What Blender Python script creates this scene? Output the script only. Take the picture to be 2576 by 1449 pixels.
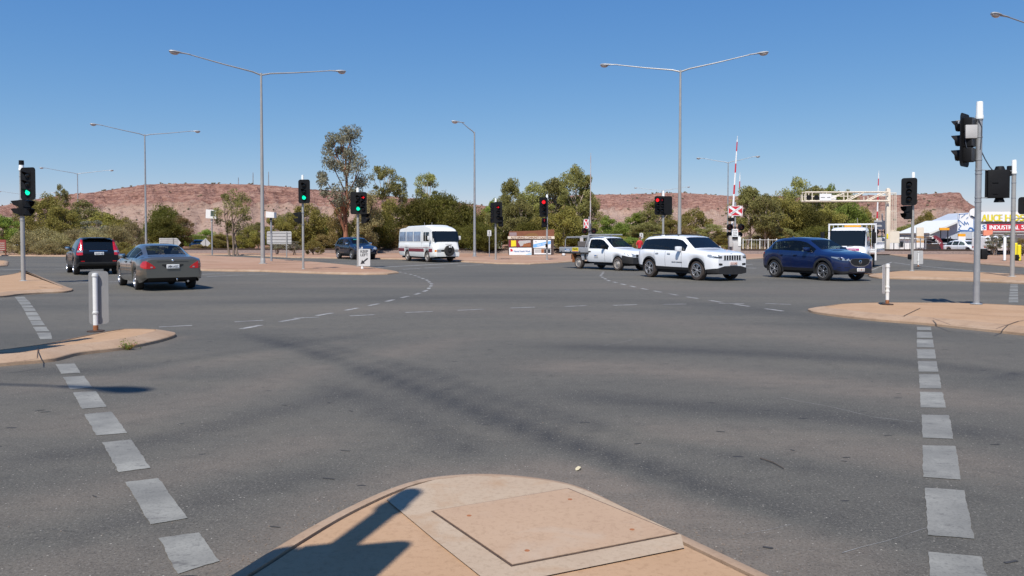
import bpy, bmesh, math, random
import numpy as np
from mathutils import Vector, Matrix, noise as mnoise

random.seed(7)
R = math.radians
for o in list(bpy.data.objects): bpy.data.objects.remove(o)
scene = bpy.context.scene
col = scene.collection

# ------------------------------------------------------------------ camera
CAM_H = 1.62
PITCH = R(1.6)
F = 1932.0            # focal length in units of a 2576 x 1449 picture
CX, HOR = 1288.0, 600.0
V0 = HOR + F * math.tan(PITCH)
cam_d = bpy.data.cameras.new('camera')
cam = bpy.data.objects.new('camera', cam_d); col.objects.link(cam)
cam.location = (0, 0, CAM_H)
cam.rotation_euler = (R(90) - PITCH, 0, 0)
cam_d.sensor_width = 36.0
cam_d.lens = F / 2576 * 36
cam_d.shift_y = -(724.5 - V0) / 2576
cam_d.clip_end = 9000
cam_d.clip_start = 0.1
scene.camera = cam

# ------------------------------------------------------------------ light
SUN_EL, SHADOW_DIR = R(55), R(17)       # shadows point 17 degrees right of straight ahead
world = bpy.data.worlds.new('World'); scene.world = world
world.use_nodes = True
wn = world.node_tree
bg = wn.nodes['Background']
sky = wn.nodes.new('ShaderNodeTexSky')
sky.sky_type = 'NISHITA'; sky.sun_disc = False
sky.sun_elevation = SUN_EL
sky.sun_rotation = R(180) + SHADOW_DIR
sky.altitude = 600; sky.air_density = 1.0; sky.dust_density = 0.0; sky.ozone_density = 6.0
sky_s = wn.nodes.new('ShaderNodeSeparateColor'); sky_c = wn.nodes.new('ShaderNodeCombineColor')
wn.links.new(sky.outputs[0], sky_s.inputs[0])
for i_, (ex_, k_) in enumerate(((1.16, .575), (.78, 1.036), (.40, 2.513))):
    pw_ = wn.nodes.new('ShaderNodeMath'); pw_.operation = 'POWER'; pw_.inputs[1].default_value = ex_
    ml_ = wn.nodes.new('ShaderNodeMath'); ml_.operation = 'MULTIPLY'; ml_.inputs[1].default_value = k_
    wn.links.new(sky_s.outputs[i_], pw_.inputs[0]); wn.links.new(pw_.outputs[0], ml_.inputs[0]); wn.links.new(ml_.outputs[0], sky_c.inputs[i_])
wn.links.new(sky_c.outputs[0], bg.inputs[0])
bg.inputs[1].default_value = 0.105
sun_d = bpy.data.lights.new('sun', 'SUN')
sun_d.energy = 4.5; sun_d.angle = R(0.5); sun_d.color = (1.0, 0.955, 0.89)
sun = bpy.data.objects.new('sun', sun_d); col.objects.link(sun)
sdir = Vector((math.sin(SHADOW_DIR) * math.cos(SUN_EL), math.cos(SHADOW_DIR) * math.cos(SUN_EL), -math.sin(SUN_EL)))
sun.rotation_euler = sdir.to_track_quat('-Z', 'Y').to_euler()
scene.view_settings.view_transform = 'Standard'
scene.view_settings.look = 'None'
scene.view_settings.exposure = 0.3
scene.view_settings.gamma = 1.0

def ray(u, v):
    a, b = (u - CX) / F, (V0 - v) / F
    return Vector((a, math.cos(PITCH) + b * math.sin(PITCH), -math.sin(PITCH) + b * math.cos(PITCH)))
def gnd(u, v, z=0.0):
    d = ray(u, v); t = (z - CAM_H) / d.z
    return Vector((d.x * t, d.y * t, z))
def at(u, v, Y):
    d = ray(u, v); t = Y / d.y
    return Vector((d.x * t, Y, CAM_H + d.z * t))
def zh(v, Y): return at(CX, v, Y).z

# ------------------------------------------------------------------ materials
def lin(r, g, b):
    f = lambda c: (c / 12.92 if c <= .04045 else ((c + .055) / 1.055) ** 2.4)
    return (f(r / 255), f(g / 255), f(b / 255))
def mk(name, c, rough=.5, metal=0., var=0., scale=4., bump=0., bscale=60., emit=0., coat=0., spec=None):
    m = bpy.data.materials.new(name); m.use_nodes = True
    nt = m.node_tree; p = nt.nodes['Principled BSDF']
    c = tuple(c) + (1,)
    p.inputs['Base Color'].default_value = c
    p.inputs['Roughness'].default_value = rough
    p.inputs['Metallic'].default_value = metal
    if spec is not None: p.inputs['Specular IOR Level'].default_value = spec
    if coat:
        p.inputs['Coat Weight'].default_value = coat; p.inputs['Coat Roughness'].default_value = .04
    if emit:
        p.inputs['Emission Color'].default_value = c; p.inputs['Emission Strength'].default_value = emit
    tc = None
    if var or bump:
        tc = nt.nodes.new('ShaderNodeTexCoord')
    if var:
        n = nt.nodes.new('ShaderNodeTexNoise'); n.inputs['Scale'].default_value = scale
        n.inputs['Detail'].default_value = 6; n.inputs['Roughness'].default_value = .65
        nt.links.new(tc.outputs['Object'], n.inputs['Vector'])
        r = nt.nodes.new('ShaderNodeMapRange')
        r.inputs[1].default_value = .3; r.inputs[2].default_value = .7
        nt.links.new(n.outputs[0], r.inputs[0])
        x = nt.nodes.new('ShaderNodeMix'); x.data_type = 'RGBA'
        x.inputs[6].default_value = tuple(k * (1 - var) for k in c[:3]) + (1,)
        x.inputs[7].default_value = tuple(min(1, k * (1 + var)) for k in c[:3]) + (1,)
        nt.links.new(r.outputs[0], x.inputs[0]); nt.links.new(x.outputs[2], p.inputs['Base Color'])
    if bump:
        n2 = nt.nodes.new('ShaderNodeTexNoise'); n2.inputs['Scale'].default_value = bscale; n2.inputs['Detail'].default_value = 4
        nt.links.new(tc.outputs['Object'], n2.inputs['Vector'])
        b = nt.nodes.new('ShaderNodeBump'); b.inputs['Strength'].default_value = bump; b.inputs['Distance'].default_value = .02
        nt.links.new(n2.outputs[0], b.inputs['Height']); nt.links.new(b.outputs[0], p.inputs['Normal'])
    return m
M = {}
M['galv'] = mk('galvanised', (.31, .32, .33), .5, .25, .16, 3)
M['pole'] = mk('pole_grey', (.36, .35, .33), .5, .2, .14, 1.2)
M['cap'] = mk('cap_white', (.78, .79, .76), .5, 0, .05)
M['black'] = mk('black_plastic', (.009, .009, .010), .6, 0, .3, 3, spec=.2)
M['blackm'] = mk('black_matte', (.008, .008, .009), .8)
M['panelgrey'] = mk('weathered_panel', (.25, .245, .24), .6, 0, .08, 4)
M['signoff'] = mk('weathered_white', (.56, .56, .55), .5, 0, .05, 3)
M['white'] = mk('white_paint', (.74, .73, .70), .45, 0, .06, 6)
M['cream'] = mk('cream_paint', (.72, .64, .52), .5, 0, .06, 2)
M['signgrey'] = mk('sign_back', (.46, .445, .43), .55, .0, .08, 3)
M['rust'] = mk('rust', (.30, .11, .04), .85, 0, .3, 20)
M['tyre'] = mk('rubber', (.022, .020, .019), .8, 0, .2, 20)
M['tyred'] = mk('rubber_dusty', (.055, .042, .035), .85, 0, .25, 10)
M['rim'] = mk('alloy', (.62, .62, .63), .25, .9)
M['steelrim'] = mk('steel_rim', (.42, .38, .34), .5, .5, .2, 10)
M['glass'] = None
M['glassb'] = None
M['chrome'] = mk('chrome', (.75, .75, .76), .12, 1.)
M['pwhite'] = mk('paint_white', (.80, .80, .80), .3, 0, 0, coat=1.)
M['pblue'] = mk('paint_blue', (.005, .015, .070), .28, .2, 0, coat=1.)
M['pgrey'] = mk('paint_grey', (.150, .145, .125), .30, .65, 0, coat=1.)
M['pblack'] = mk('paint_black', (.004, .004, .006), .25, 0, 0, coat=.35, spec=.3)
M['pnavy'] = mk('paint_navy', (.003, .006, .020), .25, .1, 0, coat=1.)
M['pbus'] = mk('paint_bus', (.78, .77, .73), .35, 0, .03, 1.5, coat=.4)
M['maroon'] = mk('maroon', (.20, .025, .04), .4, coat=.3)
M['cladding'] = mk('cladding', (.022, .021, .021), .65, 0, .2, 8)
M['dust'] = mk('dusty_underbody', (.05, .03, .022), .9, 0, .3, 5)
M['redlens'] = mk('red_lens', (.46, .009, .013), .12, coat=1.)
M['amber'] = mk('amber_lens', (.75, .25, .02), .15, coat=1.)
M['clear'] = mk('clear_lens', (.36, .38, .40), .10, .4, coat=1.)
M['plate'] = mk('plate_white', (.78, .78, .76), .4)
M['platep'] = mk('plate_pink', (.74, .60, .56), .4)
M['ink'] = mk('ink', (.02, .02, .025), .6)
M['alum'] = mk('tray_aluminium', (.36, .36, .365), .5, .1, .12, 4)
M['green_on'] = mk('green_lamp', (.0, .80, .42), .3, emit=1.15)
M['red_on'] = mk('red_lamp', (1., .012, .02), .3, emit=1.0)
M['red_dim'] = mk('red_lamp_dim', (.42, .01, .02), .3, emit=.3)
M['lens_off'] = mk('lens_off', (.012, .010, .010), .25)
M['lamp'] = mk('lamp_bowl', (.50, .42, .38), .15, .1, coat=.6)
M['red'] = mk('sign_red', (.55, .03, .045), .45)
M['yellow'] = mk('yellow', (.80, .66, .02), .5, 0, .06)
M['orange'] = mk('orange', (.80, .36, .02), .5, 0, .06)
M['salmon'] = mk('salmon', (.80, .28, .17), .55)
M['signwhite'] = mk('sign_white', (.80, .80, .79), .5)
M['signblue'] = mk('sign_blue', (.03, .14, .38), .5)
M['skyblue'] = mk('poster_blue', (.18, .44, .80), .5)
M['brown'] = mk('sign_brown', (.20, .075, .035), .7, 0, .2, 1.5)
M['dkbrown'] = mk('frame_brown', (.075, .05, .042), .8, 0, .15, 3)
M['shed'] = mk('shed_grey', (.44, .48, .53), .6, 0, .05, 1.)
M['shedroof'] = mk('roof_cream', (.70, .70, .66), .5, 0, .05)
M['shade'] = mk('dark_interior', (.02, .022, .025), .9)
M['greenfence'] = mk('green_fence', (.36, .45, .38), .7, 0, .08, 1.)
M['palefence'] = mk('pale_fence', (.52, .50, .47), .7, 0, .1, 1.)
M['hose'] = mk('cable', (.05, .06, .08), .6)
M['magenta'] = mk('magenta', (.32, .02, .14), .5)
M['shirt'] = mk('red_shirt', (.55, .02, .03), .8)
M['skin'] = mk('skin', (.30, .16, .10), .6)
M['trouser'] = mk('trousers', (.03, .035, .05), .85)
M['leaflitter'] = mk('dry_leaf', (.58, .50, .32), .8)

def mat_glass(name, tint, clear):
    m = bpy.data.materials.new(name); m.use_nodes = True
    nt = m.node_tree; p = nt.nodes['Principled BSDF']; out = nt.nodes['Material Output']
    p.inputs['Base Color'].default_value = (.006, .008, .010, 1); p.inputs['Roughness'].default_value = .03; p.inputs['Specular IOR Level'].default_value = .6
    t = nt.nodes.new('ShaderNodeBsdfTransparent'); t.inputs[0].default_value = tint + (1,)
    x = nt.nodes.new('ShaderNodeMixShader'); x.inputs[0].default_value = clear
    nt.links.new(p.outputs[0], x.inputs[1]); nt.links.new(t.outputs[0], x.inputs[2]); nt.links.new(x.outputs[0], out.inputs[0]); return m
M['glass'] = mat_glass('tinted_glass', (.62, .74, .72), .50)
M['glassb'] = mat_glass('clear_car_glass', (.72, .80, .80), .60)
M['glassd'] = mat_glass('dark_tinted_glass', (.4, .45, .5), .14)
def two_sided(k):
    m = M[k]; nt = m.node_tree; p = nt.nodes['Principled BSDF']; out = nt.nodes['Material Output']
    g = nt.nodes.new('ShaderNodeNewGeometry'); d = nt.nodes.new('ShaderNodeBsdfDiffuse'); d.inputs[0].default_value = (.035, .033, .031, 1)
    x = nt.nodes.new('ShaderNodeMixShader'); nt.links.new(g.outputs['Backfacing'], x.inputs[0]); nt.links.new(p.outputs[0], x.inputs[1]); nt.links.new(d.outputs[0], x.inputs[2]); nt.links.new(x.outputs[0], out.inputs[0])
for k_ in ('pwhite', 'pblue', 'pgrey', 'pblack', 'pnavy', 'pbus'): two_sided(k_)     # painted outside, dark trim inside
def nodes(m): return m.node_tree, m.node_tree.nodes, m.node_tree.links
def N(nt, t, **kw):
    n = nt.nodes.new(t)
    for k, v in kw.items(): setattr(n, k, v)
    return n
def ramp(nt, src, stops):
    r = N(nt, 'ShaderNodeValToRGB'); e = r.color_ramp.elements
    while len(e) < len(stops): e.new(.5)
    for i, (p, c) in enumerate(stops):
        e[i].position = p; e[i].color = tuple(c) + (1,)
    nt.links.new(src, r.inputs[0]); return r.outputs[0]
def noise_n(nt, vec, scale, detail=6, rough=.6, dist=0.):
    n = N(nt, 'ShaderNodeTexNoise'); n.inputs['Scale'].default_value = scale
    n.inputs['Detail'].default_value = detail; n.inputs['Roughness'].default_value = rough
    n.inputs['Distortion'].default_value = dist
    if vec is not None: nt.links.new(vec, n.inputs['Vector'])
    return n.outputs[0]
def mixc(nt, f, a, b, blend='MIX'):
    x = N(nt, 'ShaderNodeMix', data_type='RGBA', blend_type=blend)
    for s, i in ((f, 0), (a, 6), (b, 7)):
        if hasattr(s, 'is_linked') or hasattr(s, 'links'): nt.links.new(s, x.inputs[i])
        elif i == 0: x.inputs[0].default_value = s
        else: x.inputs[i].default_value = tuple(s) + (1,)
    return x.outputs[2]
def rng(nt, s, a, b, c=0., d=1.):
    r = N(nt, 'ShaderNodeMapRange'); r.inputs[1].default_value = a; r.inputs[2].default_value = b
    r.inputs[3].default_value = c; r.inputs[4].default_value = d
    nt.links.new(s, r.inputs[0]); return r.outputs[0]
def mapping(nt, vec, sc=(1, 1, 1), rot=(0, 0, 0)):
    m = N(nt, 'ShaderNodeMapping'); m.inputs['Scale'].default_value = sc; m.inputs['Rotation'].default_value = rot
    nt.links.new(vec, m.inputs[0]); return m.outputs[0]
def bump_n(nt, h, strength, dist=.02):
    b = N(nt, 'ShaderNodeBump'); b.inputs['Strength'].default_value = strength; b.inputs['Distance'].default_value = dist
    nt.links.new(h, b.inputs['Height']); return b.outputs[0]

def mat_asphalt():
    m = bpy.data.materials.new('asphalt'); m.use_nodes = True
    nt = m.node_tree; p = nt.nodes['Principled BSDF']
    tc = N(nt, 'ShaderNodeTexCoord').outputs['Object']
    w = N(nt, 'ShaderNodeAttribute', attribute_name='wear')     # + dusty, - dark tyre tracks and one smudge
    big = noise_n(nt, mapping(nt, tc, (.10, .45, 1), (0, 0, R(-6))), 1., 5, .6, .4)
    base = ramp(nt, big, [(.30, (.095, .090, .077)), (.50, (.120, .111, .093)), (.72, (.152, .136, .108))])
    n3 = noise_n(nt, mapping(nt, tc, (.5, 1.6, 1)), 1.6, 7, .72)
    wv = N(nt, 'ShaderNodeMath', operation='MULTIPLY'); nt.links.new(w.outputs['Fac'], wv.inputs[0]); nt.links.new(rng(nt, n3, .32, .66, .55, 1.35), wv.inputs[1])
    dusty = rng(nt, wv.outputs[0], 0., 1.)
    dark = rng(nt, w.outputs['Fac'], 0., -1.)
    c = mixc(nt, dusty, base, (.182, .152, .122))
    c = mixc(nt, dark, c, (.050, .049, .047))
    mot = noise_n(nt, tc, 5., 6, .72)
    c = mixc(nt, 1.0, c, ramp(nt, mot, [(.30, (.80, .80, .81)), (.52, (1, 1, 1)), (.74, (1, 1, 1))]), 'MULTIPLY')
    fine = noise_n(nt, tc, 62., 4, .8)
    c = mixc(nt, 1.0, c, ramp(nt, fine, [(.38, (.55, .55, .56)), (.48, (.93, .93, .93)), (.56, (1, 1, 1))]), 'MULTIPLY')
    lite = noise_n(nt, tc, 48., 4, .8)
    c = mixc(nt, rng(nt, lite, .555, .64, 0, .7), c, (.235, .215, .185))
    v2 = N(nt, 'ShaderNodeTexVoronoi'); v2.inputs['Scale'].default_value = 2.3; nt.links.new(mapping(nt, tc, (.55, 1.5, 1)), v2.inputs['Vector'])
    pit = N(nt, 'ShaderNodeMath', operation='LESS_THAN'); pit.inputs[1].default_value = .060; nt.links.new(v2.outputs['Distance'], pit.inputs[0])
    c = mixc(nt, pit.outputs[0], c, (.035, .034, .034))
    v = N(nt, 'ShaderNodeTexVoronoi'); v.inputs['Scale'].default_value = 26.; nt.links.new(tc, v.inputs['Vector'])
    spk = N(nt, 'ShaderNodeMath', operation='LESS_THAN'); spk.inputs[1].default_value = .12; nt.links.new(v.outputs['Distance'], spk.inputs[0])
    sel = N(nt, 'ShaderNodeMath', operation='GREATER_THAN'); sel.inputs[1].default_value = .72
    nt.links.new(v.outputs['Color'], sel.inputs[0])
    an = N(nt, 'ShaderNodeMath', operation='MULTIPLY'); nt.links.new(spk.outputs[0], an.inputs[0]); nt.links.new(sel.outputs[0], an.inputs[1])
    c = mixc(nt, an.outputs[0], c, (.36, .33, .28))
    nt.links.new(c, p.inputs['Base Color'])
    p.inputs['Roughness'].default_value = .82; p.inputs['Specular IOR Level'].default_value = .25
    nt.links.new(bump_n(nt, noise_n(nt, tc, 75., 4, .8), .7, .010), p.inputs['Normal'])
    return m
M['asphalt'] = mat_asphalt()

def mat_ground(name, a, b, c3, sc=.15, fine=14., bump=.5, stain=None):
    m = bpy.data.materials.new(name); m.use_nodes = True
    nt = m.node_tree; p = nt.nodes['Principled BSDF']
    tc = N(nt, 'ShaderNodeTexCoord').outputs['Object']
    c = ramp(nt, noise_n(nt, tc, sc, 8, .62), [(.30, a), (.52, b), (.72, c3)])
    c = mixc(nt, 1., c, ramp(nt, noise_n(nt, tc, fine, 6, .7), [(.36, (.86, .845, .83)), (.50, (1, 1, 1)), (.8, (1, 1, 1))]), 'MULTIPLY')
    if stain:
        c = mixc(nt, rng(nt, noise_n(nt, tc, stain[1], 5, .6, .6), .52, .66, 0, stain[2]), c, stain[0])
    nt.links.new(c, p.inputs['Base Color']); p.inputs['Roughness'].default_value = .92
    p.inputs['Specular IOR Level'].default_value = .15
    nt.links.new(bump_n(nt, noise_n(nt, tc, fine * 4, 5, .7), bump, .012), p.inputs['Normal'])
    return m
M['dirt'] = mat_ground('dirt', (0.315, 0.180, 0.112), (0.375, 0.232, 0.158), (0.420, 0.285, 0.203), .12, 2.5, .6, ((0.225, 0.143, 0.083), .35, .5))
M['redearth'] = mat_ground('red_earth', (0.270, 0.128, 0.075), (0.315, 0.165, 0.105), (0.345, 0.210, 0.135), .05, 1.5, .5, ((0.150, 0.128, 0.060), .2, .6))
M['pave'] = mat_ground('tan_concrete', (0.379, 0.240, 0.140), (0.412, 0.264, 0.160), (0.434, 0.291, 0.187), .9, 24., .25, ((0.310, 0.189, 0.109), 2.2, .35))
M['kerb'] = mat_ground('kerb_concrete', (0.323, 0.217, 0.143), (0.367, 0.255, 0.173), (0.398, 0.292, 0.210), 1.4, 30., .3, ((0.225, 0.150, 0.098), 3., .45))
M['slab'] = mat_ground('pale_concrete', (0.375, 0.277, 0.195), (0.413, 0.315, 0.225), (0.435, 0.345, 0.255), 1.2, 30., .25, ((0.352, 0.225, 0.135), 2.5, .6))
M['lid'] = mat_ground('lid_concrete', (0.382, 0.259, 0.174), (0.412, 0.284, 0.189), (0.428, 0.303, 0.210), 1.0, 40., .2, ((0.421, 0.331, 0.250), 2.2, .5))
M['groove'] = mk('groove_dirt', (.075, .045, .03), .95, 0, .3, 20)

def mat_paintline():
    m = bpy.data.materials.new('worn_line_paint'); m.use_nodes = True
    nt = m.node_tree; p = nt.nodes['Principled BSDF']
    tc = N(nt, 'ShaderNodeTexCoord').outputs['Object']
    c = ramp(nt, noise_n(nt, tc, 1.6, 6, .65), [(.3, (.150, .145, .128)), (.5, (.205, .198, .174)), (.7, (.285, .275, .24))])
    c = mixc(nt, rng(nt, noise_n(nt, mapping(nt, tc, (1, 2.2, 1)), 5., 9, .8), .55, .64, 0, .85), c, (.105, .098, .088))
    c = mixc(nt, 1.0, c, ramp(nt, noise_n(nt, tc, 60., 4, .8), [(.38, (.76, .76, .76)), (.48, (1, 1, 1)), (.6, (1, 1, 1))]), 'MULTIPLY')
    nt.links.new(c, p.inputs['Base Color']); p.inputs['Roughness'].default_value = .75
    return m
M['line'] = mat_paintline()
M['linew'] = None

def mat_faint():
    m = bpy.data.materials.new('faded_lane_paint'); m.use_nodes = True
    nt = m.node_tree; p = nt.nodes['Principled BSDF']
    tc = N(nt, 'ShaderNodeTexCoord').outputs['Object']
    c = ramp(nt, noise_n(nt, tc, 1.1, 5, .6), [(.3, (.24, .235, .225)), (.7, (.40, .39, .37))])
    c = mixc(nt, rng(nt, noise_n(nt, tc, 5.5, 8, .8), .47, .60, 0, .85), c, (.12, .112, .10))
    nt.links.new(c, p.inputs['Base Color']); p.inputs['Roughness'].default_value = .8
    return m
M['linew'] = mat_faint()

def mat_leaf(name, a, b, trans=.42):
    m = bpy.data.materials.new(name); m.use_nodes = True
    nt = m.node_tree; p = nt.nodes['Principled BSDF']; out = nt.nodes['Material Output']
    g = N(nt, 'ShaderNodeNewGeometry'); oi = N(nt, 'ShaderNodeObjectInfo')
    tc = N(nt, 'ShaderNodeTexCoord').outputs['Object']
    f = noise_n(nt, tc, .55, 3, .6)
    s = N(nt, 'ShaderNodeMath', operation='ADD'); nt.links.new(rng(nt, f, .3, .7, 0, .6), s.inputs[0])
    nt.links.new(rng(nt, g.outputs['Random Per Island'], 0, 1, 0, .4), s.inputs[1])
    c = mixc(nt, s.outputs[0], a, b)
    h = N(nt, 'ShaderNodeHueSaturation'); nt.links.new(c, h.inputs['Color'])
    nt.links.new(rng(nt, oi.outputs['Random'], 0, 1, .487, .513), h.inputs['Hue'])
    nt.links.new(rng(nt, oi.outputs['Random'], 0, 1, .8, 1.25), h.inputs['Value'])
    nt.links.new(h.outputs[0], p.inputs['Base Color']); p.inputs['Roughness'].default_value = .6
    p.inputs['Specular IOR Level'].default_value = .25
    t = N(nt, 'ShaderNodeBsdfTranslucent'); nt.links.new(h.outputs[0], t.inputs[0])
    x = N(nt, 'ShaderNodeMixShader'); x.inputs[0].default_value = trans
    nt.links.new(p.outputs[0], x.inputs[1]); nt.links.new(t.outputs[0], x.inputs[2]); nt.links.new(x.outputs[0], out.inputs[0])
    return m
M['leaf_gum'] = mat_leaf('leaf_gum', (0.166, 0.167, 0.052), (0.390, 0.361, 0.121))
M['leaf_grey'] = mat_leaf('leaf_grey', (.175, .170, .110), (.350, .335, .235))
M['leaf_dark'] = mat_leaf('leaf_dark', (0.078, 0.085, 0.016), (0.205, 0.185, 0.035))
M['leaf_olive'] = mat_leaf('leaf_olive', (0.185, 0.167, 0.040), (0.390, 0.326, 0.086))
M['leaf_green'] = mat_leaf('leaf_green', (0.146, 0.202, 0.035), (0.332, 0.387, 0.081))
M['leaf_shrub'] = mat_leaf('leaf_shrub', (0.234, 0.194, 0.086), (0.429, 0.352, 0.167))
M['leaf_rust'] = mat_leaf('leaf_rust', (0.192, 0.136, 0.048), (0.336, 0.232, 0.096))
M['bark'] = mk('bark', (.26, .19, .14), .9, 0, .35, 3)
M['barkred'] = mk('bark_red', (.26, .11, .062), .9, 0, .3, 2)
M['barkpale'] = mk('bark_pale', (.50, .40, .31), .85, 0, .25, 3)
M['barkdark'] = mk('bark_dark', (.08, .06, .045), .9, 0, .35, 3)

# ------------------------------------------------------------------ mesh builder
class MB:
    def __init__(s): s.v, s.f, s.m = [], [], []
    def add(s, vs, fs, mi=0):
        b = len(s.v); s.v += [tuple(v) for v in vs]
        s.f += [tuple(b + i for i in f) for f in fs]; s.m += [mi] * len(fs); return s
    def box(s, c, size, mi=0, rz=0., M4=None, taper=None):
        x, y, z = (k / 2 for k in size); t = taper or (1, 1)
        vs = [Vector((i * x * (t[0] if k > 0 else 1), j * y * (t[1] if k > 0 else 1), k * z)) for k in (-1, 1) for j in (-1, 1) for i in (-1, 1)]
        if rz: q = Matrix.Rotation(rz, 3, 'Z'); vs = [q @ v for v in vs]
        if M4: vs = [M4 @ v for v in vs]
        c = Vector(c); vs = [v + c for v in vs]
        return s.add(vs, [(0, 2, 3, 1), (4, 5, 7, 6), (0, 1, 5, 4), (2, 6, 7, 3), (0, 4, 6, 2), (1, 3, 7, 5)], mi)
    def bbox(s, c, size, bev=.02, mi=0, rz=0.):
        """box with bevelled vertical and horizontal edges"""
        bm = bmesh.new(); bmesh.ops.create_cube(bm, size=1.)
        for v in bm.verts: v.co = Vector((v.co.x * size[0], v.co.y * size[1], v.co.z * size[2]))
        bmesh.ops.bevel(bm, geom=list(bm.edges), offset=min(bev, min(size) * .45), segments=2, affect='EDGES', profile=.6)
        q = Matrix.Rotation(rz, 3, 'Z'); c = Vector(c)
        bm.verts.index_update()
        s.add([q @ v.co + c for v in bm.verts], [[v.index for v in f.verts] for f in bm.faces], mi); bm.free(); return s
    def cyl(s, p0, p1, r0, r1=None, n=12, caps=True, mi=0):
        p0, p1 = Vector(p0), Vector(p1); r1 = r0 if r1 is None else r1
        d = (p1 - p0).normalized(); a = d.orthogonal().normalized(); b = d.cross(a)
        vs = []
        for p, r in ((p0, r0), (p1, r1)):
            vs += [p + (a * math.cos(2 * math.pi * i / n) + b * math.sin(2 * math.pi * i / n)) * r for i in range(n)]
        fs = [(i, (i + 1) % n, n + (i + 1) % n, n + i) for i in range(n)]
        if caps: fs += [tuple(range(n - 1, -1, -1)), tuple(range(n, 2 * n))]
        return s.add(vs, fs, mi)
    def tube(s, pts, rs, n=8, mi=0, caps=True):
        pts = [Vector(p) for p in pts]
        if not hasattr(rs, '__len__'): rs = [rs] * len(pts)
        vs, fs = [], []; a = None
        for k, p in enumerate(pts):
            d = (pts[min(k + 1, len(pts) - 1)] - pts[max(k - 1, 0)]).normalized()
            if a is None: a = d.orthogonal().normalized()
            a = (a - d * a.dot(d)).normalized(); b = d.cross(a)
            vs += [p + (a * math.cos(2 * math.pi * i / n) + b * math.sin(2 * math.pi * i / n)) * rs[k] for i in range(n)]
            if k: fs += [((k - 1) * n + i, (k - 1) * n + (i + 1) % n, k * n + (i + 1) % n, k * n + i) for i in range(n)]
        if caps: fs += [tuple(range(n - 1, -1, -1)), tuple(range((len(pts) - 1) * n, len(pts) * n))]
        return s.add(vs, fs, mi)
    def lathe(s, prof, c=(0, 0, 0), axis='Z', n=20, mi=0, a0=0., a1=2 * math.pi):
        """prof: list of (radius, height); axis Z or Y"""
        full = abs(a1 - a0 - 2 * math.pi) < 1e-6
        k = n if full else n + 1; vs, fs = [], []; c = Vector(c)
        for r, h in prof:
            for i in range(k):
                t = a0 + (a1 - a0) * i / n; x, y = r * math.cos(t), r * math.sin(t)
                vs.append(c + (Vector((x, y, h)) if axis == 'Z' else Vector((x, -h, y)) if axis == 'Y' else Vector((h, x, y))))
        for q in range(len(prof) - 1):
            for i in range(n):
                j = (i + 1) % k
                fs.append((q * k + i, q * k + j, (q + 1) * k + j, (q + 1) * k + i))
        return s.add(vs, fs, mi)
    def prism(s, poly, y0, y1, mi=0, plane='XZ'):
        """polygon in XZ (or XY) extruded from y0 to y1"""
        n = len(poly)
        f = (lambda p, t: (p[0], t, p[1])) if plane == 'XZ' else (lambda p, t: (p[0], p[1], t)) if plane == 'XY' else (lambda p, t: (t, p[0], p[1]))
        vs = [f(p, y0) for p in poly] + [f(p, y1) for p in poly]
        fs = [tuple(range(n)), tuple(range(2 * n - 1, n - 1, -1))] + [(i, n + i, n + (i + 1) % n, (i + 1) % n) for i in range(n)]
        return s.add(vs, fs, mi)
    def ell(s, c, r, nu=12, nv=8, mi=0):
        vs, fs = [], []; c = Vector(c)
        for j in range(nv + 1):
            a = math.pi * j / nv
            for i in range(nu):
                b = 2 * math.pi * i / nu
                vs.append(c + Vector((r[0] * math.sin(a) * math.cos(b), r[1] * math.sin(a) * math.sin(b), r[2] * math.cos(a))))
        for j in range(nv):
            for i in range(nu): fs.append((j * nu + i, (j + 1) * nu + i, (j + 1) * nu + (i + 1) % nu, j * nu + (i + 1) % nu))
        return s.add(vs, fs, mi)
    def mesh(s, name, mats, smooth=35, fixn=True):
        me = bpy.data.meshes.new(name); me.from_pydata(s.v, [], s.f)
        mats = mats if isinstance(mats, (list, tuple)) else [mats]
        for m in mats: me.materials.append(M[m] if isinstance(m, str) else m)
        if len(mats) > 1: me.polygons.foreach_set('material_index', s.m)
        if fixn:
            bm = bmesh.new(); bm.from_mesh(me); bmesh.ops.recalc_face_normals(bm, faces=bm.faces); bm.to_mesh(me); bm.free()
        if smooth:
            me.polygons.foreach_set('use_smooth', [True] * len(me.polygons)); me.set_sharp_from_angle(angle=R(smooth))
        me.update(); return me
    def build(s, name, mats, parent=None, smooth=35, fixn=True, loc=None, rz=0., **tags):
        o = bpy.data.objects.new(name, s.mesh(name, mats, smooth, fixn)); col.objects.link(o)
        if parent: o.parent = parent
        if loc is not None: o.location = loc
        if rz: o.rotation_euler = (0, 0, rz)
        for k, v in tags.items(): o[k] = v
        return o
def thing(name, label, cat, loc=(0, 0, 0), rz=0., group=None):
    o = bpy.data.objects.new(name, None); col.objects.link(o); o.empty_display_size = .3
    o.location = loc; o.rotation_euler = (0, 0, rz); o['label'] = label; o['category'] = cat
    if group: o['group'] = group
    return o
def struct(o): o['kind'] = 'structure'; return o
def dup(root, loc, rz=0., label=None, group=None, scale=None):
    r = root.copy(); col.objects.link(r); r.location = loc; r.rotation_euler = (0, 0, rz)
    if label: r['label'] = label
    if group: r['group'] = group
    if scale: r.scale = scale
    for ch in list(root.children):
        c = ch.copy(); col.objects.link(c); c.parent = r
        for g in list(ch.children):
            d = g.copy(); col.objects.link(d); d.parent = c
    return r
def rrect(w, h, r, cx=0., cz=0., n=5):
    pts = []
    for (sx, sz, a0) in ((1, 1, 0), (-1, 1, 90), (-1, -1, 180), (1, -1, 270)):
        for i in range(n + 1):
            a = R(a0 + 90 * i / n)
            pts.append((cx + sx * (w / 2 - r) + r * math.cos(a), cz + sz * (h / 2 - r) + r * math.sin(a)))
    return pts
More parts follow.
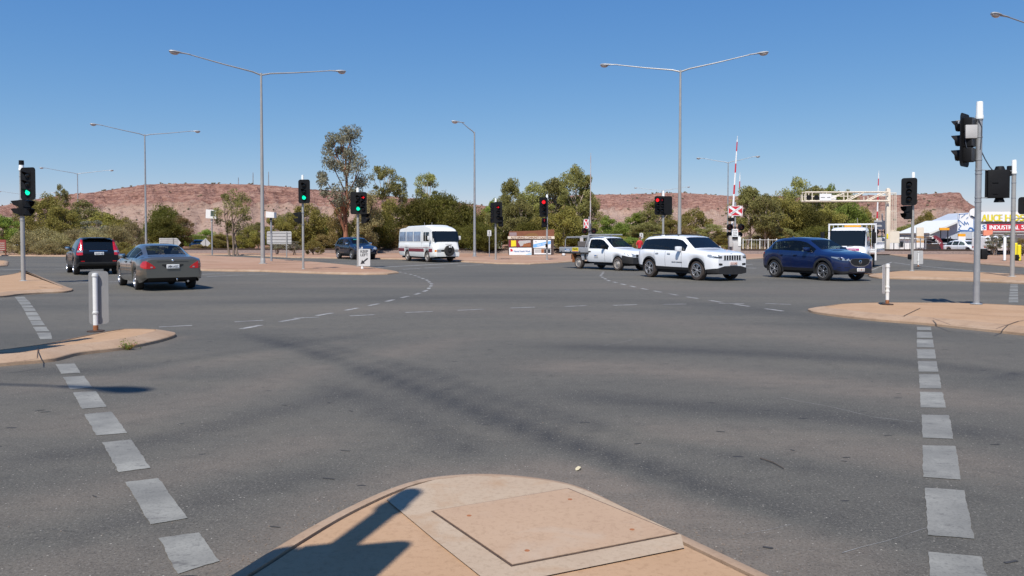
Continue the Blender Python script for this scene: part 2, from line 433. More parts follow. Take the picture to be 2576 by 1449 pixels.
def text_mesh(body, size, extrude=.004):
    """flat lettering standing in the XZ plane, centred, readable from -Y"""
    c = bpy.data.curves.new('t', 'FONT'); c.body = body; c.size = size; c.align_x = 'CENTER'; c.align_y = 'CENTER'
    c.extrude = extrude; c.resolution_u = 3
    o = bpy.data.objects.new('t', c); col.objects.link(o)
    me = bpy.data.meshes.new_from_object(o.evaluated_get(bpy.context.evaluated_depsgraph_get()))
    bpy.data.objects.remove(o); bpy.data.curves.remove(c)
    vs = [(v.co.x, -v.co.z, v.co.y) for v in me.vertices]; fs = [tuple(p.vertices) for p in me.polygons]
    bpy.data.meshes.remove(me); return vs, fs
def add_text(mb, body, size, c, mi=0, width=None, height=None, bold=0., rz=0., ry=0.):
    vs, fs = text_mesh(body, size)
    if width or height:
        xs = [v[0] for v in vs]; zs = [v[2] for v in vs]
        mx, mz = (max(xs) + min(xs)) / 2, (max(zs) + min(zs)) / 2
        kx = width / (max(xs) - min(xs)) if width else 1.; kz = height / (max(zs) - min(zs)) if height else kx
        if not width: kx = kz
        vs = [((v[0] - mx) * kx, v[1], (v[2] - mz) * kz) for v in vs]
    c = Vector(c); q = Matrix.Rotation(rz, 3, 'Z') @ Matrix.Rotation(ry, 3, 'Y')
    for k in ((0,) if not bold else (-bold, bold)):
        mb.add([q @ (Vector(v) + Vector((k, 0 if k <= 0 else .0006, 0))) + c for v in vs], fs, mi)
# ------------------------------------------------------------------ ground, roads, islands
g = MB(); g.add([(-4000, -600, -.04), (4000, -600, -.04), (4000, 5000, -.04), (-4000, 5000, -.04)], [(0, 1, 2, 3)])
struct(g.build('ground', 'redearth', smooth=0))

def polyG(pts): return np.array([tuple(gnd(u, v).xy) for u, v in pts])
def dist_poly(P, pl):
    """distance of points P (n,2) to polyline pl, and the fraction along it"""
    best = np.full(len(P), 1e9); tt = np.zeros(len(P)); L = 0; tot = sum(np.linalg.norm(pl[i + 1] - pl[i]) for i in range(len(pl) - 1))
    for i in range(len(pl) - 1):
        a, b = pl[i], pl[i + 1]; d = b - a; l = np.linalg.norm(d)
        t = np.clip(((P - a) @ d) / (l * l), 0, 1)
        q = np.linalg.norm(P - a - t[:, None] * d, axis=1)
        m = q < best; best[m] = q[m]; tt[m] = (L + t[m] * l) / tot; L += l
    return best, tt
# road sheet: dense near the camera, carrying a 'wear' attribute (dust, tyre tracks and one dark smudge)
xs = np.concatenate([[-200, -120, -80, -60], np.arange(-45, -14, 1.2), np.arange(-14, 14.01, .22), np.arange(15, 45, 1.2), [60, 80, 120]])
ys = np.concatenate([[-40, -20, -8], np.arange(0, 18, .15), np.arange(18, 45, .5), np.arange(46, 80, 3), [90, 105]])
GX, GY = np.meshgrid(xs, ys); P = np.stack([GX.ravel(), GY.ravel()], 1)
wear = np.zeros(len(P))
BANDS = [  # (pixel polyline in the photograph's layout, half width m, strength)
    ([(600, 835), (800, 890), (960, 945), (1130, 1010), (1330, 1080), (1560, 1160), (1800, 1240), (2100, 1320), (2500, 1420)], .20, -0.98),
    ([(700, 840), (900, 890), (1060, 935), (1230, 995), (1450, 1060), (1700, 1120), (2000, 1170), (2576, 1250)], .16, -0.57),
    ([(780, 955), (950, 1015), (1110, 1095), (1250, 1180)], .22, -0.52),
    ([(1300, 868), (1700, 880), (2200, 905), (2700, 955)], .40, -0.63),
    ([(1350, 985), (1700, 1020), (2100, 1050), (2700, 1120)], .30, -0.63),
    ([(1250, 920), (1600, 925), (1950, 955), (2300, 990), (2700, 1035)], .34, 0.70),
    ([(1500, 1085), (1900, 1105), (2300, 1150), (2700, 1200)], .28, 0.59),
    ([(1300, 1150), (1700, 1260), (2100, 1380), (2400, 1449)], .22, 0.56),
    ([(-100, 1090), (300, 1050), (600, 985), (900, 905), (1200, 845)], .26, 0.53),
    ([(-100, 1000), (300, 950), (600, 900), (900, 850)], .25, 0.42),
    ([(-100, 1170), (300, 1130), (600, 1060), (900, 980)], .22, -0.46),
    ([(-100, 1300), (200, 1250), (560, 1160), (900, 1090)], .18, 0.56),
    ([(-100, 1420), (250, 1330), (600, 1240), (900, 1165)], .18, -0.40),
    ([(-100, 940), (300, 930), (650, 880), (1000, 830)], .25, -0.40),
    ([(450, 760), (800, 755), (1200, 745), (1700, 760), (2100, 800), (2600, 880)], .8, -0.34),
    ([(500, 715), (900, 715), (1400, 715), (2000, 735), (2600, 740)], .9, 0.39),
    ([(550, 790), (1000, 775), (1500, 790), (2000, 840), (2600, 920)], .55, 0.36),
    ([(2580, 935), (2520, 955), (2440, 952)], .09, -0.57),  # short dark smudge near the right edge
]
for pl, hw, st in BANDS:
    d, t = dist_poly(P, polyG(pl))
    hw = hw * (1.7 if st > 0 else 1.)
    fall = np.exp(-(d / hw) ** 2) * np.clip(np.minimum(t, 1 - t) * 6 + .15, 0, 1)
    wear += st * fall
d, _ = dist_poly(P, polyG([(520, 1475), (700, 1390), (850, 1285), (985, 1230), (1080, 1200), (1290, 1196), (1400, 1212), (1480, 1235), (1700, 1338), (1990, 1470)]))
wear += .75 * np.exp(-(d / .34) ** 2)
wear += .5 * np.exp(-((np.hypot(P[:, 0] + 2.3, P[:, 1] - 3.6)) / .6) ** 2)
for pl in ([(-60, 925), (140, 908), (300, 886), (440, 850)], [(2032, 784), (2193, 808), (2360, 823), (2576, 846)], [(494, 683), (840, 692), (1004, 686)]):
    d, _ = dist_poly(P, polyG(pl)); wear += .45 * np.exp(-(d / .3) ** 2)
nx, ny = len(xs), len(ys)
fs = [(j * nx + i, j * nx + i + 1, (j + 1) * nx + i + 1, (j + 1) * nx + i) for j in range(ny - 1) for i in range(nx - 1)]
me = bpy.data.meshes.new('road'); me.from_pydata([(x, y, 0) for x, y in P], [], fs); me.materials.append(M['asphalt'])
a = me.attributes.new('wear', 'FLOAT', 'POINT'); a.data.foreach_set('value', np.clip(wear, -1, 1).astype(np.float32))
road = bpy.data.objects.new('road', me); col.objects.link(road); struct(road)

def catmull(pts, n=5):
    out = []; k = len(pts)
    for i in range(k):
        p0, p1, p2, p3 = (np.array(pts[(i + q) % k], float) for q in (-1, 0, 1, 2))
        for j in range(n):
            t = j / n
            out.append(.5 * ((2 * p1) + (-p0 + p2) * t + (2 * p0 - 5 * p1 + 4 * p2 - p3) * t * t + (-p0 + 3 * p1 - 3 * p2 + p3) * t ** 3))
    return out
def ccw(pts):
    a = sum(pts[i][0] * pts[(i + 1) % len(pts)][1] - pts[(i + 1) % len(pts)][0] * pts[i][1] for i in range(len(pts)))
    return pts if a > 0 else pts[::-1]
def inset(pts, d):
    out = []; k = len(pts)
    for i in range(k):
        p0, p1, p2 = (np.array(pts[(i + q) % k], float) for q in (-1, 0, 1))
        e1 = p1 - p0; e2 = p2 - p1
        e1 /= max(np.linalg.norm(e1), 1e-6); e2 /= max(np.linalg.norm(e2), 1e-6)
        n1 = np.array([-e1[1], e1[0]]); n2 = np.array([-e2[1], e2[0]])
        b = n1 + n2; l = np.linalg.norm(b)
        b = n1 if l < .2 else b / l * min(1 / max(np.dot(b / l, n1), .45), 2.2)
        out.append(p1 + b * d)
    return out
def island(name, pts, h=.13, kw=.2, kerb='kerb', fill='pave', groove=.012, mount=False):
    pts = ccw(pts)
    prof = [(0, -.03), (.012, .035), (.05, h * .72), (.10, h * .94), (.15, h), (kw, h), (kw, h - .05)]
    if mount: prof = [(0, -.03), (.004, .040), (.014, .052), (kw * .5, .052 + (h - .052) * .56), (kw * .9, h * .97), (kw, h), (kw, h - .05)]
    rings = [inset(pts, d) for d, z in prof]; k = len(pts)
    kb = MB(); vs = [(p[0], p[1], z) for r, (d, z) in zip(rings, prof) for p in r]
    fs = [(q * k + i, q * k + (i + 1) % k, (q + 1) * k + (i + 1) % k, (q + 1) * k + i) for q in range(len(prof) - 1) for i in range(k)]
    kb.add(vs, fs)
    a, b = inset(pts, kw - .01), inset(pts, kw + groove)
    fl = MB()
    fl.add([(p[0], p[1], h - .03) for p in a], [tuple(range(k))], 1)
    b2 = inset(pts, kw + groove + .006)
    fl.add([(p[0], p[1], h - .006) for p in b2] + [(p[0], p[1], h - .012) for p in b] + [(p[0], p[1], h - .04) for p in b],
           [tuple(range(k))] + [(k + i, k + (i + 1) % k, (i + 1) % k, i) for i in range(k)] + [(2 * k + i, 2 * k + (i + 1) % k, k + (i + 1) % k, k + i) for i in range(k)], 0)
    o = fl.build(name, [fill, 'groove'], smooth=30, fixn=True); struct(o)
    kb.build('kerb', kerb, o, smooth=28)
    return o
ISL_H = .13
def pz(lst): return [tuple(gnd(u, v, z).xy) for u, v, z in lst]
# near island
near = pz([(u, v, .12) for u, v in ((570, 1449), (705, 1366), (838, 1290), (975, 1228), (1075, 1200), (1190, 1190), (1290, 1193), (1405, 1208), (1487, 1232), (1600, 1286), (1712, 1338), (1950, 1449))])
dl = np.array(near[0]) - np.array(near[2]); dl /= np.linalg.norm(dl)
dr = np.array(near[-1]) - np.array(near[-3]); dr /= np.linalg.norm(dr)
lft = [tuple(np.array(near[0]) + dl * k) for k in (1.5, 3.2, 5, 7, 9)]
rgt = [tuple(np.array(near[-1]) + dr * k) for k in (1.5, 3.2, 5, 7, 9)]
island('traffic_island', inset(ccw(catmull(lft[::-1] + near + rgt, 5)), -.075), ISL_H, .17)
# concrete collar with pit lid on the near island
def sheet(name, pts, z, mat, kind='structure', h=.0):
    mb = MB()
    if h: mb.prism([tuple(p) for p in pts], z - h, z, plane='XY')
    else: mb.add([(p[0], p[1], z) for p in pts], [tuple(range(len(pts)))])
    o = mb.build(name, mat, smooth=0)
    if kind: o['kind'] = kind
    return o
zt = ISL_H + .002
collar = pz([(972, 1256, zt), (1025, 1227, zt), (1095, 1206, zt), (1180, 1197, zt), (1280, 1199, zt), (1370, 1208, zt), (1437, 1221, zt), (1482, 1237, zt), (1600, 1291, zt), (1713, 1345, zt), (1721, 1378, zt), (1370, 1449, zt), (1295, 1466, zt), (1230, 1466, zt), (1090, 1355, zt)])
sheet('concrete_slab', collar, ISL_H + .002, 'slab')
L4 = [np.array(p) for p in pz([(1091, 1287, zt), (1428, 1231, zt), (1700, 1343, zt), (1289, 1422, zt)])]
cen = sum(L4) / 4
def grow(ps, d, c): return [p + (p - c) / np.linalg.norm(p - c) * d for p in ps]
fr = grow(L4, .017, cen)
sheet('lid_recess', fr, ISL_H + .004, 'groove')
lid = MB(); lid.prism([tuple(p) for p in L4], ISL_H + .0045, ISL_H + .0075, plane='XY')
lo = lid.build('pit_lid', 'lid', smooth=0, label='tan square concrete pit lid set in the island at the bottom of the photo', category='lid')
for (u, v) in ((1180, 1297), (1434, 1256), (1590, 1332), (1326, 1385)):
    q = gnd(u, v, ISL_H + .0075); hb = MB()
    hb.lathe([(.001, .0012), (.010, .0012), (.013, .0008), (.013, -.002)], (q.x, q.y, ISL_H + .0075), n=12); hb.build('lifting_hole', 'rust', lo)

isl_left = catmull(pz([(-300, 945, 0), (-60, 927, 0), (60, 917, 0), (140, 909, 0), (200, 894, 0), (300, 882, 0), (380, 867, 0), (428, 854, 0), (443, 847, 0), (437, 838, .03), (410, 830, .07), (365, 824.5, .10), (300, 823, .12), (240, 829, .13), (170, 842, .13), (100, 856, .13), (20, 868, .13), (-100, 880, .13), (-300, 890, .13)]), 4)
island('traffic_island', isl_left, .12, .30, mount=True)
isl_lf = catmull(pz([(-400, 770, 0), (-20, 750, 0), (49, 743, 0), (110, 739, 0), (168, 736, 0), (184, 731, 0), (172, 722, .06), (145, 710, .08), (110, 696, .10), (80, 684, .11), (50, 682, .11), (10, 690, .12), (-100, 703, .12), (-400, 735, .12)]), 4)
island('traffic_island', isl_lf, .12, .26, mount=True)
island('traffic_island', catmull(pz([(-200, 672, 0), (0, 671, 0), (19, 666, 0), (21, 662, .03), (0, 656, .07), (-200, 655, .1)]), 4), .11, .2)
isl_r = catmull(pz([(2034, 784, 0), (2060, 791, 0), (2190, 807, 0), (2315, 817, 0), (2430, 829, 0), (2580, 845, 0), (2800, 868, 0), (2800, 778, .13), (2576, 765, .13), (2426, 759, .13), (2300, 757.5, .13), (2180, 757.5, .13), (2090, 760.5, .13), (2050, 768, .11), (2034, 776, .05)]), 4)
island('traffic_island', isl_r, .125, .34, mount=True)
isl_rf = catmull(pz([(2184, 694, 0), (2210, 701, 0), (2377, 706, 0), (2576, 715, 0), (2800, 728, 0), (2800, 703, .12), (2576, 689, .12), (2400, 682, .12), (2280, 680, .12), (2225, 683, .12), (2192, 689, .08)]), 4)
island('traffic_island', isl_rf, .12, .26, mount=True)
# wide dirt median and verges
far_l = gnd(-400, 640); far_r = gnd(1500, 640)
med = pz([(-500, 646, 0), (0, 644, 0), (170, 646, 0), (290, 655, 0), (400, 672, 0), (494, 681.5, 0), (580, 683.5, 0), (656, 684, 0), (750, 687.5, 0), (840, 690.5, 0), (920, 692, 0), (975, 691, 0), (1000, 688, 0), (1004, 685, .05), (983, 678, .1), (934, 671, .1), (866, 664.5, .1), (800, 658.5, .1), (735, 654, .1), (670, 649, .1), (560, 644, .1), (474, 640, .1), (300, 636.5, .1)]) + [(-75, 92), (-110, 92)]
island('verge', med, .10, .2, 'kerb', 'dirt')
mid = pz([(600, 642, 0), (735, 649, 0), (870, 651, 0), (1000, 653, 0), (1130, 657.5, 0), (1190, 661.5, 0), (1248, 664.5, 0), (1334, 665.5, 0), (1400, 662.5, 0), (1441, 659, 0), (1600, 655.5, 0), (1873, 653.5, 0), (1905, 651.5, 0), (1960, 646.5, 0), (2010, 643, 0)]) + [(38, 104), (-60, 104), (-45, 80)]
island('verge', mid, .10, .2, 'kerb', 'dirt')
rv = pz([(2238, 642, 0), (2286, 649, 0), (2370, 656.5, 0), (2455, 664.5, 0), (2576, 674, 0), (2800, 692, 0), (3000, 700, 0)]) + [(110, 40), (110, 104), (50, 104)]
island('verge', rv, .10, .2, 'kerb', 'dirt')

M['rubbermark'] = mk('tyre_rubber_mark', (.040, .038, .037), .85, 0, .3, 30)
# ------------------------------------------------------------------ road markings (sheets just above the asphalt)
EDGE = random.Random(19)
def marking(name, quads, mat='line', z=.004):
    mb = MB()
    for q in quads:
        p = [gnd(u, v) for u, v in q]; pts = []
        for a, b in zip(p, p[1:] + p[:1]):                 # worn, slightly ragged edges
            d = (b - a); n = Vector((-d.y, d.x, 0)).normalized(); k = max(3, int(d.length / .035)); j = 0.
            for i in range(k):
                j = j * .55 + EDGE.gauss(0, .0022); c = a + d * (i / k) + n * j; pts.append((c.x, c.y, z))
        mb.add(pts, [tuple(range(len(pts)))])
    return struct(mb.build(name, mat, smooth=0))
def zq(quads, s, ox, oy): return [[((ox + x * s) / 1.26708, (oy + y * s) / 1.26708) for x, y in q] for q in quads]
c1 = zq([[(365, 65), (487, 60), (528, 122), (400, 128)], [(413, 150), (548, 141), (607, 218), (460, 231)], [(478, 250), (630, 243), (698, 345), (535, 358)],
         [(553, 393), (730, 376), (832, 515), (632, 533)], [(668, 578), (857, 560), (985, 745), (778, 773)], [(820, 838), (1037, 812), (1228, 1073), (985, 1115)]], .487, 0, 1130)
c1.append([(398, 1355), (500, 1341), (553, 1412), (446, 1446)])
marking('crossing_marking', c1)
yy = [430, 455, 458, 490, 495, 530, 537, 568, 575, 615, 625, 672, 680, 730, 737, 797, 815, 875, 890, 975]
lx = lambda y: np.interp(y, [430, 460, 495, 537, 575, 625, 680, 737, 815, 890, 975], [190, 210, 240, 268, 295, 322, 350, 385, 425, 470, 515])
rx = lambda y: np.interp(y, [430, 460, 495, 537, 575, 625, 680, 730, 797, 875, 910], [312, 342, 378, 405, 438, 470, 505, 532, 578, 635, 668])
c2 = zq([[(lx(a), a), (rx(a), a - 3), (rx(b), b - 3), (lx(b), b)] for a, b in zip(yy[::2], yy[1::2])], 1 / 4.025, 0, 840)
marking('crossing_marking', c2)
yr = [(506, 543), (562, 630), (648, 738), (760, 865), (895, 1015), (1045, 1205), (1245, 1423)]
lx = lambda y: np.interp(y, [506, 562, 648, 758, 895, 1045, 1245, 1500], [1362, 1362, 1360, 1358, 1374, 1385, 1393, 1404])
rx = lambda y: np.interp(y, [506, 550, 700, 865, 1015, 1205, 1423], [1518, 1528, 1552, 1578, 1608, 1643, 1690])
c3 = zq([[(lx(a), a), (rx(a), a + 3), (rx(b), b + 3), (lx(b), b)] for a, b in yr], 1 / 3.558, 2540, 900)
c3 = c3 + [[(2319, 1044), (2388, 1045), (2398, 1105), (2321, 1102)], [(2321, 1121), (2404, 1123), (2417, 1208), (2322, 1201)], [(2327, 1228), (2426, 1235), (2451, 1357), (2334, 1347)], [(2336, 1390), (2468, 1402), (2495, 1500), (2342, 1495)]]
marking('crossing_marking', c3)
c4 = zq([[(2424 - a * .1, a), (2505 + a * .03, a), (2505 + b * .03, b), (2424 - b * .1, b)] for a, b in ((25, 38), (42, 55), (60, 72), (78, 100), (107, 130), (136, 160), (168, 198), (205, 230))], 1 / 3.558, 2540, 900)
marking('crossing_marking', c4)

def stripe(mb, a, b, w, z=.004):
    a, b = np.array(a), np.array(b); d = (b - a) / np.linalg.norm(b - a); n = np.array([-d[1], d[0]]) * w / 2
    mb.add([(*(a - n), z), (*(b - n), z), (*(b + n), z), (*(a + n), z)], [(0, 1, 2, 3)])
def dashed(pts, w=.11, on=.62, gap=.62, name='lane_marking', mat='linew'):
    pl = polyG(pts); mb = MB(); seg = np.linalg.norm(np.diff(pl, axis=0), axis=1); cum = np.concatenate([[0], np.cumsum(seg)])
    at_ = lambda s: np.array([np.interp(s, cum, pl[:, k]) for k in (0, 1)])
    s = 0
    while s < cum[-1] - .3:
        stripe(mb, at_(s), at_(min(s + on, cum[-1])), w); s += on + gap
    return struct(mb.build(name, mat, smooth=0))
dashed([(1004, 684), (1040, 692), (1075, 705), (1087, 716), (1075, 730), (1050, 740), (990, 754), (945, 766), (890, 777), (835, 788), (690, 812), (575, 834)])
dashed([(1518, 684), (1511, 695), (1530, 706), (1570, 716), (1605, 724), (1640, 731), (1678, 738), (1715, 745), (1767, 753), (1830, 763), (1890, 772), (1985, 785)])
mb = MB()
for a, b in (((400, 823), (483, 819)), ((590, 810), (662, 806)), ((738, 801), (803, 798)), ((880, 795), (942, 792)), ((1020, 786.5), (1088, 784)), ((1152, 781), (1218, 778)), ((1285, 775), (1345, 773)), ((1420, 771.5), (1476, 769)), ((1543, 768.5), (1602, 766.5)), ((1668, 766), (1726, 765)), ((1808, 763), (1872, 764.5)), ((1925, 764), (1990, 766))):
    stripe(mb, gnd(*a).xy, gnd(*b).xy, .10)
struct(mb.build('lane_marking', 'linew', smooth=0))
def zs(x, y, s, ox, oy): return ((ox + x * s) / 1.26708, (oy + y * s) / 1.26708)
mb = MB()
for (a, b, s, ox, oy, w) in [((0, 1150), (235, 1141), .3313, 0, 480, .3), ((540, 1136), (630, 1133), .3313, 0, 480, .14), ((560, 1258), (870, 1247), .3313, 0, 480, .12), ((690, 1277), (1150, 1260), .3313, 0, 480, .14),
        ((1880, 1195), (2040, 1188), .3313, 0, 480, .14), ((80, 1190), (370, 1180), .3313, 600, 480, .14), ((180, 1213), (540, 1196), .3313, 600, 480, .14), ((580, 1193), (770, 1190), .3313, 600, 480, .14),
        ((0, 1125), (900, 1078), .3313, 1200, 480, .35), ((250, 1142), (420, 1134), .3313, 1200, 480, .2), ((470, 1130), (650, 1122), .3313, 1200, 480, .2), ((780, 1110), (1030, 1098), .3313, 1200, 480, .2),
        ((220, 1128), (335, 1133), .3313, 2300, 480, .3), ((225, 1102), (300, 1092), .3313, 2300, 480, .15), ((1390, 1172), (1640, 1072), .3313, 2300, 480, .09),
        ((210, 1078), (370, 1100), .3313, 2780, 480, .14), ((370, 1100), (980, 1160), .3313, 2780, 480, .14), ((980, 1160), (1461, 1195), .3313, 2780, 480, .14),
        ((300, 100), (190, 60), .25, 40, 860, .1)]:
    stripe(mb, gnd(*zs(*a, s, ox, oy)).xy, gnd(*zs(*b, s, ox, oy)).xy, w)
struct(mb.build('lane_marking', 'linew', smooth=0))

# fine scratches and hairline cracks in the asphalt
mb = MB(); rr = random.Random(23)
def hair(pts, w, z=.0035):
    P3 = [gnd(*q) for q in pts]; out = []
    for a, b in zip(P3[:-1], P3[1:]):
        k = max(2, int((b - a).length / .12))
        for i in range(k): out.append(a.lerp(b, i / k) + Vector((rr.gauss(0, .006), rr.gauss(0, .006), 0)))
    out.append(P3[-1])
    for a, b in zip(out[:-1], out[1:]): stripe(mb, a.xy, b.xy, w * rr.uniform(.5, 1.1), z)
hair([(1960, 1000), (2080, 1022), (2200, 1050), (2300, 1062)], .006); hair([(2120, 1392), (2230, 1362), (2345, 1325)], .0035); hair([(1880, 1345), (1990, 1320)], .003); hair([(1520, 870), (1590, 855)], .006)
struct(mb.build('road_scratches', 'linew', smooth=0))
mb = MB(); hair([(2440, 1180), (2510, 1190), (2620, 1215)], .004); hair([(1000, 1330 - 60), (1010, 1262), (930, 1275)], .003); hair([(60, 1345), (130, 1330), (190, 1338)], .003)
for i in range(34):
    u, v = rr.uniform(0, 2576), 870 + 560 * rr.random() ** 1.3; a = gnd(u, v).xy; t_ = rr.gauss(0, .5); l = rr.uniform(.03, .10)
    stripe(mb, a, a + Vector((math.cos(t_) * l, math.sin(t_) * l)), rr.uniform(.008, .02), .0033)
struct(mb.build('road_cracks', 'rubbermark', smooth=0))
# joints and cracks in the concrete islands
mb = MB()
def jpts(lst, w=.018, z=ISL_H - .0015):
    for a, b in zip(lst[:-1], lst[1:]): stripe(mb, gnd(*a, z).xy, gnd(*b, z).xy, w, z)
Z3 = lambda x, y: zs(x, y, 1 / 3.558, 2540, 900)
jpts([Z3(1215, 378), Z3(1400, 290)]); jpts([Z3(1545, 408), Z3(1740, 480), Z3(2260, 525), Z3(2515, 438), Z3(2576, 430)]); jpts([Z3(1740, 345), Z3(2250, 380), Z3(2576, 392)])
jpts([Z3(1800, 290), Z3(2100, 302), Z3(2576, 325)], .012)
Z8 = lambda x, y: zs(x, y, 1 / 4.025, 0, 840)
jpts([Z8(490, 1080), Z8(480, 1210)], .014); jpts([Z8(0, 1285), Z8(300, 1250), Z8(500, 1215)], .016)
jpts([Z8(500, 295), Z8(600, 308), Z8(760, 310)], .02); jpts([Z8(150, 232), Z8(440, 228)], .015)
struct(mb.build('concrete_joints', 'groove', smooth=0))

# loose bits lying on the road and along the near kerb
gr = MB(); rr = random.Random(3)
n_off = .02
for i in range(700):
    t = rr.random(); k = rr.choice((0, 0, 1))
    base = np.array(near[0]) + (np.array(near[3]) - np.array(near[0])) * t if k == 0 else np.array(near[8]) + (np.array(near[-1]) - np.array(near[8])) * t
    n = np.array([-.85, .5]) if k == 0 else np.array([.8, .6])
    p = base + n * abs(rr.gauss(0, .20)) + n_off + np.array([rr.uniform(-.05, .05), 0]); r = rr.uniform(.002, .0055)
    gr.ell((p[0], p[1], r * .4), (r, r * rr.uniform(.7, 1.2), r * .6), 6, 4)
for i in range(160):
    p = (rr.uniform(-4.5, 5.5), rr.uniform(3.8, 12)); r = rr.uniform(.003, .006)
    gr.ell((p[0], p[1], r * .4), (r, r * rr.uniform(.6, 1.3), r * .5), 6, 4)
go = gr.build('grit', mk('grit_stone', (.19, .15, .118), .9, 0, .4, 9)); go['kind'] = 'stuff'
p = gnd(1453, 1181); lf = MB()
lf.add([(-.022, -.045, .004), (.004, -.05, .012), (.028, -.01, .022), (.035, .04, .012), (.01, .055, .018), (-.02, .01, .008)], [(0, 1, 2, 5), (5, 2, 3, 4)])
lf.add([(-.022, -.045, .007), (.004, -.05, .015), (.028, -.01, .025), (.035, .04, .015), (.01, .055, .021), (-.02, .01, .011)], [(0, 1, 2, 5), (5, 2, 3, 4)])
lf.v = [(x * .75, y * .75, z * .6) for x, y, z in lf.v]; lf.build('dry_leaf', 'leaflitter', loc=(p.x, p.y, 0), label='small pale curled leaf lying alone on the asphalt beyond the near island', category='leaf')
for (a, b, c) in (((1912, 1152), (1945, 1163), (1972, 1178)),):
    tw = MB(); tw.tube([gnd(*q, .01) for q in (a, b, c)], [.004, .004, .003], 6)
    tw.build('twig', 'barkdark', label='thin dark curved twig lying on the asphalt at right', category='twig')
# weed growing at the foot of the left island kerb
p = gnd(325, 880); wd = MB(); rr = random.Random(5)
for i in range(46):
    a = rr.uniform(0, 6.28); l = rr.uniform(.06, .2); e = rr.uniform(.15, 1.1)
    tip = Vector((math.cos(a) * l * math.cos(e) * 1.3, math.sin(a) * l * math.cos(e) * .7, l * math.sin(e)))
    for k in range(7):
        q = tip * ((k + 1.5) / 8) + Vector((rr.gauss(0, .012), rr.gauss(0, .012), rr.gauss(0, .012) + .01)); s = rr.uniform(.008, .018)
        d1, d2 = Vector((rr.gauss(0, 1), rr.gauss(0, 1), rr.gauss(0, .6))).normalized() * s, Vector((rr.gauss(0, 1), rr.gauss(0, 1), rr.gauss(0, .6))).normalized() * s * .6
        wd.add([q - d1, q - d2, q + d1, q + d2], [(0, 1, 2, 3)])
w = thing('weed', 'small green weed growing at the foot of the left island kerb', 'weed', (p.x, p.y, 0))
wd.build('leaves', 'leaf_green', w, smooth=0, fixn=False)
st = MB()
for i in range(14):
    a = rr.uniform(0, 6.28); l = rr.uniform(.08, .18); st.tube([(0, 0, 0), (math.cos(a) * l * .5, math.sin(a) * l * .3, .05), (math.cos(a) * l, math.sin(a) * l * .6, .09)], [.003, .0025, .0015], 5)
st.build('stems', 'rust', w)

# ------------------------------------------------------------------ hills
def hills(name, prof, Dr, depth, foot_z, x0, x1, seed, talus=.52, step=4):
    us = np.arange(x0, x1 + 1, step); nt = 64
    top = np.interp(us, [p[0] for p in prof], [p[1] for p in prof])
    vs, fs, ca = [], [], []
    for i, u in enumerate(us):
        r = ray(u, HOR); dirx = r.x / r.y
        fr = mnoise.fractal(Vector((u * .02, seed, 0)), 1., 2., 5)
        zr = zh(top[i] + 1.1 * mnoise.fractal(Vector((u * .09, seed + 5, 0)), 1., 2., 4), Dr)
        for j in range(nt):
            t = j / (nt - 8)
            g2 = mnoise.fractal(Vector((u * .012, t * 1.3, seed)), .9, 2.1, 5)     # gullies
            if t <= 1:
                D = Dr - depth * (1 - t)
                tb = talus + .05 * fr
                if t < tb: hgt = .50 * (t / tb) ** 1.25
                else:
                    q = (t - tb) / (1 - tb); k = 5
                    st = (math.floor(q * k) + min(1, max(0, (q * k) % 1 * 2.6 - .25))) / k
                    hgt = .50 + .50 * (.62 * st + .38 * q)
                z = foot_z + (zr - foot_z) * hgt
                env = min(1, t * 4) * min(1, (1 - t) * 8 + .03)
                rough = mnoise.fractal(Vector((u * .05, t * 14, seed + 2)), .8, 2.2, 5)
                z += env * (g2 * 2.2 + rough * (.45 if t < tb else 2.3)) * Dr / 700
                D += env * g2 * -14 * Dr / 700
            else:
                D = Dr + (t - 1) * depth * 2.2; z = zr - (t - 1) * (zr - foot_z) * 3.
            vs.append((dirx * D, D, z)); ca.append(min(1., max(0., (min(t, 1.) - talus - .05 * fr + .10 * g2) * 9)))
    for i in range(len(us) - 1):
        for j in range(nt - 1): fs.append((i * nt + j, (i + 1) * nt + j, (i + 1) * nt + j + 1, i * nt + j + 1))
    mb = MB(); mb.add(vs, fs); o = mb.build(name, 'rock', smooth=60); struct(o)
    at_ = o.data.attributes.new('cliff', 'FLOAT', 'POINT'); at_.data.foreach_set('value', ca); return o, vs, us, nt
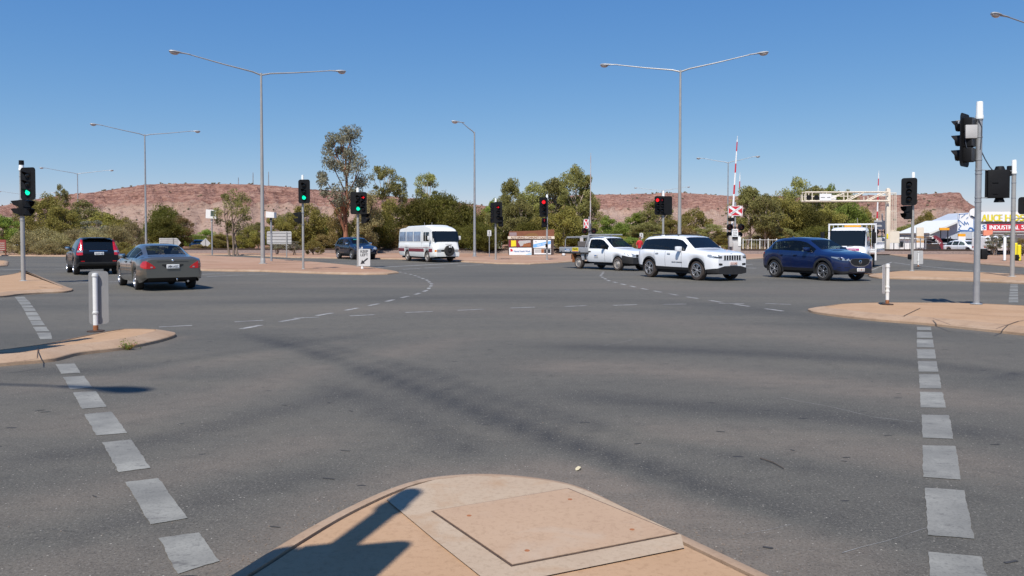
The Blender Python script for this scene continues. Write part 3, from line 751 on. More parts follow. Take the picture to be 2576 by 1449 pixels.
def mat_rock():
    m = bpy.data.materials.new('red_rock'); m.use_nodes = True
    nt = m.node_tree; p = nt.nodes['Principled BSDF']
    tc = N(nt, 'ShaderNodeTexCoord').outputs['Object']
    ca = N(nt, 'ShaderNodeAttribute', attribute_name='cliff').outputs['Fac']
    tal = ramp(nt, noise_n(nt, tc, .035, 7, .62), [(.3, (.39, .25, .185)), (.5, (.46, .31, .235)), (.7, (.52, .37, .285))])
    strata = noise_n(nt, mapping(nt, tc, (.055, .055, .40)), 1., 9, .76, 1.4)
    clf = ramp(nt, strata, [(.36, (.105, .053, .042)), (.45, (.265, .138, .104)), (.53, (.40, .222, .168)), (.66, (.48, .315, .24))])
    jit = N(nt, 'ShaderNodeMath', operation='ADD'); nt.links.new(ca, jit.inputs[0]); nt.links.new(rng(nt, noise_n(nt, tc, .06, 6, .7), .3, .7, -.35, .35), jit.inputs[1])
    c = mixc(nt, rng(nt, jit.outputs[0], .2, .8), tal, clf)
    rk = noise_n(nt, mapping(nt, tc, (.22, .22, .5)), 1., 7, .74)
    c = mixc(nt, rng(nt, rk, .525, .62, 0, .8), c, (.155, .078, .060))  # dark dashes paint in the shadowed clefts of the rock
    sc = noise_n(nt, tc, .14, 4, .7)
    c = mixc(nt, rng(nt, sc, .60, .68, 0, .55), c, (.17, .125, .075))
    nt.links.new(c, p.inputs['Base Color']); p.inputs['Roughness'].default_value = .95; p.inputs['Specular IOR Level'].default_value = .1
    nt.links.new(bump_n(nt, noise_n(nt, tc, .5, 6, .7), 1.0, 3.0), p.inputs['Normal'])
    return m
M['rock'] = mat_rock()
profA = [(-500, 540), (0, 519), (60, 508), (110, 498), (170, 489), (230, 485), (300, 474), (350, 467), (400, 463.5), (470, 462), (560, 462.5), (640, 464), (700, 468), (760, 474), (810, 478), (860, 483), (950, 493), (1050, 500), (1150, 510), (1260, 522), (1420, 560), (1500, 596)]
hA, vA, uA, ntA = hills('hill', profA, 640., 190., 1.0, -500, 1500, 3.1)
profB = [(1180, 596), (1280, 540), (1400, 500), (1450, 492), (1500, 489.5), (1540, 489), (1580, 490), (1620, 489), (1660, 486), (1700, 485), (1740, 486.5), (1800, 491), (1860, 494), (1940, 496), (2040, 495), (2120, 491), (2230, 492), (2300, 489), (2360, 486), (2400, 484), (2414, 484.5), (2420, 497), (2432, 508), (2455, 522), (2485, 545), (2530, 572), (2600, 596), (2800, 600)]
hB, vB, uB, ntB = hills('hill', profB, 1150., 420., 1.0, 1180, 2800, 8.7)
# scrub dotted over the hills (uncountable)
sb = MB(); rr = random.Random(11)
for (V, nt_, nu, Dr, cnt) in ((vA, ntA, len(uA), 640., 420), (vB, ntB, len(uB), 1150., 380)):
    for i in range(cnt):
        j = min(int(abs(rr.gauss(0, 1)) * 14) if rr.random() < .35 else rr.randint(2, nt_ - 8), nt_ - 8)
        if rr.random() < .22: j = nt_ - 8
        x, y, z = V[rr.randrange(nu) * nt_ + j]; s = rr.uniform(.45, 1.15) * Dr / 640
        for k in range(4):
            q = Vector((x + rr.gauss(0, .5) * s, y + rr.gauss(0, .5) * s, z + s * rr.uniform(.2, .8)))
            sb.ell(q, (s * rr.uniform(.4, .8), s * .6, s * rr.uniform(.35, .7)), 5, 4)
so = sb.build('hill_scrub', mk('scrub', (.14, .12, .07), .95, 0, .3, .2), smooth=0); so['kind'] = 'stuff'
# radio masts on the ridge
for (u, v0, v1, w) in ((600, 461, 446, .5), (637, 463, 434, .9), (676, 466, 432, .8)):
    b, t = at(u, v0 + 1, 642), at(u, v1, 642); mm = MB(); H = t.z - b.z; k = w / 2
    for sx, sy in ((-1, -1), (1, -1), (0, 1)): mm.cyl((sx * k, sy * k, -1), (sx * k * .3, sy * k * .3, H), .16, .12, 5)
    z = 0
    while z < H - 1: mm.cyl((-k * (1 - .7 * z / H), -k * .6, z), (k * (1 - .7 * z / H), -k * .6, z + 1.2), .08, .08, 4); z += 1.2
    for q in range(3): mm.cyl((0, -.3, H * (.55 + .15 * q)), (0, -.3, H * (.62 + .15 * q)), .28, .28, 6)
    mm.build('radio_mast', 'galv', loc=b, label={600: 'shortest thin radio mast on the left hill ridge', 637: 'middle lattice radio mast on the left hill ridge, left of the tallest one', 676: 'rightmost lattice radio mast on the left hill ridge'}[u], category='mast', group='radio masts on the ridge')
# ------------------------------------------------------------------ traffic signals
def lantern_parts(head, x, z, d, color, visor=.24, arrow=False, full=False):
    """one lens with its open-bottomed visor; head's front is -Y"""
    m = {'g': 'green_on', 'r': 'red_on', 'd': 'red_dim', None: 'lens_off'}[color]
    ln = MB()
    if arrow and color:
        k = d * .42
        ln.prism([(x - k, z - .14 * k), (x - k, z + .14 * k), (x + .1 * k, z + .14 * k), (x - .25 * k, z + .62 * k), (x + .1 * k, z + .74 * k), (x + k, z), (x + .1 * k, z - .74 * k), (x - .25 * k, z - .62 * k), (x + .1 * k, z - .14 * k)], -.012, -.004)
    else:
        ln.lathe([(.001, .05), (d * .25, .046), (d * .44, .03), (d * .50, .006), (d * .5, -.002)], (x, 0, z), 'Y', 20)
    ln.build('lens', m, head, smooth=60)
    if arrow and color:
        b = MB(); b.lathe([(.001, .004), (d * .46, .003), (d * .47, -.004)], (x, 0, z), 'Y', 18); b.build('lens', 'lens_off', head)
    vz = MB(); r = d * .53; n = 22; a0, a1 = (R(-70), R(250)) if full else (R(-25), R(205)); ro, ri = r + .004, r
    vs, fs = [], []
    for i in range(n + 1):
        a = a0 + (a1 - a0) * i / n; c, s = math.cos(a), math.sin(a); up = max(0, s) * .4 + .6 if full else max(0, s) * .85 + .10
        L = visor * up
        for rr_, y in ((ro, 0), (ro, -L), (ri, -L), (ri, 0)): vs.append((x + c * rr_, y, z + s * rr_))
    for i in range(n):
        for k in range(4): fs.append((i * 4 + k, i * 4 + (k + 1) % 4, i * 4 + 4 + (k + 1) % 4, i * 4 + 4 + k))
    vz.add(vs, fs); vz.build('visor', 'black', head, smooth=40)
def signal_head(root, c, yaw, w, h, cols=1, lit=(), d=.2, box_w=None, xo=0., name='signal_head', rows=3, pitch=.3, arrows=(), visor=.24, board=True, house=True, zo=0., full=False):
    """front faces -Y before yaw; lit: {(col,row): colour}"""
    mb = MB()
    if board: mb.prism(rrect(w, h, min(.11, w * .2)), .0, .012)
    bw = box_w or .28 * cols
    if house:
        for r in range(rows):
            for q in range(cols):
                x = xo + (q - (cols - 1) / 2) * (bw / cols); z = zo + ((rows - 1) / 2 - r) * pitch
                mb.bbox((x, .095, z), (bw / cols - .012, .17, pitch - .008), .025)
                mb.prism(rrect(bw / cols - .02, pitch - .015, .05, x, z), -.012, .01)
    o = mb.build(name, 'black', root, loc=c, rz=yaw)
    for r in range(rows):
        for q in range(cols):
            x = xo + (q - (cols - 1) / 2) * (bw / cols); z = zo + ((rows - 1) / 2 - r) * pitch
            k = dict(lit).get((q, r))
            lantern_parts(o, x, z, d, k, visor, (q, r) in arrows, full)
    return o
def ped_head(root, c, yaw, lit=None, size=(.30, .56)):
    mb = MB(); mb.bbox((0, .08, 0), (size[0], .16, size[1]), .02)
    o = mb.build('pedestrian_lantern', 'black', root, loc=c, rz=yaw)
    for r in range(2):
        z = (.5 - r) * size[1] * .5; ln = MB()
        s = size[0] * .36
        if r == 0 and lit:
            ln.prism([(-.03, z - s * .9), (-.03, z - s * .1), (-.06, z - s * .1), (-.06, z + s * .5), (-.02, z + s * .5), (-.03, z + s * .95), (.03, z + s * .95), (.02, z + s * .5), (.06, z + s * .5), (.06, z - s * .1), (.03, z - s * .1), (.03, z - s * .9)], -.008, -.002)
            ln.build('lens', 'red_dim', o)
        else:
            ln.prism(rrect(s * 2, s * 2, .02, 0, z), -.004, -.001); ln.build('lens', 'lens_off', o)
        h = size[1] * .46; v = MB(); k = size[0] * .47; L = .24
        P = [(-k, 0, z + h / 2), (k, 0, z + h / 2), (k, -L, z + h / 2 - .03), (-k, -L, z + h / 2 - .03), (-k, 0, z - h / 2 + .03), (k, 0, z - h / 2 + .03), (k, -L * .62, z - h * .18), (-k, -L * .62, z - h * .18)]
        v.add(P, [(0, 1, 2, 3), (0, 3, 7, 4), (1, 5, 6, 2)]); v.build('visor', 'black', o, smooth=0, fixn=False)
    return o
def post(root, H, r=.066, capH=.45, cap='cap', mat='pole', dirty=True):
    mb = MB(); mb.cyl((0, 0, 0), (0, 0, H - capH + .02), r, r * .97, 18); mb.build('post', mat, root)
    mb = MB(); mb.lathe([(r * 1.28, H - capH), (r * 1.28, H - capH + .07), (r * 1.12, H - capH + .1), (r * 1.02, H - .03), (r * .9, H - .005), (.001, H)], n=18); mb.build('cap', cap, root)
    mb = MB(); mb.lathe([(r * 1.9, .0), (r * 1.9, .012), (r * 1.25, .02), (r * 1.1, .03)], n=18); mb.build('base_plate', mat, root)
def band(root, z, r, out=None):
    mb = MB(); mb.lathe([(r + .001, z - .015), (r + .006, z - .013), (r + .006, z + .013), (r + .001, z + .015)], n=16)
    if out: mb.cyl((0, 0, z), out, .012, .012, 6)
    mb.build('bracket', 'galv', root)
def button(root, z, yaw, r=.066):
    mb = MB(); q = Matrix.Rotation(yaw, 3, 'Z'); c = q @ Vector((0, -(r + .07), z)); mb.bbox(c, (.13, .13, .24), .03, rz=yaw)
    mb.cyl(q @ Vector((0, -(r + .13), z)), q @ Vector((0, -(r + .155), z)), .04, .04, 12); mb.build('push_button', 'black', root)

def sig(u, v, z, label, vtop, r=.066, cap='cap', **k):
    p = gnd(u, v, z); t = thing('traffic_signal', label, 'traffic light', p, 0, 'traffic signals around the crossing')
    H = zh(vtop, p.y) - z; post(t, H, r, k.pop('capH', .45), cap, **k); return t, p.y, H
def rel(t, u, v, dy=0.):
    """pixel -> local position (no yaw) at the post's own depth"""
    q = at(u, v, t.location.y + dy); return q - Vector(t.location)
DEPTH = -.085
# far-left island, green
t, Y, H = sig(59, 707, .11, 'traffic signal on the left edge island, green lamp and grey-black topped cap', 405, .072, capH=.34)
mb = MB(); mb.lathe([(.0825, H - .14), (.084, H - .13), (.08, H + .02), (.001, H + .022)], n=18); mb.build('cap_sleeve', 'black', t)
c = rel(t, 70, 462, -.2); signal_head(t, c + Vector((0, 0, 0)), R(-16), .66, 1.14, 1, {(0, 2): 'g'}, .215, pitch=.30)
ped_head(t, rel(t, 49, 523), R(-72)); ped_head(t, rel(t, 69, 523), R(58))
for z in (H - .55, H - 1.45, H - 1.66, H - 2.1): band(t, z, .072)
# median, green, pedestrian lantern facing left
t, Y, H = sig(763, 677, .10, 'traffic signal with one green column on the dirt median, behind the silver sedan', 440, .056)
signal_head(t, rel(t, 765, 481.5, -.2), R(-12), .62, 1.17, 1, {(0, 2): 'g'}, .215, pitch=.30)
ped_head(t, rel(t, 750, 548), R(-80)); band(t, rel(t, 763, 535).z, .07, rel(t, 748, 537)); band(t, rel(t, 763, 565).z, .07, rel(t, 748, 563))
# median nose, double column
t, Y, H = sig(901, 670, .10, 'traffic signal beside the KEEP LEFT sign, two columns with red arrow and green lamp', 472, .07)
signal_head(t, rel(t, 902, 511, -.2), R(-8), .93, 1.20, 2, {(1, 0): 'r', (0, 2): 'g'}, .21, .56, .12, arrows={(1, 0)}, pitch=.30)
ped_head(t, rel(t, 918, 549), R(75)); band(t, rel(t, 901, 540).z, .07, rel(t, 918, 541)); band(t, rel(t, 901, 560).z, .07, rel(t, 918, 559))
# far verge, red arrow
t, Y, H = sig(1247, 653, .10, 'traffic signal with red arrow on the far verge, left of the community billboard', 499, .07)
signal_head(t, rel(t, 1253, 535, -.22), R(6), .60, 1.55, 1, {(0, 0): 'r'}, .24, arrows={(0, 0)}, pitch=.36, zo=.02)
signal_head(t, rel(t, 1238.5, 535, .02), R(-62), .60, 1.45, 1, {}, .24, pitch=.34)
ped_head(t, rel(t, 1259.5, 557.5, -.1), R(-8), True, (.34, .74)); band(t, rel(t, 1247, 567).z, .07, rel(t, 1254, 567))
t, Y, H = sig(1376, 653, .10, 'traffic signal with round red lamp standing in front of the community billboard', 489, .07)
signal_head(t, rel(t, 1367.5, 521, -.18), R(14), .62, 1.42, 1, {(0, 0): 'r'}, .27, pitch=.36)
ped_head(t, rel(t, 1369.5, 560, -.12), R(8), True, (.34, .66)); band(t, rel(t, 1376, 545).z, .07); button(t, 1.02, R(-20))
# far right, wide board, red pair
p = Vector(gnd(CX, 600 + 3130 / 54.7)); X = (1668 - CX) / F * 54.7
t = thing('traffic_signal', 'traffic signal with extra wide black board and red lamps above the white SUV', 'traffic light', (X, 54.7, 0), 0, 'traffic signals around the crossing')
H = zh(480, 54.7); post(t, H, .075)
signal_head(t, rel(t, 1669, 517, -.2), R(7), 1.28, 1.33, 2, {(0, 0): 'r', (1, 0): 'd'}, .25, .64, -.28, arrows={(1, 0)}, pitch=.38)
mb = MB(); add_text(mb, 'aldridge', .09, rel(t, 1682, 497.5, -.23), width=.36, rz=R(7)); 
# right far island
t, Y, H = sig(2294, 682, .11, 'traffic signal with dark lamps on the far right island, beside a blank sign back', 433, .066)
signal_head(t, rel(t, 2287, 482, -.1), R(-30), .66, 1.26, 1, {}, .22, pitch=.34)
mb = MB(); mb.box(rel(t, 2301, 462, -.02), (.15, .1, .38)); mb.build('detector_box', 'cap', t)
ped_head(t, rel(t, 2281, 534.5), R(-66), None, (.34, .62)); band(t, rel(t, 2294, 545).z, .066); button(t, rel(t, 2291, 646).z, R(-75))
# right near island, seen from behind
t, Y, H = sig(2456, 765, .125, 'large nearest traffic signal seen from behind on the right island, grey box on its pole', 255, .066, capH=.40, mat='galv')
hd = signal_head(t, rel(t, 2426, 353, .05), R(180 + 43), .62, 1.20, 1, {}, .235, pitch=.335, visor=.27, full=True)
bk = MB()
for z in (-.34, 0, .34): bk.bbox((0, .19, z), (.25, .03, .30), .012)
for z in (-.17, .17): bk.box((0, .208, z), (.16, .008, .012))
bk.build('back_cover', mk('charcoal', (.030, .030, .032), .5, 0, .2, 5), hd)
mb = MB(); mb.cyl(rel(t, 2405, 304, .03), rel(t, 2452, 302), .014, .014, 6); mb.build('bracket', 'galv', t)
mb = MB(); mb.cyl(rel(t, 2418, 403, .02), rel(t, 2452, 402), .014, .014, 6); mb.build('bracket', 'galv', t)
for z in (302, 345, 402, 428, 437, 497, 508): band(t, rel(t, 2455, z).z, .066)
mb = MB(); mb.bbox(rel(t, 2443, 331, -.16), (.25, .06, .30), .015, rz=R(-8)); mb.build('detector_box', 'signgrey', t)
mb = MB(); mb.bbox(rel(t, 2416, 308, -.02), (.09, .06, .06), .01); mb.build('camera_sensor', 'cap', t)
mb = MB(); mb.tube([rel(t, u, v, -.11) for u, v in ((2444, 318), (2431, 330), (2428, 350), (2431, 370), (2440, 379))], .009, 6)
mb.tube([rel(t, u, v, -.07) for u, v in ((2462, 300), (2470, 320), (2469, 345), (2466, 375))], .010, 6)
mb.tube([rel(t, u, v) for u, v in ((2466, 375), (2478, 400), (2490, 420), (2499, 431))], .012, 6); mb.build('cable', 'hose', t)
pd = MB(); pd.bbox((0, -.01, 0), (.42, .16, .64), .015); pd.box((-.06, -.095, .03), (.12, .02, .012)); pd.box((-.06, -.095, -.22), (.1, .02, .012)); pd.box((-.0, -.02, 0), (.50, .02, .64))
po = pd.build('pedestrian_lantern', 'black', t, loc=rel(t, 2508, 463), rz=R(-14))
vv = MB()
for z in (.36, -.36): vv.lathe([(.001, z + .05), (.08, z + .045), (.105, z - .02), (.11, z - .05)], (.07, .06, 0), n=14)
vv.build('visor', 'black', po)
mb = MB(); mb.cyl(rel(t, 2455, 427), rel(t, 2545, 430), .008, .008, 6); mb.build('bracket', 'galv', t)
mb = MB(); mb.cyl(rel(t, 2455, 498), rel(t, 2500, 497), .01, .01, 6); mb.build('bracket', 'galv', t)
button(t, rel(t, 2467, 639).z, R(78), .066)
# right edge signal
t, Y, H = sig(2546, 696, .11, 'traffic signal at the right edge, its cluster partly out of frame with red lamp', 402, .082, capH=.55)
signal_head(t, rel(t, 2596, 517, -.25), R(-24), .92, .68, 2, {(0, 0): 'r'}, .21, .56, rows=2, pitch=.30)
button(t, rel(t, 2556, 648).z, R(60), .082); mb = MB(); mb.bbox(rel(t, 2539, 430, -.1), (.14, .14, .4), .03); mb.build('detector_box', 'black', t)
for v in (425, 440, 460, 498, 530, 551): band(t, rel(t, 2545, v).z, .082)
mb = MB(); mb.cyl(rel(t, 2546, 549), rel(t, 2600, 549), .02, .02, 6); mb.build('bracket', 'galv', t)
# two signals outside the frame whose shadows fall into it
for (x, y, lab) in ((-1.58, 1.24, 'traffic signal standing outside the frame beside the near island, seen by its shadow'), (-7.39, 8.3, 'traffic signal outside the left edge, seen by its shadow on the left island')):
    t = thing('traffic_signal', lab, 'traffic light', (x, y, ISL_H - .01), 0, 'traffic signals around the crossing')
    post(t, 4.85, .072, .42)
    signal_head(t, (-.14, -.12, 3.16), R(14), .98, 1.26, 2, {}, .21, .56)
# lamp post outside the frame on the left, its luminaire shadow falls on the road
# ------------------------------------------------------------------ street lamps
def luminaire(root, tip, d):
    """cobra head at the tip of an arm; d is the horizontal unit direction of the arm"""
    d = Vector((d[0], d[1], .06)).normalized(); s = Vector((-d.y, d.x, 0)).normalized(); up = s.cross(d) * -1
    if up.z < 0: up = -up
    q = Matrix((d, s, up)).transposed()
    hb = MB(); prof = [(-.55, .05, .045), (-.10, .075, .06), (.0, .10, .075), (.12, .15, .09), (.32, .17, .10), (.50, .14, .085), (.60, .05, .05)]
    n = 12; vs, fs = [], []
    for x, w, h in prof:
        for i in range(n):
            a = 2 * math.pi * i / n; vs.append(tip + q @ Vector((x, math.cos(a) * w, max(math.sin(a), -.25) * h)))
    for k in range(len(prof) - 1):
        for i in range(n): fs.append((k * n + i, k * n + (i + 1) % n, (k + 1) * n + (i + 1) % n, (k + 1) * n + i))
    fs += [tuple(range(n)), tuple(range((len(prof) - 1) * n, len(prof) * n))]
    hb.add(vs, fs); o = hb.build('luminaire', 'galv', root)
    lb = MB(); lb.ell((0, 0, 0), (.25, .13, .13), 12, 8)
    vs = [tip + q @ (Vector(v) + Vector((.32, 0, -.04))) for v in lb.v]; l2 = MB(); l2.add(vs, lb.f); l2.build('lamp_bowl', 'lamp', o)
def lamp(loc, H, arms, label, r0=.115, r1=.06, mat='galv', group='tall street lamps along the roads', rise=.65, flange=True, lowgrey=None):
    t = thing('street_lamp', label, 'street lamp', loc, 0, group)
    mb = MB(); mb.cyl((0, 0, 0), (0, 0, H), r0, r1, 14)
    mb.build('pole', mat, t)
    mb = MB(); mb.lathe([(r0 * 1.9, 0), (r0 * 1.9, .03), (r0 * 1.15, .05), (r0 * 1.1, .3), (r0, .32)], n=16); mb.build('base_flange', mat, t)
    for (dx, dy) in arms:
        tip = Vector((dx, dy, H + rise)); L = math.hypot(dx, dy)
        mb = MB(); mb.tube([Vector((0, 0, H - .12)), Vector((dx * .12, dy * .12, H - .02 + rise * .08)), Vector((dx * .5, dy * .5, H - .05 + rise * .5)), tip], [.05, .045, .036, .028], 8)
        mb.build('arm', mat, t); luminaire(t, tip + Vector((dx, dy, 0)).normalized() * .3, (dx / L, dy / L))
    return t
def lamp_px(u, v_base, v_top, arms, label, Y=None, **k):
    Y = Y or gnd(u, v_base, .1).y; z0 = .09
    X = at(u, 640, Y).x; H = zh(v_top, Y) - z0
    return lamp((X, Y, z0), H, arms, label, **k)
lamp_px(661, 663, 184, [(-3.6, -2.2), (3.75, 2.3)], 'tall double armed street lamp rising from the dirt median at centre left', mat='pole', r0=.13)
lamp_px(1709, 0, 176, [(-3.95, 1.4), (4.05, -1.4)], 'tall double armed street lamp behind the white SUV', Y=48, mat='pole', r0=.12)
lamp_px(368, 0, 338, [(-3.4, -2.1), (3.8, 2.3)], 'double armed street lamp above the grey shrubs, behind the silver sedan', Y=78.7)
lamp_px(198, 0, 436, [(-3.8, -2.2), (4.0, 1.8)], 'far double armed street lamp between the left signal and left hill', Y=126)
lamp_px(72, 0, 490, [(-4.6, -2), (4.6, 2)], 'very distant double armed street lamp behind the left edge signal', Y=185)
lamp_px(1194, 645, 332, [(-1.05, -.45)], 'single armed street lamp standing right of the white minibus', rise=.75, r0=.12)
lamp_px(1830, 0, 408, [(-3.3, 1.0), (3.2, -1.0)], 'double armed street lamp behind the raised level crossing boom', Y=108)
lamp_px(1664, 0, 479, [(-5.0, 1.4), (5.0, -1.4)], 'distant double armed street lamp behind the wide signal board', Y=171)
lamp_px(1775, 0, 545, [(-2.3, -.6)], 'short distant single armed street lamp right of the white SUV roof', Y=150, r0=.09, r1=.05)
q = at(2528, 47, 37.7); lamp((q.x + 4.6, 37.7 + 1.6, .05), 11.75, [(-4.6, -1.6)], 'street lamp reaching in at the top right corner, pole out of frame')
lamp((-12.0, .9, 0), 12.4, [(4.6, -1.3), (-4.6, 1.3)], 'street lamp outside the left edge, its head shadow falls across the crossing')
# bent mast arm seen behind the median trees
p = at(762, 640, 88); X = at(761, 640, 88)

# ------------------------------------------------------------------ keep-left and other sign boards
def sign_post(loc, H, label, w, h, zc, xo=0., yaw=0., front=None, back='signgrey', post_r=.038, mat='white', hinge=True, group=None, name='road_sign', bd=0.05):
    t = thing(name, label, 'sign', loc, yaw, group)
    mb = MB(); mb.cyl((0, 0, .10), (0, 0, H), post_r, post_r, 14); mb.lathe([(post_r * 1.15, H - .05), (post_r * 1.15, H), (.001, H + .008)], n=14)
    if hinge:
        for z in (.30, zc - h * .28, zc + h * .42): mb.lathe([(post_r, z - .015), (post_r * 1.25, z - .012), (post_r * 1.25, z + .012), (post_r, z + .015)], n=14)
    mb.build('post', mat, t)
    mb = MB(); mb.cyl((0, 0, 0), (0, 0, .105), post_r * 1.05, post_r, 14); mb.build('rusty_foot', 'rust', t)
    mb = MB(); mb.lathe([(.13, 0), (.13, .015), (.09, .022), (.001, .022)], n=18); mb.build('base_plate', 'dust', t)
    mb = MB(); mb.prism(rrect(w, h, bd, xo, zc), 0, .004); o = mb.build('sign_panel', back, t, loc=(0, post_r + .004, 0) )
    return t, o
p = gnd(241, 834, .115)
def keep_left(o, w, h, xo, zc, y, flip=1):
    f = MB(); f.prism(rrect(w, h, .05, xo, zc), y, y + .002 * flip); f.build('sign_face', 'signwhite', o)
sgn, pan = sign_post(p, .94, 'white keep left post sign on the left island seen from behind, nearest the camera', .285, .86, .545, .045, R(24), back='panelgrey')
f = MB(); f.prism(rrect(.28, .855, .05, .045, .545), .0045, .0065); f.build('sign_face', 'signwhite', pan)
f = MB(); add_text(f, 'KEEP', .15, (.045, .0075, .86), 0, .20, rz=math.pi); add_text(f, 'LEFT', .15, (.045, .0075, .70), 0, .20, rz=math.pi); f.build('lettering', 'ink', pan)
p = gnd(2232, 766, .125)
sgn, pan = sign_post(p, .92, 'white keep left post sign on the right island, its panel turned almost edge-on', .36, .66, .58, -.10, R(52), mat='white')
f = MB(); f.prism(rrect(.355, .655, .05, -.10, .58), .0045, .0065); f.build('sign_face', 'signwhite', pan)
f = MB(); add_text(f, 'KEEP', .15, (-.10, .0075, .82), 0, .24, rz=math.pi); add_text(f, 'LEFT', .15, (-.10, .0075, .66), 0, .24, rz=math.pi); f.build('lettering', 'ink', pan)
p = gnd(2310, 671, .11)
sgn, pan = sign_post(p, .72, 'blank grey back of a squarish sign beside the far right signal', .58, .72, .50, .0, R(4), mat='white')
f = MB(); f.prism(rrect(.57, .71, .05, 0, .50), .0045, .0065); f.build('sign_face', 'signwhite', pan)
p = gnd(911, 676, .10)
t = thing('road_sign', 'white KEEP LEFT sign with black arrow on the median nose', 'sign', p, R(-4))
mb = MB(); mb.cyl((0, .03, 0), (0, .03, 1.1), .035, .035, 12); mb.lathe([(.07, .0), (.06, .12), (.036, .16)], (0, .03, 0), n=12); mb.build('post', 'white', t)
w, h = .60, .86; zc = rel(t, 917, 648).z; xo = rel(t, 917, 648).x
mb = MB(); mb.prism(rrect(w, h, .04, xo, zc), -.03, -.022); pn = mb.build('sign_panel', 'signoff', t)
mb = MB(); add_text(mb, 'KEEP', .18, (xo, -.034, zc + .31), 0, .38, .13, .004); add_text(mb, 'LEFT', .18, (xo, -.034, zc + .14), 0, .38, .13, .004)
a = R(218); ca, sa = math.cos(a), math.sin(a)
A = [(-.22, -.035), (.05, -.035), (.05, -.115), (.25, 0), (.05, .115), (.05, .035), (-.22, .035)]
mb.prism([(xo + ca * x - sa * y, zc - .17 + sa * x + ca * y) for x, y in A], -.036, -.0315); mb.build('lettering', 'ink', pn)
fr = MB(); fr.prism(rrect(w + .02, h + .02, .05, xo, zc), -.0218, -.018); fr.build('sign_border', 'ink', pn)

# backs of road direction signs in the median
def board_back(u0, v0, u1, v1, vb, Y, label, legs, slats=4, mat='signgrey', arrow=False, cat='sign'):
    a, b = at(u0, v0, Y), at(u1, v1, Y); cx = (a.x + b.x) / 2; z0 = .08
    t = thing('direction_sign', label, cat, (cx, Y, z0)); w, h = b.x - a.x, a.z - b.z; zc = (a.z + b.z) / 2 - z0
    mb = MB()
    if arrow: mb.prism([(-w / 2, zc - h / 2), (w * .32, zc - h / 2), (w / 2, zc), (w * .32, zc + h / 2), (-w / 2, zc + h / 2)], .03, .045)
    else: mb.prism(rrect(w, h, .08, 0, zc), .03, .045)
    pn = mb.build('sign_panel', mat, t)
    mb = MB()
    for k in range(slats): mb.box((-.04 * w if arrow else 0, .018, zc - h / 2 + h * (k + .5) / slats), (w * (.84 if arrow else .97), .02, .05))
    mb.build('stiffener', 'pole', pn)
    for x in legs:
        mb = MB(); mb.cyl((x * w / 2, -.02, 0), (x * w / 2, -.02, zc + h * .46), .045, .045, 10); mb.build('leg', 'pole', t)
    return t
board_back(671, 582, 733, 614, 0, 62, 'grey slatted back of a large direction sign behind the median lamp post', (-.62, .62), 4)
board_back(400, 599, 455, 622, 0, 66, 'grey arrow shaped sign back rising above the silver sedan roof', (.3,), 5, arrow=True)
p = at(517, 640, 84); t = thing('road_sign', 'pale diamond shaped sign back between the sedan and median trees', 'sign', (p.x, 84, .05))
z = zh(612, 84) - .05; s = .56; mb = MB(); mb.prism([(0, z - s), (s, z), (0, z + s), (-s, z)], .03, .045); mb.build('sign_panel', 'signgrey', t)
mb = MB(); mb.cyl((0, 0, 0), (0, 0, z + s * .8), .035, .035, 8); mb.build('post', 'pole', t)
# cameras on posts
def cam_post(u, vb, v0, v1, w, label, facing):
    p = gnd(u, vb, .1); t = thing('traffic_camera', label, 'camera', p); Y = p.y
    z0, z1 = zh(v1, Y) - .1, zh(v0, Y) - .1; ww = w * Y / F
    mb = MB(); mb.cyl((0, 0, 0), (0, 0, z0 + .02), .07, .06, 12); mb.build('post', 'galv', t)
    mb = MB(); h = z1 - z0
    body = [(-ww * .5, z0 + h * .25), (ww * .5, z0 + h * .18), (ww * .5, z1 - .06), (-ww * .46, z1)]
    mb.prism([(x, z) for x, z in body], -.26, .26); mb.bbox((0, 0, z0 + h * .08), (.18, .18, h * .3), .03); o = mb.build('camera_housing', 'white', t, smooth=20)
    mb = MB()
    if facing > 0: mb.prism([(-ww * .02, z0 + h * .42), (ww * .42, z0 + h * .40), (ww * .44, z1 - .16), (0, z1 - .12)], -.275, -.255)
    else: mb.bbox((ww * .1, -.2, z0 + .02), (.16, .12, .14), .03)
    mb.build('camera_window', 'glass', o)
cam_post(534, 641, 527, 556, 26, 'white box camera on a grey post left of the median lamp post', 1)
cam_post(683, 657, 532, 552, 21, 'white camera with small dark lens just right of the median lamp post', -1)
def small_sign(u, vb, v0, v1, wpx, label, sym=None, face='signoff'):
    p = gnd(u, vb, .1); Y = p.y; t = thing('road_sign', label, 'sign', p)
    mb = MB(); mb.cyl((0, 0, 0), (0, 0, zh(v0, Y) - .12), .032, .032, 10); mb.build('post', 'galv', t)
    w = wpx * Y / F; z0, z1 = zh(v1, Y) - .1, zh(v0, Y) - .1
    mb = MB(); mb.prism(rrect(w, z1 - z0, .06, 0, (z0 + z1) / 2), -.045, -.035); o = mb.build('sign_panel', face, t)
    if sym:
        mb = MB(); add_text(mb, sym, .4, (0, -.048, z0 + (z1 - z0) * .62), 0, None, (z1 - z0) * .45, .008); mb.box((0, -.047, z0 + (z1 - z0) * .2), (w * .6, .004, .05)); mb.build('lettering', 'ink', o)
small_sign(1231, 646, 579, 594, 10, 'small white sign with black mark on a thin post right of the minibus', '1')
small_sign(1613, 648, 586, 600, 9, 'small white sign with black mark on a post behind the white ute bonnet', '1')
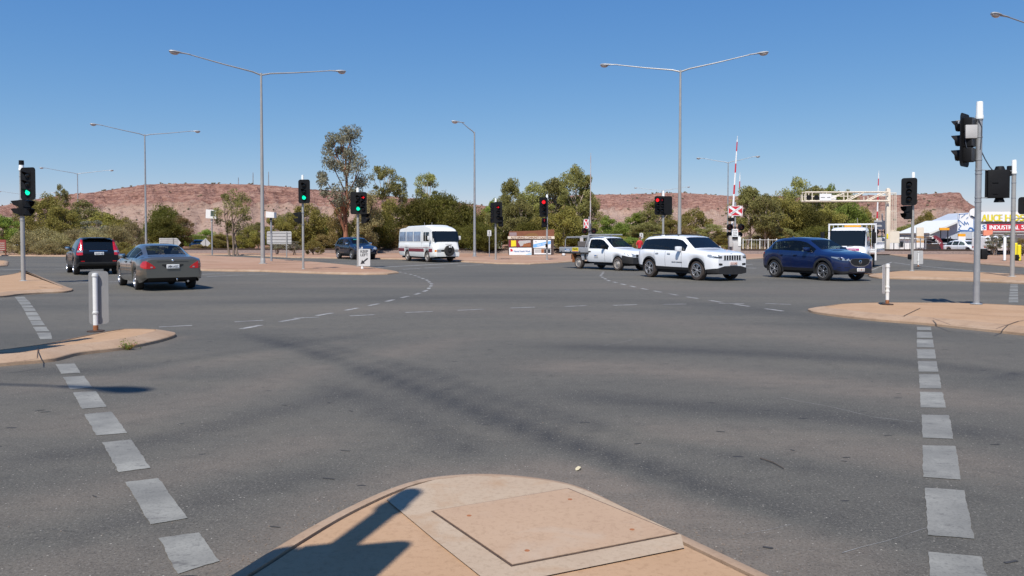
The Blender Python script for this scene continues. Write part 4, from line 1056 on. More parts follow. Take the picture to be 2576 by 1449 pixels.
# ------------------------------------------------------------------ community billboard
Y = 71.
def pt(x, y): return ((1580 + x / 6.587) / 1.26708, (640 + y / 6.587) / 1.26708)   # zoomed crop of the photograph -> picture
def bl(x, y):
    q = at(*pt(x, y), Y); return q.x, q.z
x0, _ = bl(262, 0); x1, _ = bl(1232, 0); cx = (x0 + x1) / 2
t = thing('billboard', 'brown community calendar billboard with four posters on the far verge', 'billboard', (cx, Y, .09))
def L(x, y): a = bl(x, y); return a[0] - cx, a[1] - .09
def panel(mb, xa, ya, xb, yb, y0, y1, mi=0):
    (a, b), (c, d) = L(xa, yb), L(xb, ya); mb.prism([(a, b), (c, b), (c, d), (a, d)], y0, y1, mi)
mb = MB(); panel(mb, 270, 805, 1215, 1160, .02, .12); mb.build('frame', 'dkbrown', t)
mb = MB(); mb.prism([L(268, 745), L(1230, 745), L(1230, 598), L(800, 628), L(285, 640)], .02, .10)
tp = mb.build('header_panel', 'brown', t)
mb = MB(); mb.prism([L(560, 742), L(900, 742), L(860, 690), L(780, 675), L(690, 690)], .012, .019); mb.build('header_art', mk('ochre', (.22, .11, .035), .7), tp)
mb = MB(); panel(mb, 290, 665, 440, 735, .010, .018); mb.build('header_emblem', mk('mauve', (.28, .21, .22), .7), tp)
mb = MB(); panel(mb, 255, 745, 1235, 800, -.02, .03); sp = mb.build('name_strip', 'cream', t)
mb = MB(); a = L(745, 773); add_text(mb, 'ALICE SPRINGS COMMUNITY CALENDAR', .2, (a[0], -.026, a[1]), 0, L(1185, 0)[0] - L(330, 0)[0], .19, .006); mb.build('lettering', 'brown', sp)
for xx in (272, 765, 1165, 1212):
    mb = MB(); a = L(xx, 0)[0]; mb.box((a, .07, L(0, 980)[1] / 2 + .5), (.09, .12, L(0, 800)[1])); mb.build('leg', 'dkbrown', t)
mb = MB(); panel(mb, 275, 825, 738, 968, -.004, .0195); o = mb.build('poster', 'maroon', t)
o['label'] = 'maroon poster with yellow block and pale map shape'
mb = MB(); mb.prism([L(322, 832), L(425, 832), L(430, 955), L(322, 960)][::-1], -.010, -.005, 0)
mb.prism([L(470, 870), L(490, 838), L(730, 826), L(735, 875), L(640, 890), L(600, 930), L(520, 960), L(490, 900)][::-1], -.010, -.005, 1)
mb.prism([L(590, 900), L(735, 888), L(735, 962), L(560, 965)][::-1], -.0115, -.006, 2); mb.build('poster_art', ['yellow', 'signgrey', 'rust'], o)
mb = MB(); panel(mb, 283, 985, 755, 1155, -.004, .0195); o = mb.build('poster', 'signwhite', t); o['label'] = 'white and pale blue health week poster'
mb = MB(); a = L(555, 1060); add_text(mb, 'Mental Health Week', .16, (a[0], -.008, a[1]), 0, L(725, 0)[0] - L(385, 0)[0], .15, .005); mb.build('lettering', 'signblue', o)
mb = MB(); mb.prism([L(305, 1010), L(345, 1010), L(365, 1060), L(310, 1068)][::-1], -.0085, -.005, 0)
mb.prism([L(590, 1150), L(750, 1150), L(750, 1085), L(690, 1100)][::-1], -.0085, -.005, 1); mb.build('poster_art', ['red', mk('pale_blue', (.45, .66, .80), .5)], o)
mb = MB(); panel(mb, 788, 822, 1158, 992, -.004, .0195); o = mb.build('poster', 'signwhite', t); o['label'] = 'white poster with diagonal blue band'
mb = MB(); mb.prism([L(790, 915), L(790, 985), L(1156, 905), L(1156, 840)], -.0085, -.005); mb.build('poster_band', 'skyblue', o)
mb = MB(); a = L(970, 915); add_text(mb, 'ENROL TODAY', .16, (a[0], -.0125, a[1]), 0, .95, .12, .004, ry=R(-13)); mb.build('lettering', 'signwhite', o)
mb = MB(); mb.prism(rrect(.2, .07, .03, *L(845, 858)), -.0085, -.005); mb.build('poster_logo', 'signgrey', o)
mb = MB(); panel(mb, 808, 1005, 1160, 1125, -.004, .0195); o = mb.build('poster', 'signwhite', t); o['label'] = 'poster with black text block and orange figure'
mb = MB(); panel(mb, 1018, 1012, 1150, 1098, -.0085, -.005, 0); panel(mb, 955, 1012, 1015, 1095, -.0085, -.005, 1); panel(mb, 820, 1015, 950, 1092, -.0085, -.005, 2)
mb.build('poster_art', ['ink', 'rust', 'signgrey'], o)

# ------------------------------------------------------------------ railway, level crossing
tr = MB()
ra, rb = Vector((-140, 93, 0)), Vector((70, 74, 0)); d = (rb - ra).normalized(); n = Vector((-d.y, d.x, 0))
P = lambda s, o, z: ra + d * s + n * o + Vector((0, 0, z))
LEN = (rb - ra).length
tr.add([P(0, -2, .09), P(LEN, -2, .09), P(LEN, -1.3, .38), P(0, -1.3, .38), P(LEN, 1.3, .38), P(0, 1.3, .38), P(LEN, 2, .09), P(0, 2, .09)], [(0, 1, 2, 3), (3, 2, 4, 5), (5, 4, 6, 7)])
o = struct(tr.build('railway_track', mk('ballast', (.19, .135, .11), .95, 0, .35, 6, .8, 20), smooth=0))
rl = MB()
for k in (-.72, .72):
    vs = [P(s, k + w, z) for s in (0, LEN) for w, z in ((-.05, .39), (.05, .39), (.05, .55), (-.05, .55))]
    rl.add(vs, [(0, 4, 5, 1), (1, 5, 6, 2), (2, 6, 7, 3), (3, 7, 4, 0)])
struct(rl.build('rails', 'dust', o))
def striped_boom(root, H, r, z0, lean=0., first=0, mats=('signwhite', 'red')):
    mb = MB(); n = int((H - z0) / .62) + 1; z = z0; k = first; tip = Vector((lean, 0, H))
    f = lambda z_: Vector((lean * (z_ - z0) / (H - z0), 0, z_))
    while z < H - .05:
        step = 1.0 if k % 2 == 0 else .75
        z2 = min(z + step, H); ra_ = r * (1 - .55 * (z - z0) / (H - z0)); rb_ = r * (1 - .55 * (z2 - z0) / (H - z0))
        mb.cyl(f(z), f(z2), ra_, rb_, 8, mi=k % 2); z = z2; k += 1
    mb.cyl(f(H), f(H + .3), .02, .02, 6, mi=0)
    return mb.build('boom_arm', list(mats), root)
def x_sign(root, c, w, h, yaw=0.):
    mb = MB(); mb.prism(rrect(w, h, .09), .0, .014); b = mb.build('crossing_sign', 'red', root, loc=c, rz=yaw)
    mb = MB(); mb.prism(rrect(w, h, .09), -.003, .002, 0); k = MB()
    e = MB()
    out, inn = rrect(w, h, .09), rrect(w - .07, h - .07, .06); nn = len(out)
    e.add([(x, -.004, z) for x, z in out] + [(x, -.004, z) for x, z in inn], [(i, (i + 1) % nn, nn + (i + 1) % nn, nn + i) for i in range(nn)]); e.build('sign_border', 'signwhite', b, smooth=0)
    a = math.atan2(h * .80, w * .84); L = math.hypot(w * .84, h * .80)
    x = MB()
    for s, yy in ((1, -.006), (-1, -.009)):
        ca, sa = math.cos(a * s), math.sin(a * s); ww = min(w, h) * .11
        x.prism([(ca * px - sa * pz_, sa * px + ca * pz_) for px, pz_ in ((-L / 2, -ww), (L / 2, -ww), (L / 2, ww), (-L / 2, ww))], yy - .002, yy + .002)
    x.build('crossbuck', 'signwhite', b)
    l = MB(); add_text(l, 'RAILWAY', .1, (-.0, -.0125, 0), 0, L * .8, ww * 1.0, 0, ry=-a); l.build('lettering', 'ink', b)
    return b
def flashers(root, c, yaw=0., gap=.62, r=.27):
    mb = MB(); mb.cyl((-gap, .05, 0), (gap, .05, 0), .04, .04, 8)
    for s in (-1, 1):
        mb.lathe([(.001, .0), (r, 0), (r, -.03), (.001, -.03)], (s * gap * .75, 0, 0), 'Y', 20)
    o = mb.build('flasher', 'black', root, loc=c, rz=yaw)
    for s in (-1, 1):
        m2 = MB(); m2.lathe([(.001, .05), (.10, .04), (.135, .01)], (s * gap * .75, 0, 0), 'Y', 14); m2.build('lens', mk('dead_red', (.10, .012, .02), .2) if 'dead_red' not in bpy.data.materials else bpy.data.materials['dead_red'], o)
        m2 = MB(); m2.lathe([(.155, .0), (.155, .26)], (s * gap * .75, 0, 0), 'Y', 14, a0=R(-20), a1=R(200)); m2.build('visor', 'black', o, fixn=False)
# main level-crossing signal
Yc = 62.; X = at(1850, 600, Yc).x
def rc(u, v): q = at(u, v, Yc); return Vector((q.x - X, -.0, q.z - .1))
t = thing('crossing_signal', 'level crossing signal with red and white cross sign and flashers, right of the white SUV', 'level crossing', (X, Yc, .1))
mb = MB(); mb.cyl((0, .12, 0), (0, .12, rc(0, 508).z), .075, .07, 12); mb.build('post', 'galv', t)
b = x_sign(t, rc(1850, 530.5) + Vector((0, -.02, 0)), 1.16, .80)
flashers(t, rc(1850, 571.5) + Vector((0, -.08, 0)))
mb = MB(); a = rc(1848, 586); mb.prism(rrect(.5, .62, .04, a.x, a.z), -.12, -.105); o = mb.build('notice_panel', 'signwhite', t)
mb = MB()
for k, w_ in enumerate(('STOP', 'ON RED', 'SIGNAL')): add_text(mb, w_, .12, (a.x, -.124, a.z + .17 - .17 * k), 0, .34, .08, .003)
mb.build('lettering', 'ink', o)
mb = MB(); mb.bbox(rc(1848, 598) + Vector((0, -.1, 0)), (.45, .2, .16), .02); mb.build('warning_plate', 'black', t)
mb = MB(); mb.bbox(rc(1852, 624) + Vector((0, 0, 0)), (.62, .5, .95), .04); mb.bbox(rc(1848, 607) + Vector((0, .06, 0)), (.9, .3, .9), .05); mb.build('control_box', 'signgrey', t)
mb = MB(); mb.bbox(rc(1858, 608) + Vector((0, -.2, 0)), (.24, .2, .75), .03); mb.build('relay_box', 'cap', t)
for s in (-1, 1):
    mb = MB(); mb.lathe([(.001, 0), (.22, 0), (.22, -.04), (.001, -.04)], (s * .44, .25, rc(0, 590).z), 'Y', 16); mb.build('rear_flasher', 'black', t)
mb = MB(); mb.bbox(rc(1842, 552) + Vector((0, .2, 0)), (.5, .25, .3), .04); mb.build('boom_drive', 'black', t)
t2 = thing('boom_gate', 'tallest raised red and white boom at the level crossing, behind the cross sign', 'boom gate', (at(1841, 600, 63).x, 63., .1), 0, 'raised boom gates')
striped_boom(t2, zh(351, 63) - .1, .095, 2.4, .38, 0); mb = MB(); mb.cyl((0, 0, 0), (0, 0, 2.5), .11, .11, 10); mb.bbox((0, 0, 1.1), (.5, .5, 1.0), .04); mb.build('boom_base', 'galv', t2)
t2 = thing('boom_gate', 'second raised red and white boom, shorter and just right of the tallest', 'boom gate', (at(1857.5, 600, 90).x, 90, .1), 0, 'raised boom gates')
striped_boom(t2, zh(440, 90) - .1, .105, 2.2, .12, 1); mb = MB(); mb.cyl((0, 0, 0), (0, 0, 2.3), .12, .12, 10); mb.bbox((0, 0, 1.), (.6, .5, .9), .04); mb.build('boom_base', 'galv', t2)
t2 = thing('boom_gate', 'raised red and white boom beside the cream gantry tower', 'boom gate', (at(2205, 600, 82).x, 82, .1), 0, 'raised boom gates')
striped_boom(t2, zh(436, 82) - .1, .10, 1.9, .14, 1)
mb = MB(); mb.cyl((0, 0, 0), (0, 0, 2.0), .12, .12, 10); mb.bbox((0, 0, 1.1), (.7, .5, .9), .04); mb.build('boom_base', 'dust', t2)
# crossing signal beside the gantry, seen from behind
X = at(2216, 600, 80).x; t = thing('crossing_signal', 'back of a level crossing signal between the flatbed truck and cream gantry', 'level crossing', (X, 80, .1))
zc = zh(566, 80) - .1; mb = MB(); mb.cyl((.1, 0, 0), (.1, 0, zh(537, 80) - .1), .07, .06, 10); mb.build('post', 'galv', t)
mb = MB(); mb.prism(rrect(1.55, .95, .06, 0, zc), -.06, -.045); mb.build('sign_panel', 'signgrey', t)
flashers(t, Vector((0, -.05, zh(583, 80) - .1)), math.pi, .8, .36)
mb = MB(); mb.bbox((-.2, .1, 1.1), (.9, .6, 1.0), .05); mb.bbox((.5, .1, .9), (.5, .5, .8), .05); mb.build('control_box', 'signgrey', t)
# left crossing signal with thin mast, behind the ute
Yl = 70.; X = at(1482, 600, Yl).x; t = thing('crossing_signal', 'level crossing signal with narrow cross sign above the ute tray', 'level crossing', (X, Yl, .1))
q = lambda u, v: Vector((at(u, v, Yl).x - X, 0, at(u, v, Yl).z - .1))
mb = MB(); mb.cyl((0, .1, 0), (0, .1, q(0, 545).z), .07, .06, 10); mb.build('post', 'galv', t)
x_sign(t, q(1474.5, 563) + Vector((0, -.02, 0)), .46, .86, R(0)); flashers(t, q(1482, 581) + Vector((0, -.08, 0)), 0, .55, .27)
mb = MB(); mb.bbox(q(1463, 603), (.3, .3, .55), .04); mb.cyl(q(1463, 593), q(1482, 593), .03, .03, 6); mb.bbox(q(1475, 625), (.8, .5, 1.3), .05); mb.build('control_box', 'signgrey', t)
t2 = thing('boom_gate', 'thin raised boom standing in front of the gum trees above the ute', 'boom gate', (at(1485, 600, 70.6).x, 70.6, .1), 0, 'raised boom gates')
striped_boom(t2, zh(393, 70.6) - .1, .062, 2.2, .02, 0, ('signgrey', mk('faded_pink', (.42, .33, .32), .6))); mb = MB(); mb.cyl((0, 0, 0), (0, 0, 2.3), .1, .1, 10); mb.build('boom_base', 'galv', t2)

# gantry: cream lattice arm on a tower
Yg = 78.; X = at(2231, 600, Yg).x; t = thing('overhead_gantry', 'cream lattice gantry arm on a tower reaching left over the road', 'gantry', (X, Yg, .1))
g_ = lambda x, y: Vector((at((2540 + x * .13975) / 1.26708, (580 + y * .13975) / 1.26708, Yg).x - X, 0, at(CX, (580 + y * .13975) / 1.26708, Yg).z - .1))
mb = MB(); a = g_(2075, 160); mb.bbox((a.x + .02, 0, a.z / 2), (.36, .36, a.z), .03); mb.lathe([(.18, a.z), (.16, a.z + .06), (.001, a.z + .10)], (a.x + .02, 0, 0), n=12)
mb.build('tower', 'cream', t)
for yo in (-.45, .45):
    mb = MB(); o = Vector((0, yo, 0))
    for (p0, p1, r) in (((150, 236), (2040, 232), .06), ((150, 440), (2060, 435), .09), ((135, 285), (135, 440), .04), ((165, 236), (165, 440), .05), ((310, 240), (310, 440), .05), ((635, 240), (635, 440), .05), ((1115, 240), (1115, 440), .06), ((1575, 330), (1575, 440), .05), ((660, 430), (1030, 265), .05), ((1130, 430), (1480, 255), .05), ((1600, 425), (1990, 245), .05), ((150, 330), (480, 330), .025), ((745, 325), (1380, 325), .025), ((1870, 318), (2040, 318), .025)):
        mb.cyl(g_(*p0) + o, g_(*p1) + o, r, r, 6)
    mb.build('lattice_truss', 'cream', t)
mb = MB()
for k in range(10):
    a = g_(160 + k * 210, 236); b = g_(160 + k * 210, 440); mb.cyl(a + Vector((0, -.45, 0)), a + Vector((0, .45, 0)), .03, .03, 5); mb.cyl(b + Vector((0, -.45, 0)), b + Vector((0, .45, 0)), .04, .04, 5)
mb.build('cross_bars', 'cream', t)
for x in (235, 405):
    mb = MB(); a = g_(x, 362); mb.lathe([(.001, 0), (.26, 0), (.26, -.04), (.001, -.04)], (a.x, -.5, a.z), 'Y', 18); mb.build('flasher', 'black', t)
mb = MB(); a, b = g_(470, 430), g_(740, 275); mb.prism([(a.x, a.z), (b.x, a.z), (b.x, b.z), (a.x, b.z)], -.54, -.51); pn = mb.build('sign_panel', 'signwhite', t)
mb = MB()
for q_ in (360,):
    for xa, xb in ((500, 590), (640, 715)):
        a, b = g_(xa, q_ + 6), g_(xb, q_ - 6); mb.prism([(a.x, a.z), (b.x, a.z), (b.x, b.z), (a.x, b.z)], -.545, -.541)
mb.build('lettering', 'ink', pn)
mb = MB(); a, b = g_(830, 400), g_(935, 295); mb.prism([(a.x, a.z), (b.x, a.z), (b.x, b.z), (a.x, b.z)], .40, .43); mb.build('sign_panel', 'signwhite', t)
mb = MB()
for x in (2125, 2155, 2200, 2245, 2275): mb.cyl(g_(x, 245) + Vector((0, .1, 0)), g_(x, 1110) + Vector((0, .1, 0)), .035, .035, 6)
for y in (250, 665, 1105): mb.cyl(g_(2085, y) + Vector((0, .1, 0)), g_(2280, y) + Vector((0, .1, 0)), .035, .035, 6)
mb.build('ladder_cage', 'cream', t)
a, b = g_(2085, 1120), g_(2340, 1390); mb = MB(); mb.prism([(a.x, b.z), (b.x, b.z), (b.x, a.z), (a.x, a.z)], .02, .10); mb.build('access_panel', 'cream', t)
mb = MB(); mb.bbox((g_(2045, 1240).x, -.18, g_(0, 1240).z), (.16, .06, .5), .02); mb.build('marker', 'yellow', t)
M['seat'] = mk('seat_fabric', (.045, .044, .043), .9)
# ------------------------------------------------------------------ vehicles (x forward, y to the left, z up)
class Car:
    def __init__(s, L, zt, zb, zs, w, wr, wheels, rw, track, arch=.07, sm=.05, hump=True):
        s.L, s.wheels, s.rw, s.track, s.arch = L, wheels, rw, track, arch
        s.xs = np.linspace(0, L, 700)
        def tab(p):
            y = np.interp(s.xs, [q[0] for q in p], [q[1] for q in p]); k = int(sm / (L / 699) * 3)
            ker = np.exp(-.5 * (np.arange(-k, k + 1) / (sm / (L / 699))) ** 2); ker /= ker.sum()
            yp = np.concatenate([2 * y[0] - y[k:0:-1], y, 2 * y[-1] - y[-2:-k - 2:-1]]); return np.convolve(yp, ker, 'valid')
        s.zt, s.zb, s.zs0, s.w, s.wr = map(tab, (zt, zb, zs, w, wr))
        s.zb = np.minimum(s.zb, s.zt - .02)
        s.zs = s.zs0.copy()
        for c in wheels:
            Ra = rw + arch; m = np.abs(s.xs - c) < Ra
            s.zs[m] = np.maximum(s.zs[m], rw + np.sqrt(Ra ** 2 - (s.xs[m] - c) ** 2))
    def g(s, name, x): return float(np.interp(x, s.xs, getattr(s, name)))
    def sec(s, x, raw=False):
        zs, zb, zt, w, wr = (s.g(k, x) for k in ('zs0' if raw else 'zs', 'zb', 'zt', 'w', 'wr'))
        H = zb - zs; G = zt - zb; e = min(.085, .38 * G)
        wb = w * .955; re = wr
        q = [(w * .93, zs), (w * .975, zs + .16 * H), (w, zs + .48 * H), (w * .998, zs + .72 * H), (w * .98, zb - .07 * H), (wb, zb)]
        ztop = zt - e
        for f in (.07, .5, .90, 1.):
            y = wb + (re - wb) * f + .025 * math.sin(math.pi * f) * min(1, G / .4); q.append((y, zb + (ztop - zb) * f))
        q += [(wr * .86, zt - .30 * e), (wr * .50, zt - .06 * e), (0., zt)]
        return q
    def yw(s, x, z):
        q = s.sec(x, True)[:10]; zz = [p[1] for p in q]; return float(np.interp(z, zz, [p[0] for p in q]))
    def xe(s, z, front=True):
        ok = np.where((s.zt >= z) & (s.zs0 <= z))[0]
        if len(ok) == 0: return s.L if front else 0.
        return float(s.xs[ok[-1 if front else 0]])
    def stations(s, extra=()):
        a = set(np.round(np.linspace(0, s.L, int(s.L / .07)), 4)) | set(np.round(np.linspace(0, .6, 26), 4)) | set(np.round(np.linspace(s.L - .5, s.L, 22), 4))
        for c in s.wheels:
            Ra = s.rw + s.arch; a |= {round(c + Ra * math.cos(t) * k, 4) for t in np.linspace(0, math.pi, 25) for k in (1., .999)} | {round(c - Ra - .001, 4), round(c + Ra + .001, 4)}
        a |= set(extra); return sorted(x for x in a if 0 <= x <= s.L)
def car_body(root, C, mat, side_win=(), ws=None, rwin=None, doors=(), cladding=0, bonnet=True, glass='glass', band_lo=6, tailgate=None, minG=.20, seats=()):
    ex = [x for a in side_win for x in a] + [x for a in doors for x in a] + list(ws or ()) + list(rwin or ())
    S = C.stations(ex); secs = [C.sec(x) for x in S]; nj = 13
    def pv(i, j): y, z = secs[i][j if j < nj else 2 * (nj - 1) - j]; return (S[i], -y if j < nj else y, z)
    NJ = 2 * nj - 1; parts = {}
    for i in range(len(S) - 1):
        xm = (S[i] + S[i + 1]) / 2; G = C.g('zt', xm) - C.g('zb', xm)
        for j in range(NJ - 1):
            b = j if j < nj - 1 else NJ - 2 - j; side = 0 if j < nj - 1 else 1; key = ('body',)
            if band_lo <= b <= 7 and G > minG:
                for k, (a0, a1) in enumerate(side_win):
                    if a0 <= xm <= a1: key = ('side_window', k, side)
            if ws and ws[0] <= xm <= ws[1] and b >= 10: key = ('windscreen',)
            if rwin and rwin[0] <= xm <= rwin[1] and b >= 10: key = ('rear_window',)
            if bonnet and ws and xm > ws[1] + .02 and xm < C.L - .22 and b >= 9: key = ('bonnet',)
            if b <= cladding - 1: key = ('sill_cladding',)
            elif b <= 4:
                for k, (a0, a1) in enumerate(doors):
                    if a0 <= xm <= a1: key = ('door', k, side)
            parts.setdefault(key, []).append([(i, j), (i + 1, j), (i + 1, j + 1), (i, j + 1)])
    out = {}
    for key, quads in parts.items():
        ids, vs, fs = {}, [], []
        for q in quads:
            f = []
            for c in q:
                if c not in ids: ids[c] = len(vs); vs.append(pv(*c))
                f.append(ids[c])
            fs.append(tuple(f))
        mb = MB(); mb.add(vs, fs)
        if key == ('body',):
            for i, fl in ((0, False), (len(S) - 1, True)):
                poly = [pv(i, j) for j in range(NJ)]; mb.add(poly, [tuple(range(NJ - 1, -1, -1)) if fl else tuple(range(NJ))])
        m = glass if 'win' in key[0] else 'cladding' if 'clad' in key[0] else mat
        out[key] = mb.build(key[0], m, root, smooth=38, fixn=False)
        out[key].data.update()
    # dark inner body so that wheel arches read as hollow
    ub = MB(); wmax = max(C.w)
    ub.box(((C.L) / 2, 0, .47), (C.L - .7, (wmax - .30) * 2, .30)); ub.box((C.L / 2, 0, .30), (C.L - 1.0, (wmax - .16) * 2, .12))
    for c in C.wheels: ub.box((c, 0, C.rw + .18), (2 * C.rw + .2, (wmax - .27) * 2, .5))
    ub.build('underbody', 'blackm', root)
    if seats:
        mats = 'seat_trim'
        for (x, y, wd) in seats:
            zb_ = max(C.zt) - 1.04; sb = MB(); sb.bbox((x, y, zb_ - .08), (.50, wd, .16), .05)
            sb.prism([(x - .20, zb_), (x - .34, zb_ + .60), (x - .22, zb_ + .60), (x - .06, zb_)], y - wd / 2 + .02, y + wd / 2 - .02)
            so = sb.build('seat', 'seat', root)
            for yy in ((y,) if wd < .8 else (y - .35, y + .35)):
                hb = MB(); hb.bbox((x - .30, yy, zb_ + .73), (.10, .24, .18), .04); hb.build('headrest', 'seat', so)
        db = MB(); xd = ws[1] - .12; hw = C.g('w', xd) - .12; db.bbox((xd - .18, 0, C.g('zb', xd) - .12), (.5, hw * 2, .22), .06); db.build('dashboard', 'seat', root)
        db = MB(); vs = []; st_ = MB(); st_.lathe([(.17, -.012), (.185, 0), (.17, .012)], (xd - .50, -.37, C.g('zb', xd) - .06), 'X', 18); st_.build('steering_wheel', 'ink', root)
    # panel gaps
    gp = MB()
    lines = sorted({x for a in doors for x in a})
    for x in lines:
        for sd in (-1, 1):
            q = C.sec(x)[max(cladding, 0):6]
            for (y0, z0), (y1, z1) in zip(q[:-1], q[1:]):
                gp.add([(x - .006, sd * (y0 + .003), z0), (x + .006, sd * (y0 + .003), z0), (x + .006, sd * (y1 + .003), z1), (x - .006, sd * (y1 + .003), z1)], [(0, 1, 2, 3)])
    if gp.v: gp.build('panel_gap', 'ink', root, smooth=0)
    return out
def patch(C, root, name, mat, path, lo, hi, front=True, off=.008, nz=3, side=1, thick=.03, parent=None, smooth=40):
    """panel that wraps round the nose or tail; path items ('e', y) on the end face or ('s', d) along the side"""
    n = len(path); lo = lo if hasattr(lo, '__len__') else [lo] * n; hi = hi if hasattr(hi, '__len__') else [hi] * n
    def pos(k, z, o):
        kind, v = path[k]; xe = C.xe(z, front); sg = 1 if front else -1
        if kind == 'e': return (xe + sg * o, v, z)
        x = xe - sg * v; return (x, side * (C.yw(x, z) + o), z)
    vs = []; 
    for o in (off, off - thick):
        for k in range(n):
            for q in range(nz + 1): vs.append(pos(k, lo[k] + (hi[k] - lo[k]) * q / nz, o))
    m = n * (nz + 1); fs = []
    I = lambda k, q, l: l * m + k * (nz + 1) + q
    for k in range(n - 1):
        for q in range(nz): fs += [(I(k, q, 0), I(k + 1, q, 0), I(k + 1, q + 1, 0), I(k, q + 1, 0)), (I(k, q, 1), I(k, q + 1, 1), I(k + 1, q + 1, 1), I(k + 1, q, 1))]
        fs += [(I(k, 0, 0), I(k, 0, 1), I(k + 1, 0, 1), I(k + 1, 0, 0)), (I(k, nz, 0), I(k + 1, nz, 0), I(k + 1, nz, 1), I(k, nz, 1))]
    for q in range(nz): fs += [(I(0, q, 0), I(0, q + 1, 0), I(0, q + 1, 1), I(0, q, 1)), (I(n - 1, q, 0), I(n - 1, q, 1), I(n - 1, q + 1, 1), I(n - 1, q + 1, 0))]
    mb = MB(); mb.add(vs, fs); return mb.build(name, mat, parent or root, smooth=smooth)
def wheel(root, x, y, r, w, spokes=5, rim='rim', tyre='tyre', steer=0., double=False, plain=False):
    """y sign gives the side; the rim faces outward"""
    sd = 1 if y > 0 else -1
    tb = MB(); k = r * .66
    tb.lathe([(k, -w / 2 + .01), (k * 1.06, -w / 2), (r * .93, -w / 2 + .004), (r * .985, -w * .36), (r, -w * .2), (r, w * .2), (r * .985, w * .36), (r * .93, w / 2 - .004), (k * 1.06, w / 2), (k, w / 2 - .01), (k, -w / 2 + .01)], axis='Y', n=34)
    o = tb.build('wheel', tyre, root, loc=(x, y, r), rz=steer)
    rb = MB(); s = -sd   # lathe 'Y' puts height h at -h
    rb.lathe([(k * 1.05, s * (w / 2 + .004)), (k * .98, s * (w / 2 + .006)), (k * .93, s * (w / 2 - .03)), (k * .90, -s * w * .2)], axis='Y', n=30)
    if plain:
        rb.lathe([(k * .95, s * (w / 2 - .03)), (k * .8, s * (w / 2 - .045)), (k * .62, s * (w / 2 - .01)), (k * .40, s * (w / 2 - .012)), (k * .34, s * (w / 2 + .015)), (.001, s * (w / 2 + .018))], axis='Y', n=24)
    else:
        rb.lathe([(k * .20, s * (w / 2 - .012)), (k * .17, s * (w / 2 + .002)), (.001, s * (w / 2 + .003))], axis='Y', n=16)
        for q in range(spokes):
            for dl in (-.14, .14):
                a0 = 2 * math.pi * q / spokes + dl * .5; a1 = 2 * math.pi * q / spokes + dl * 1.5
                ww0, ww1 = k * .055, k * .07
                P = []
                for rr_, a, ww in ((k * .12, a0, ww0), (k * .96, a1, ww1)):
                    c, sn = math.cos(a), math.sin(a)
                    P += [(rr_ * c - ww * sn, rr_ * sn + ww * c), (rr_ * c + ww * sn, rr_ * sn - ww * c)]
                P = [P[0], P[1], P[3], P[2]]; yo = sd * (w / 2 - .012); yi = sd * (w / 2 - .04)
                rb.prism(P, yo, yi)
    rb.build('rim', rim, o, smooth=30)
    db = MB(); db.lathe([(k * .9, 0), (.001, 0)], (0, sd * (w / 2 - .07), 0), 'Y', 20); db.build('brake_disc', 'blackm', o)
    if plain:
        hb = MB()
        for q in range(6):
            a = 2 * math.pi * q / 6; hb.lathe([(.001, s * (w / 2 - .0)), (k * .075, s * (w / 2 - .003))], (k * .71 * math.cos(a), -sd * -.012, k * .71 * math.sin(a)), 'Y', 8)
        hb.build('rim_holes', 'blackm', o)
    return o
def wheels(root, C, w=.23, spokes=5, rim='rim', tyre='tyre', steer=0., plain=False):
    for i, x in enumerate(C.wheels):
        for sd in (-1, 1): wheel(root, x, sd * (C.track / 2), C.rw, w, spokes, rim, tyre, steer if i == len(C.wheels) - 1 else 0., plain=plain)
def arch_trim(root, C, mat='cladding', width=.07, off=.012):
    for c in C.wheels:
        for sd in (-1, 1):
            mb = MB(); vs = []; n = 22; r0 = C.rw + C.arch - .012; r1 = r0 + width
            for i in range(n + 1):
                a = R(-12) + R(204) * i / n
                for r, o in ((r0, -.05), (r0, off), (r1, off), (r1, -.01)):
                    x, z = c + r * math.cos(a), C.rw + r * math.sin(a); vs.append((x, sd * (C.yw(min(max(x, .02), C.L - .02), max(z, .35)) + o), z))
            fs = [(i * 4 + k, i * 4 + k + 1, i * 4 + 5 + k, i * 4 + 4 + k) for i in range(n) for k in range(3)]
            mb.add(vs, fs); mb.build('wheel_arch', mat, root)
def mirror(root, C, x, mat, z=None, out=.11, size=(.14, .24, .17)):
    for sd in (-1, 1):
        z0 = (z or C.g('zb', x) + .07); y = sd * (C.yw(x, z0) + out)
        mb = MB(); mb.bbox((x, y, z0 + .02), size, .045); mb.cyl((x + .02, y, z0 - .03), (x + .04, sd * (C.yw(x, z0) - .02), z0 - .06), .03, .035, 8)
        o = mb.build('wing_mirror', mat, root, smooth=50)
        g_ = MB(); g_.bbox((x - size[0] / 2, y, z0 + .02), (.012, size[1] * .8, size[2] * .75), .005); g_.build('mirror_glass', 'chrome', o)
def handles(root, C, xs, z, mat):
    for x in xs:
        for sd in (-1, 1):
            mb = MB(); y = sd * (C.yw(x, z) + .018); mb.bbox((x, y, z), (.20, .028, .034), .012); mb.bbox((x, sd * (C.yw(x, z) + .004), z - .006), (.16, .012, .06), .004, 1); mb.build('door_handle', [mat, 'blackm'], root)
def plate(root, x, y, z, front, txt='', mat='plate', ink='ink', w=.37, h=.125):
    sg = 1 if front else -1
    mb = MB(); mb.bbox((x, y, z), (.014, w, h), .004); o = mb.build('number_plate', mat, root)
    if txt:
        t = MB(); add_text(t, txt, .1, (x + sg * .0085, y, z), 0, w * .86, h * .62, rz=R(90) if front else R(-90)); t.build('lettering', ink, o)
    return o
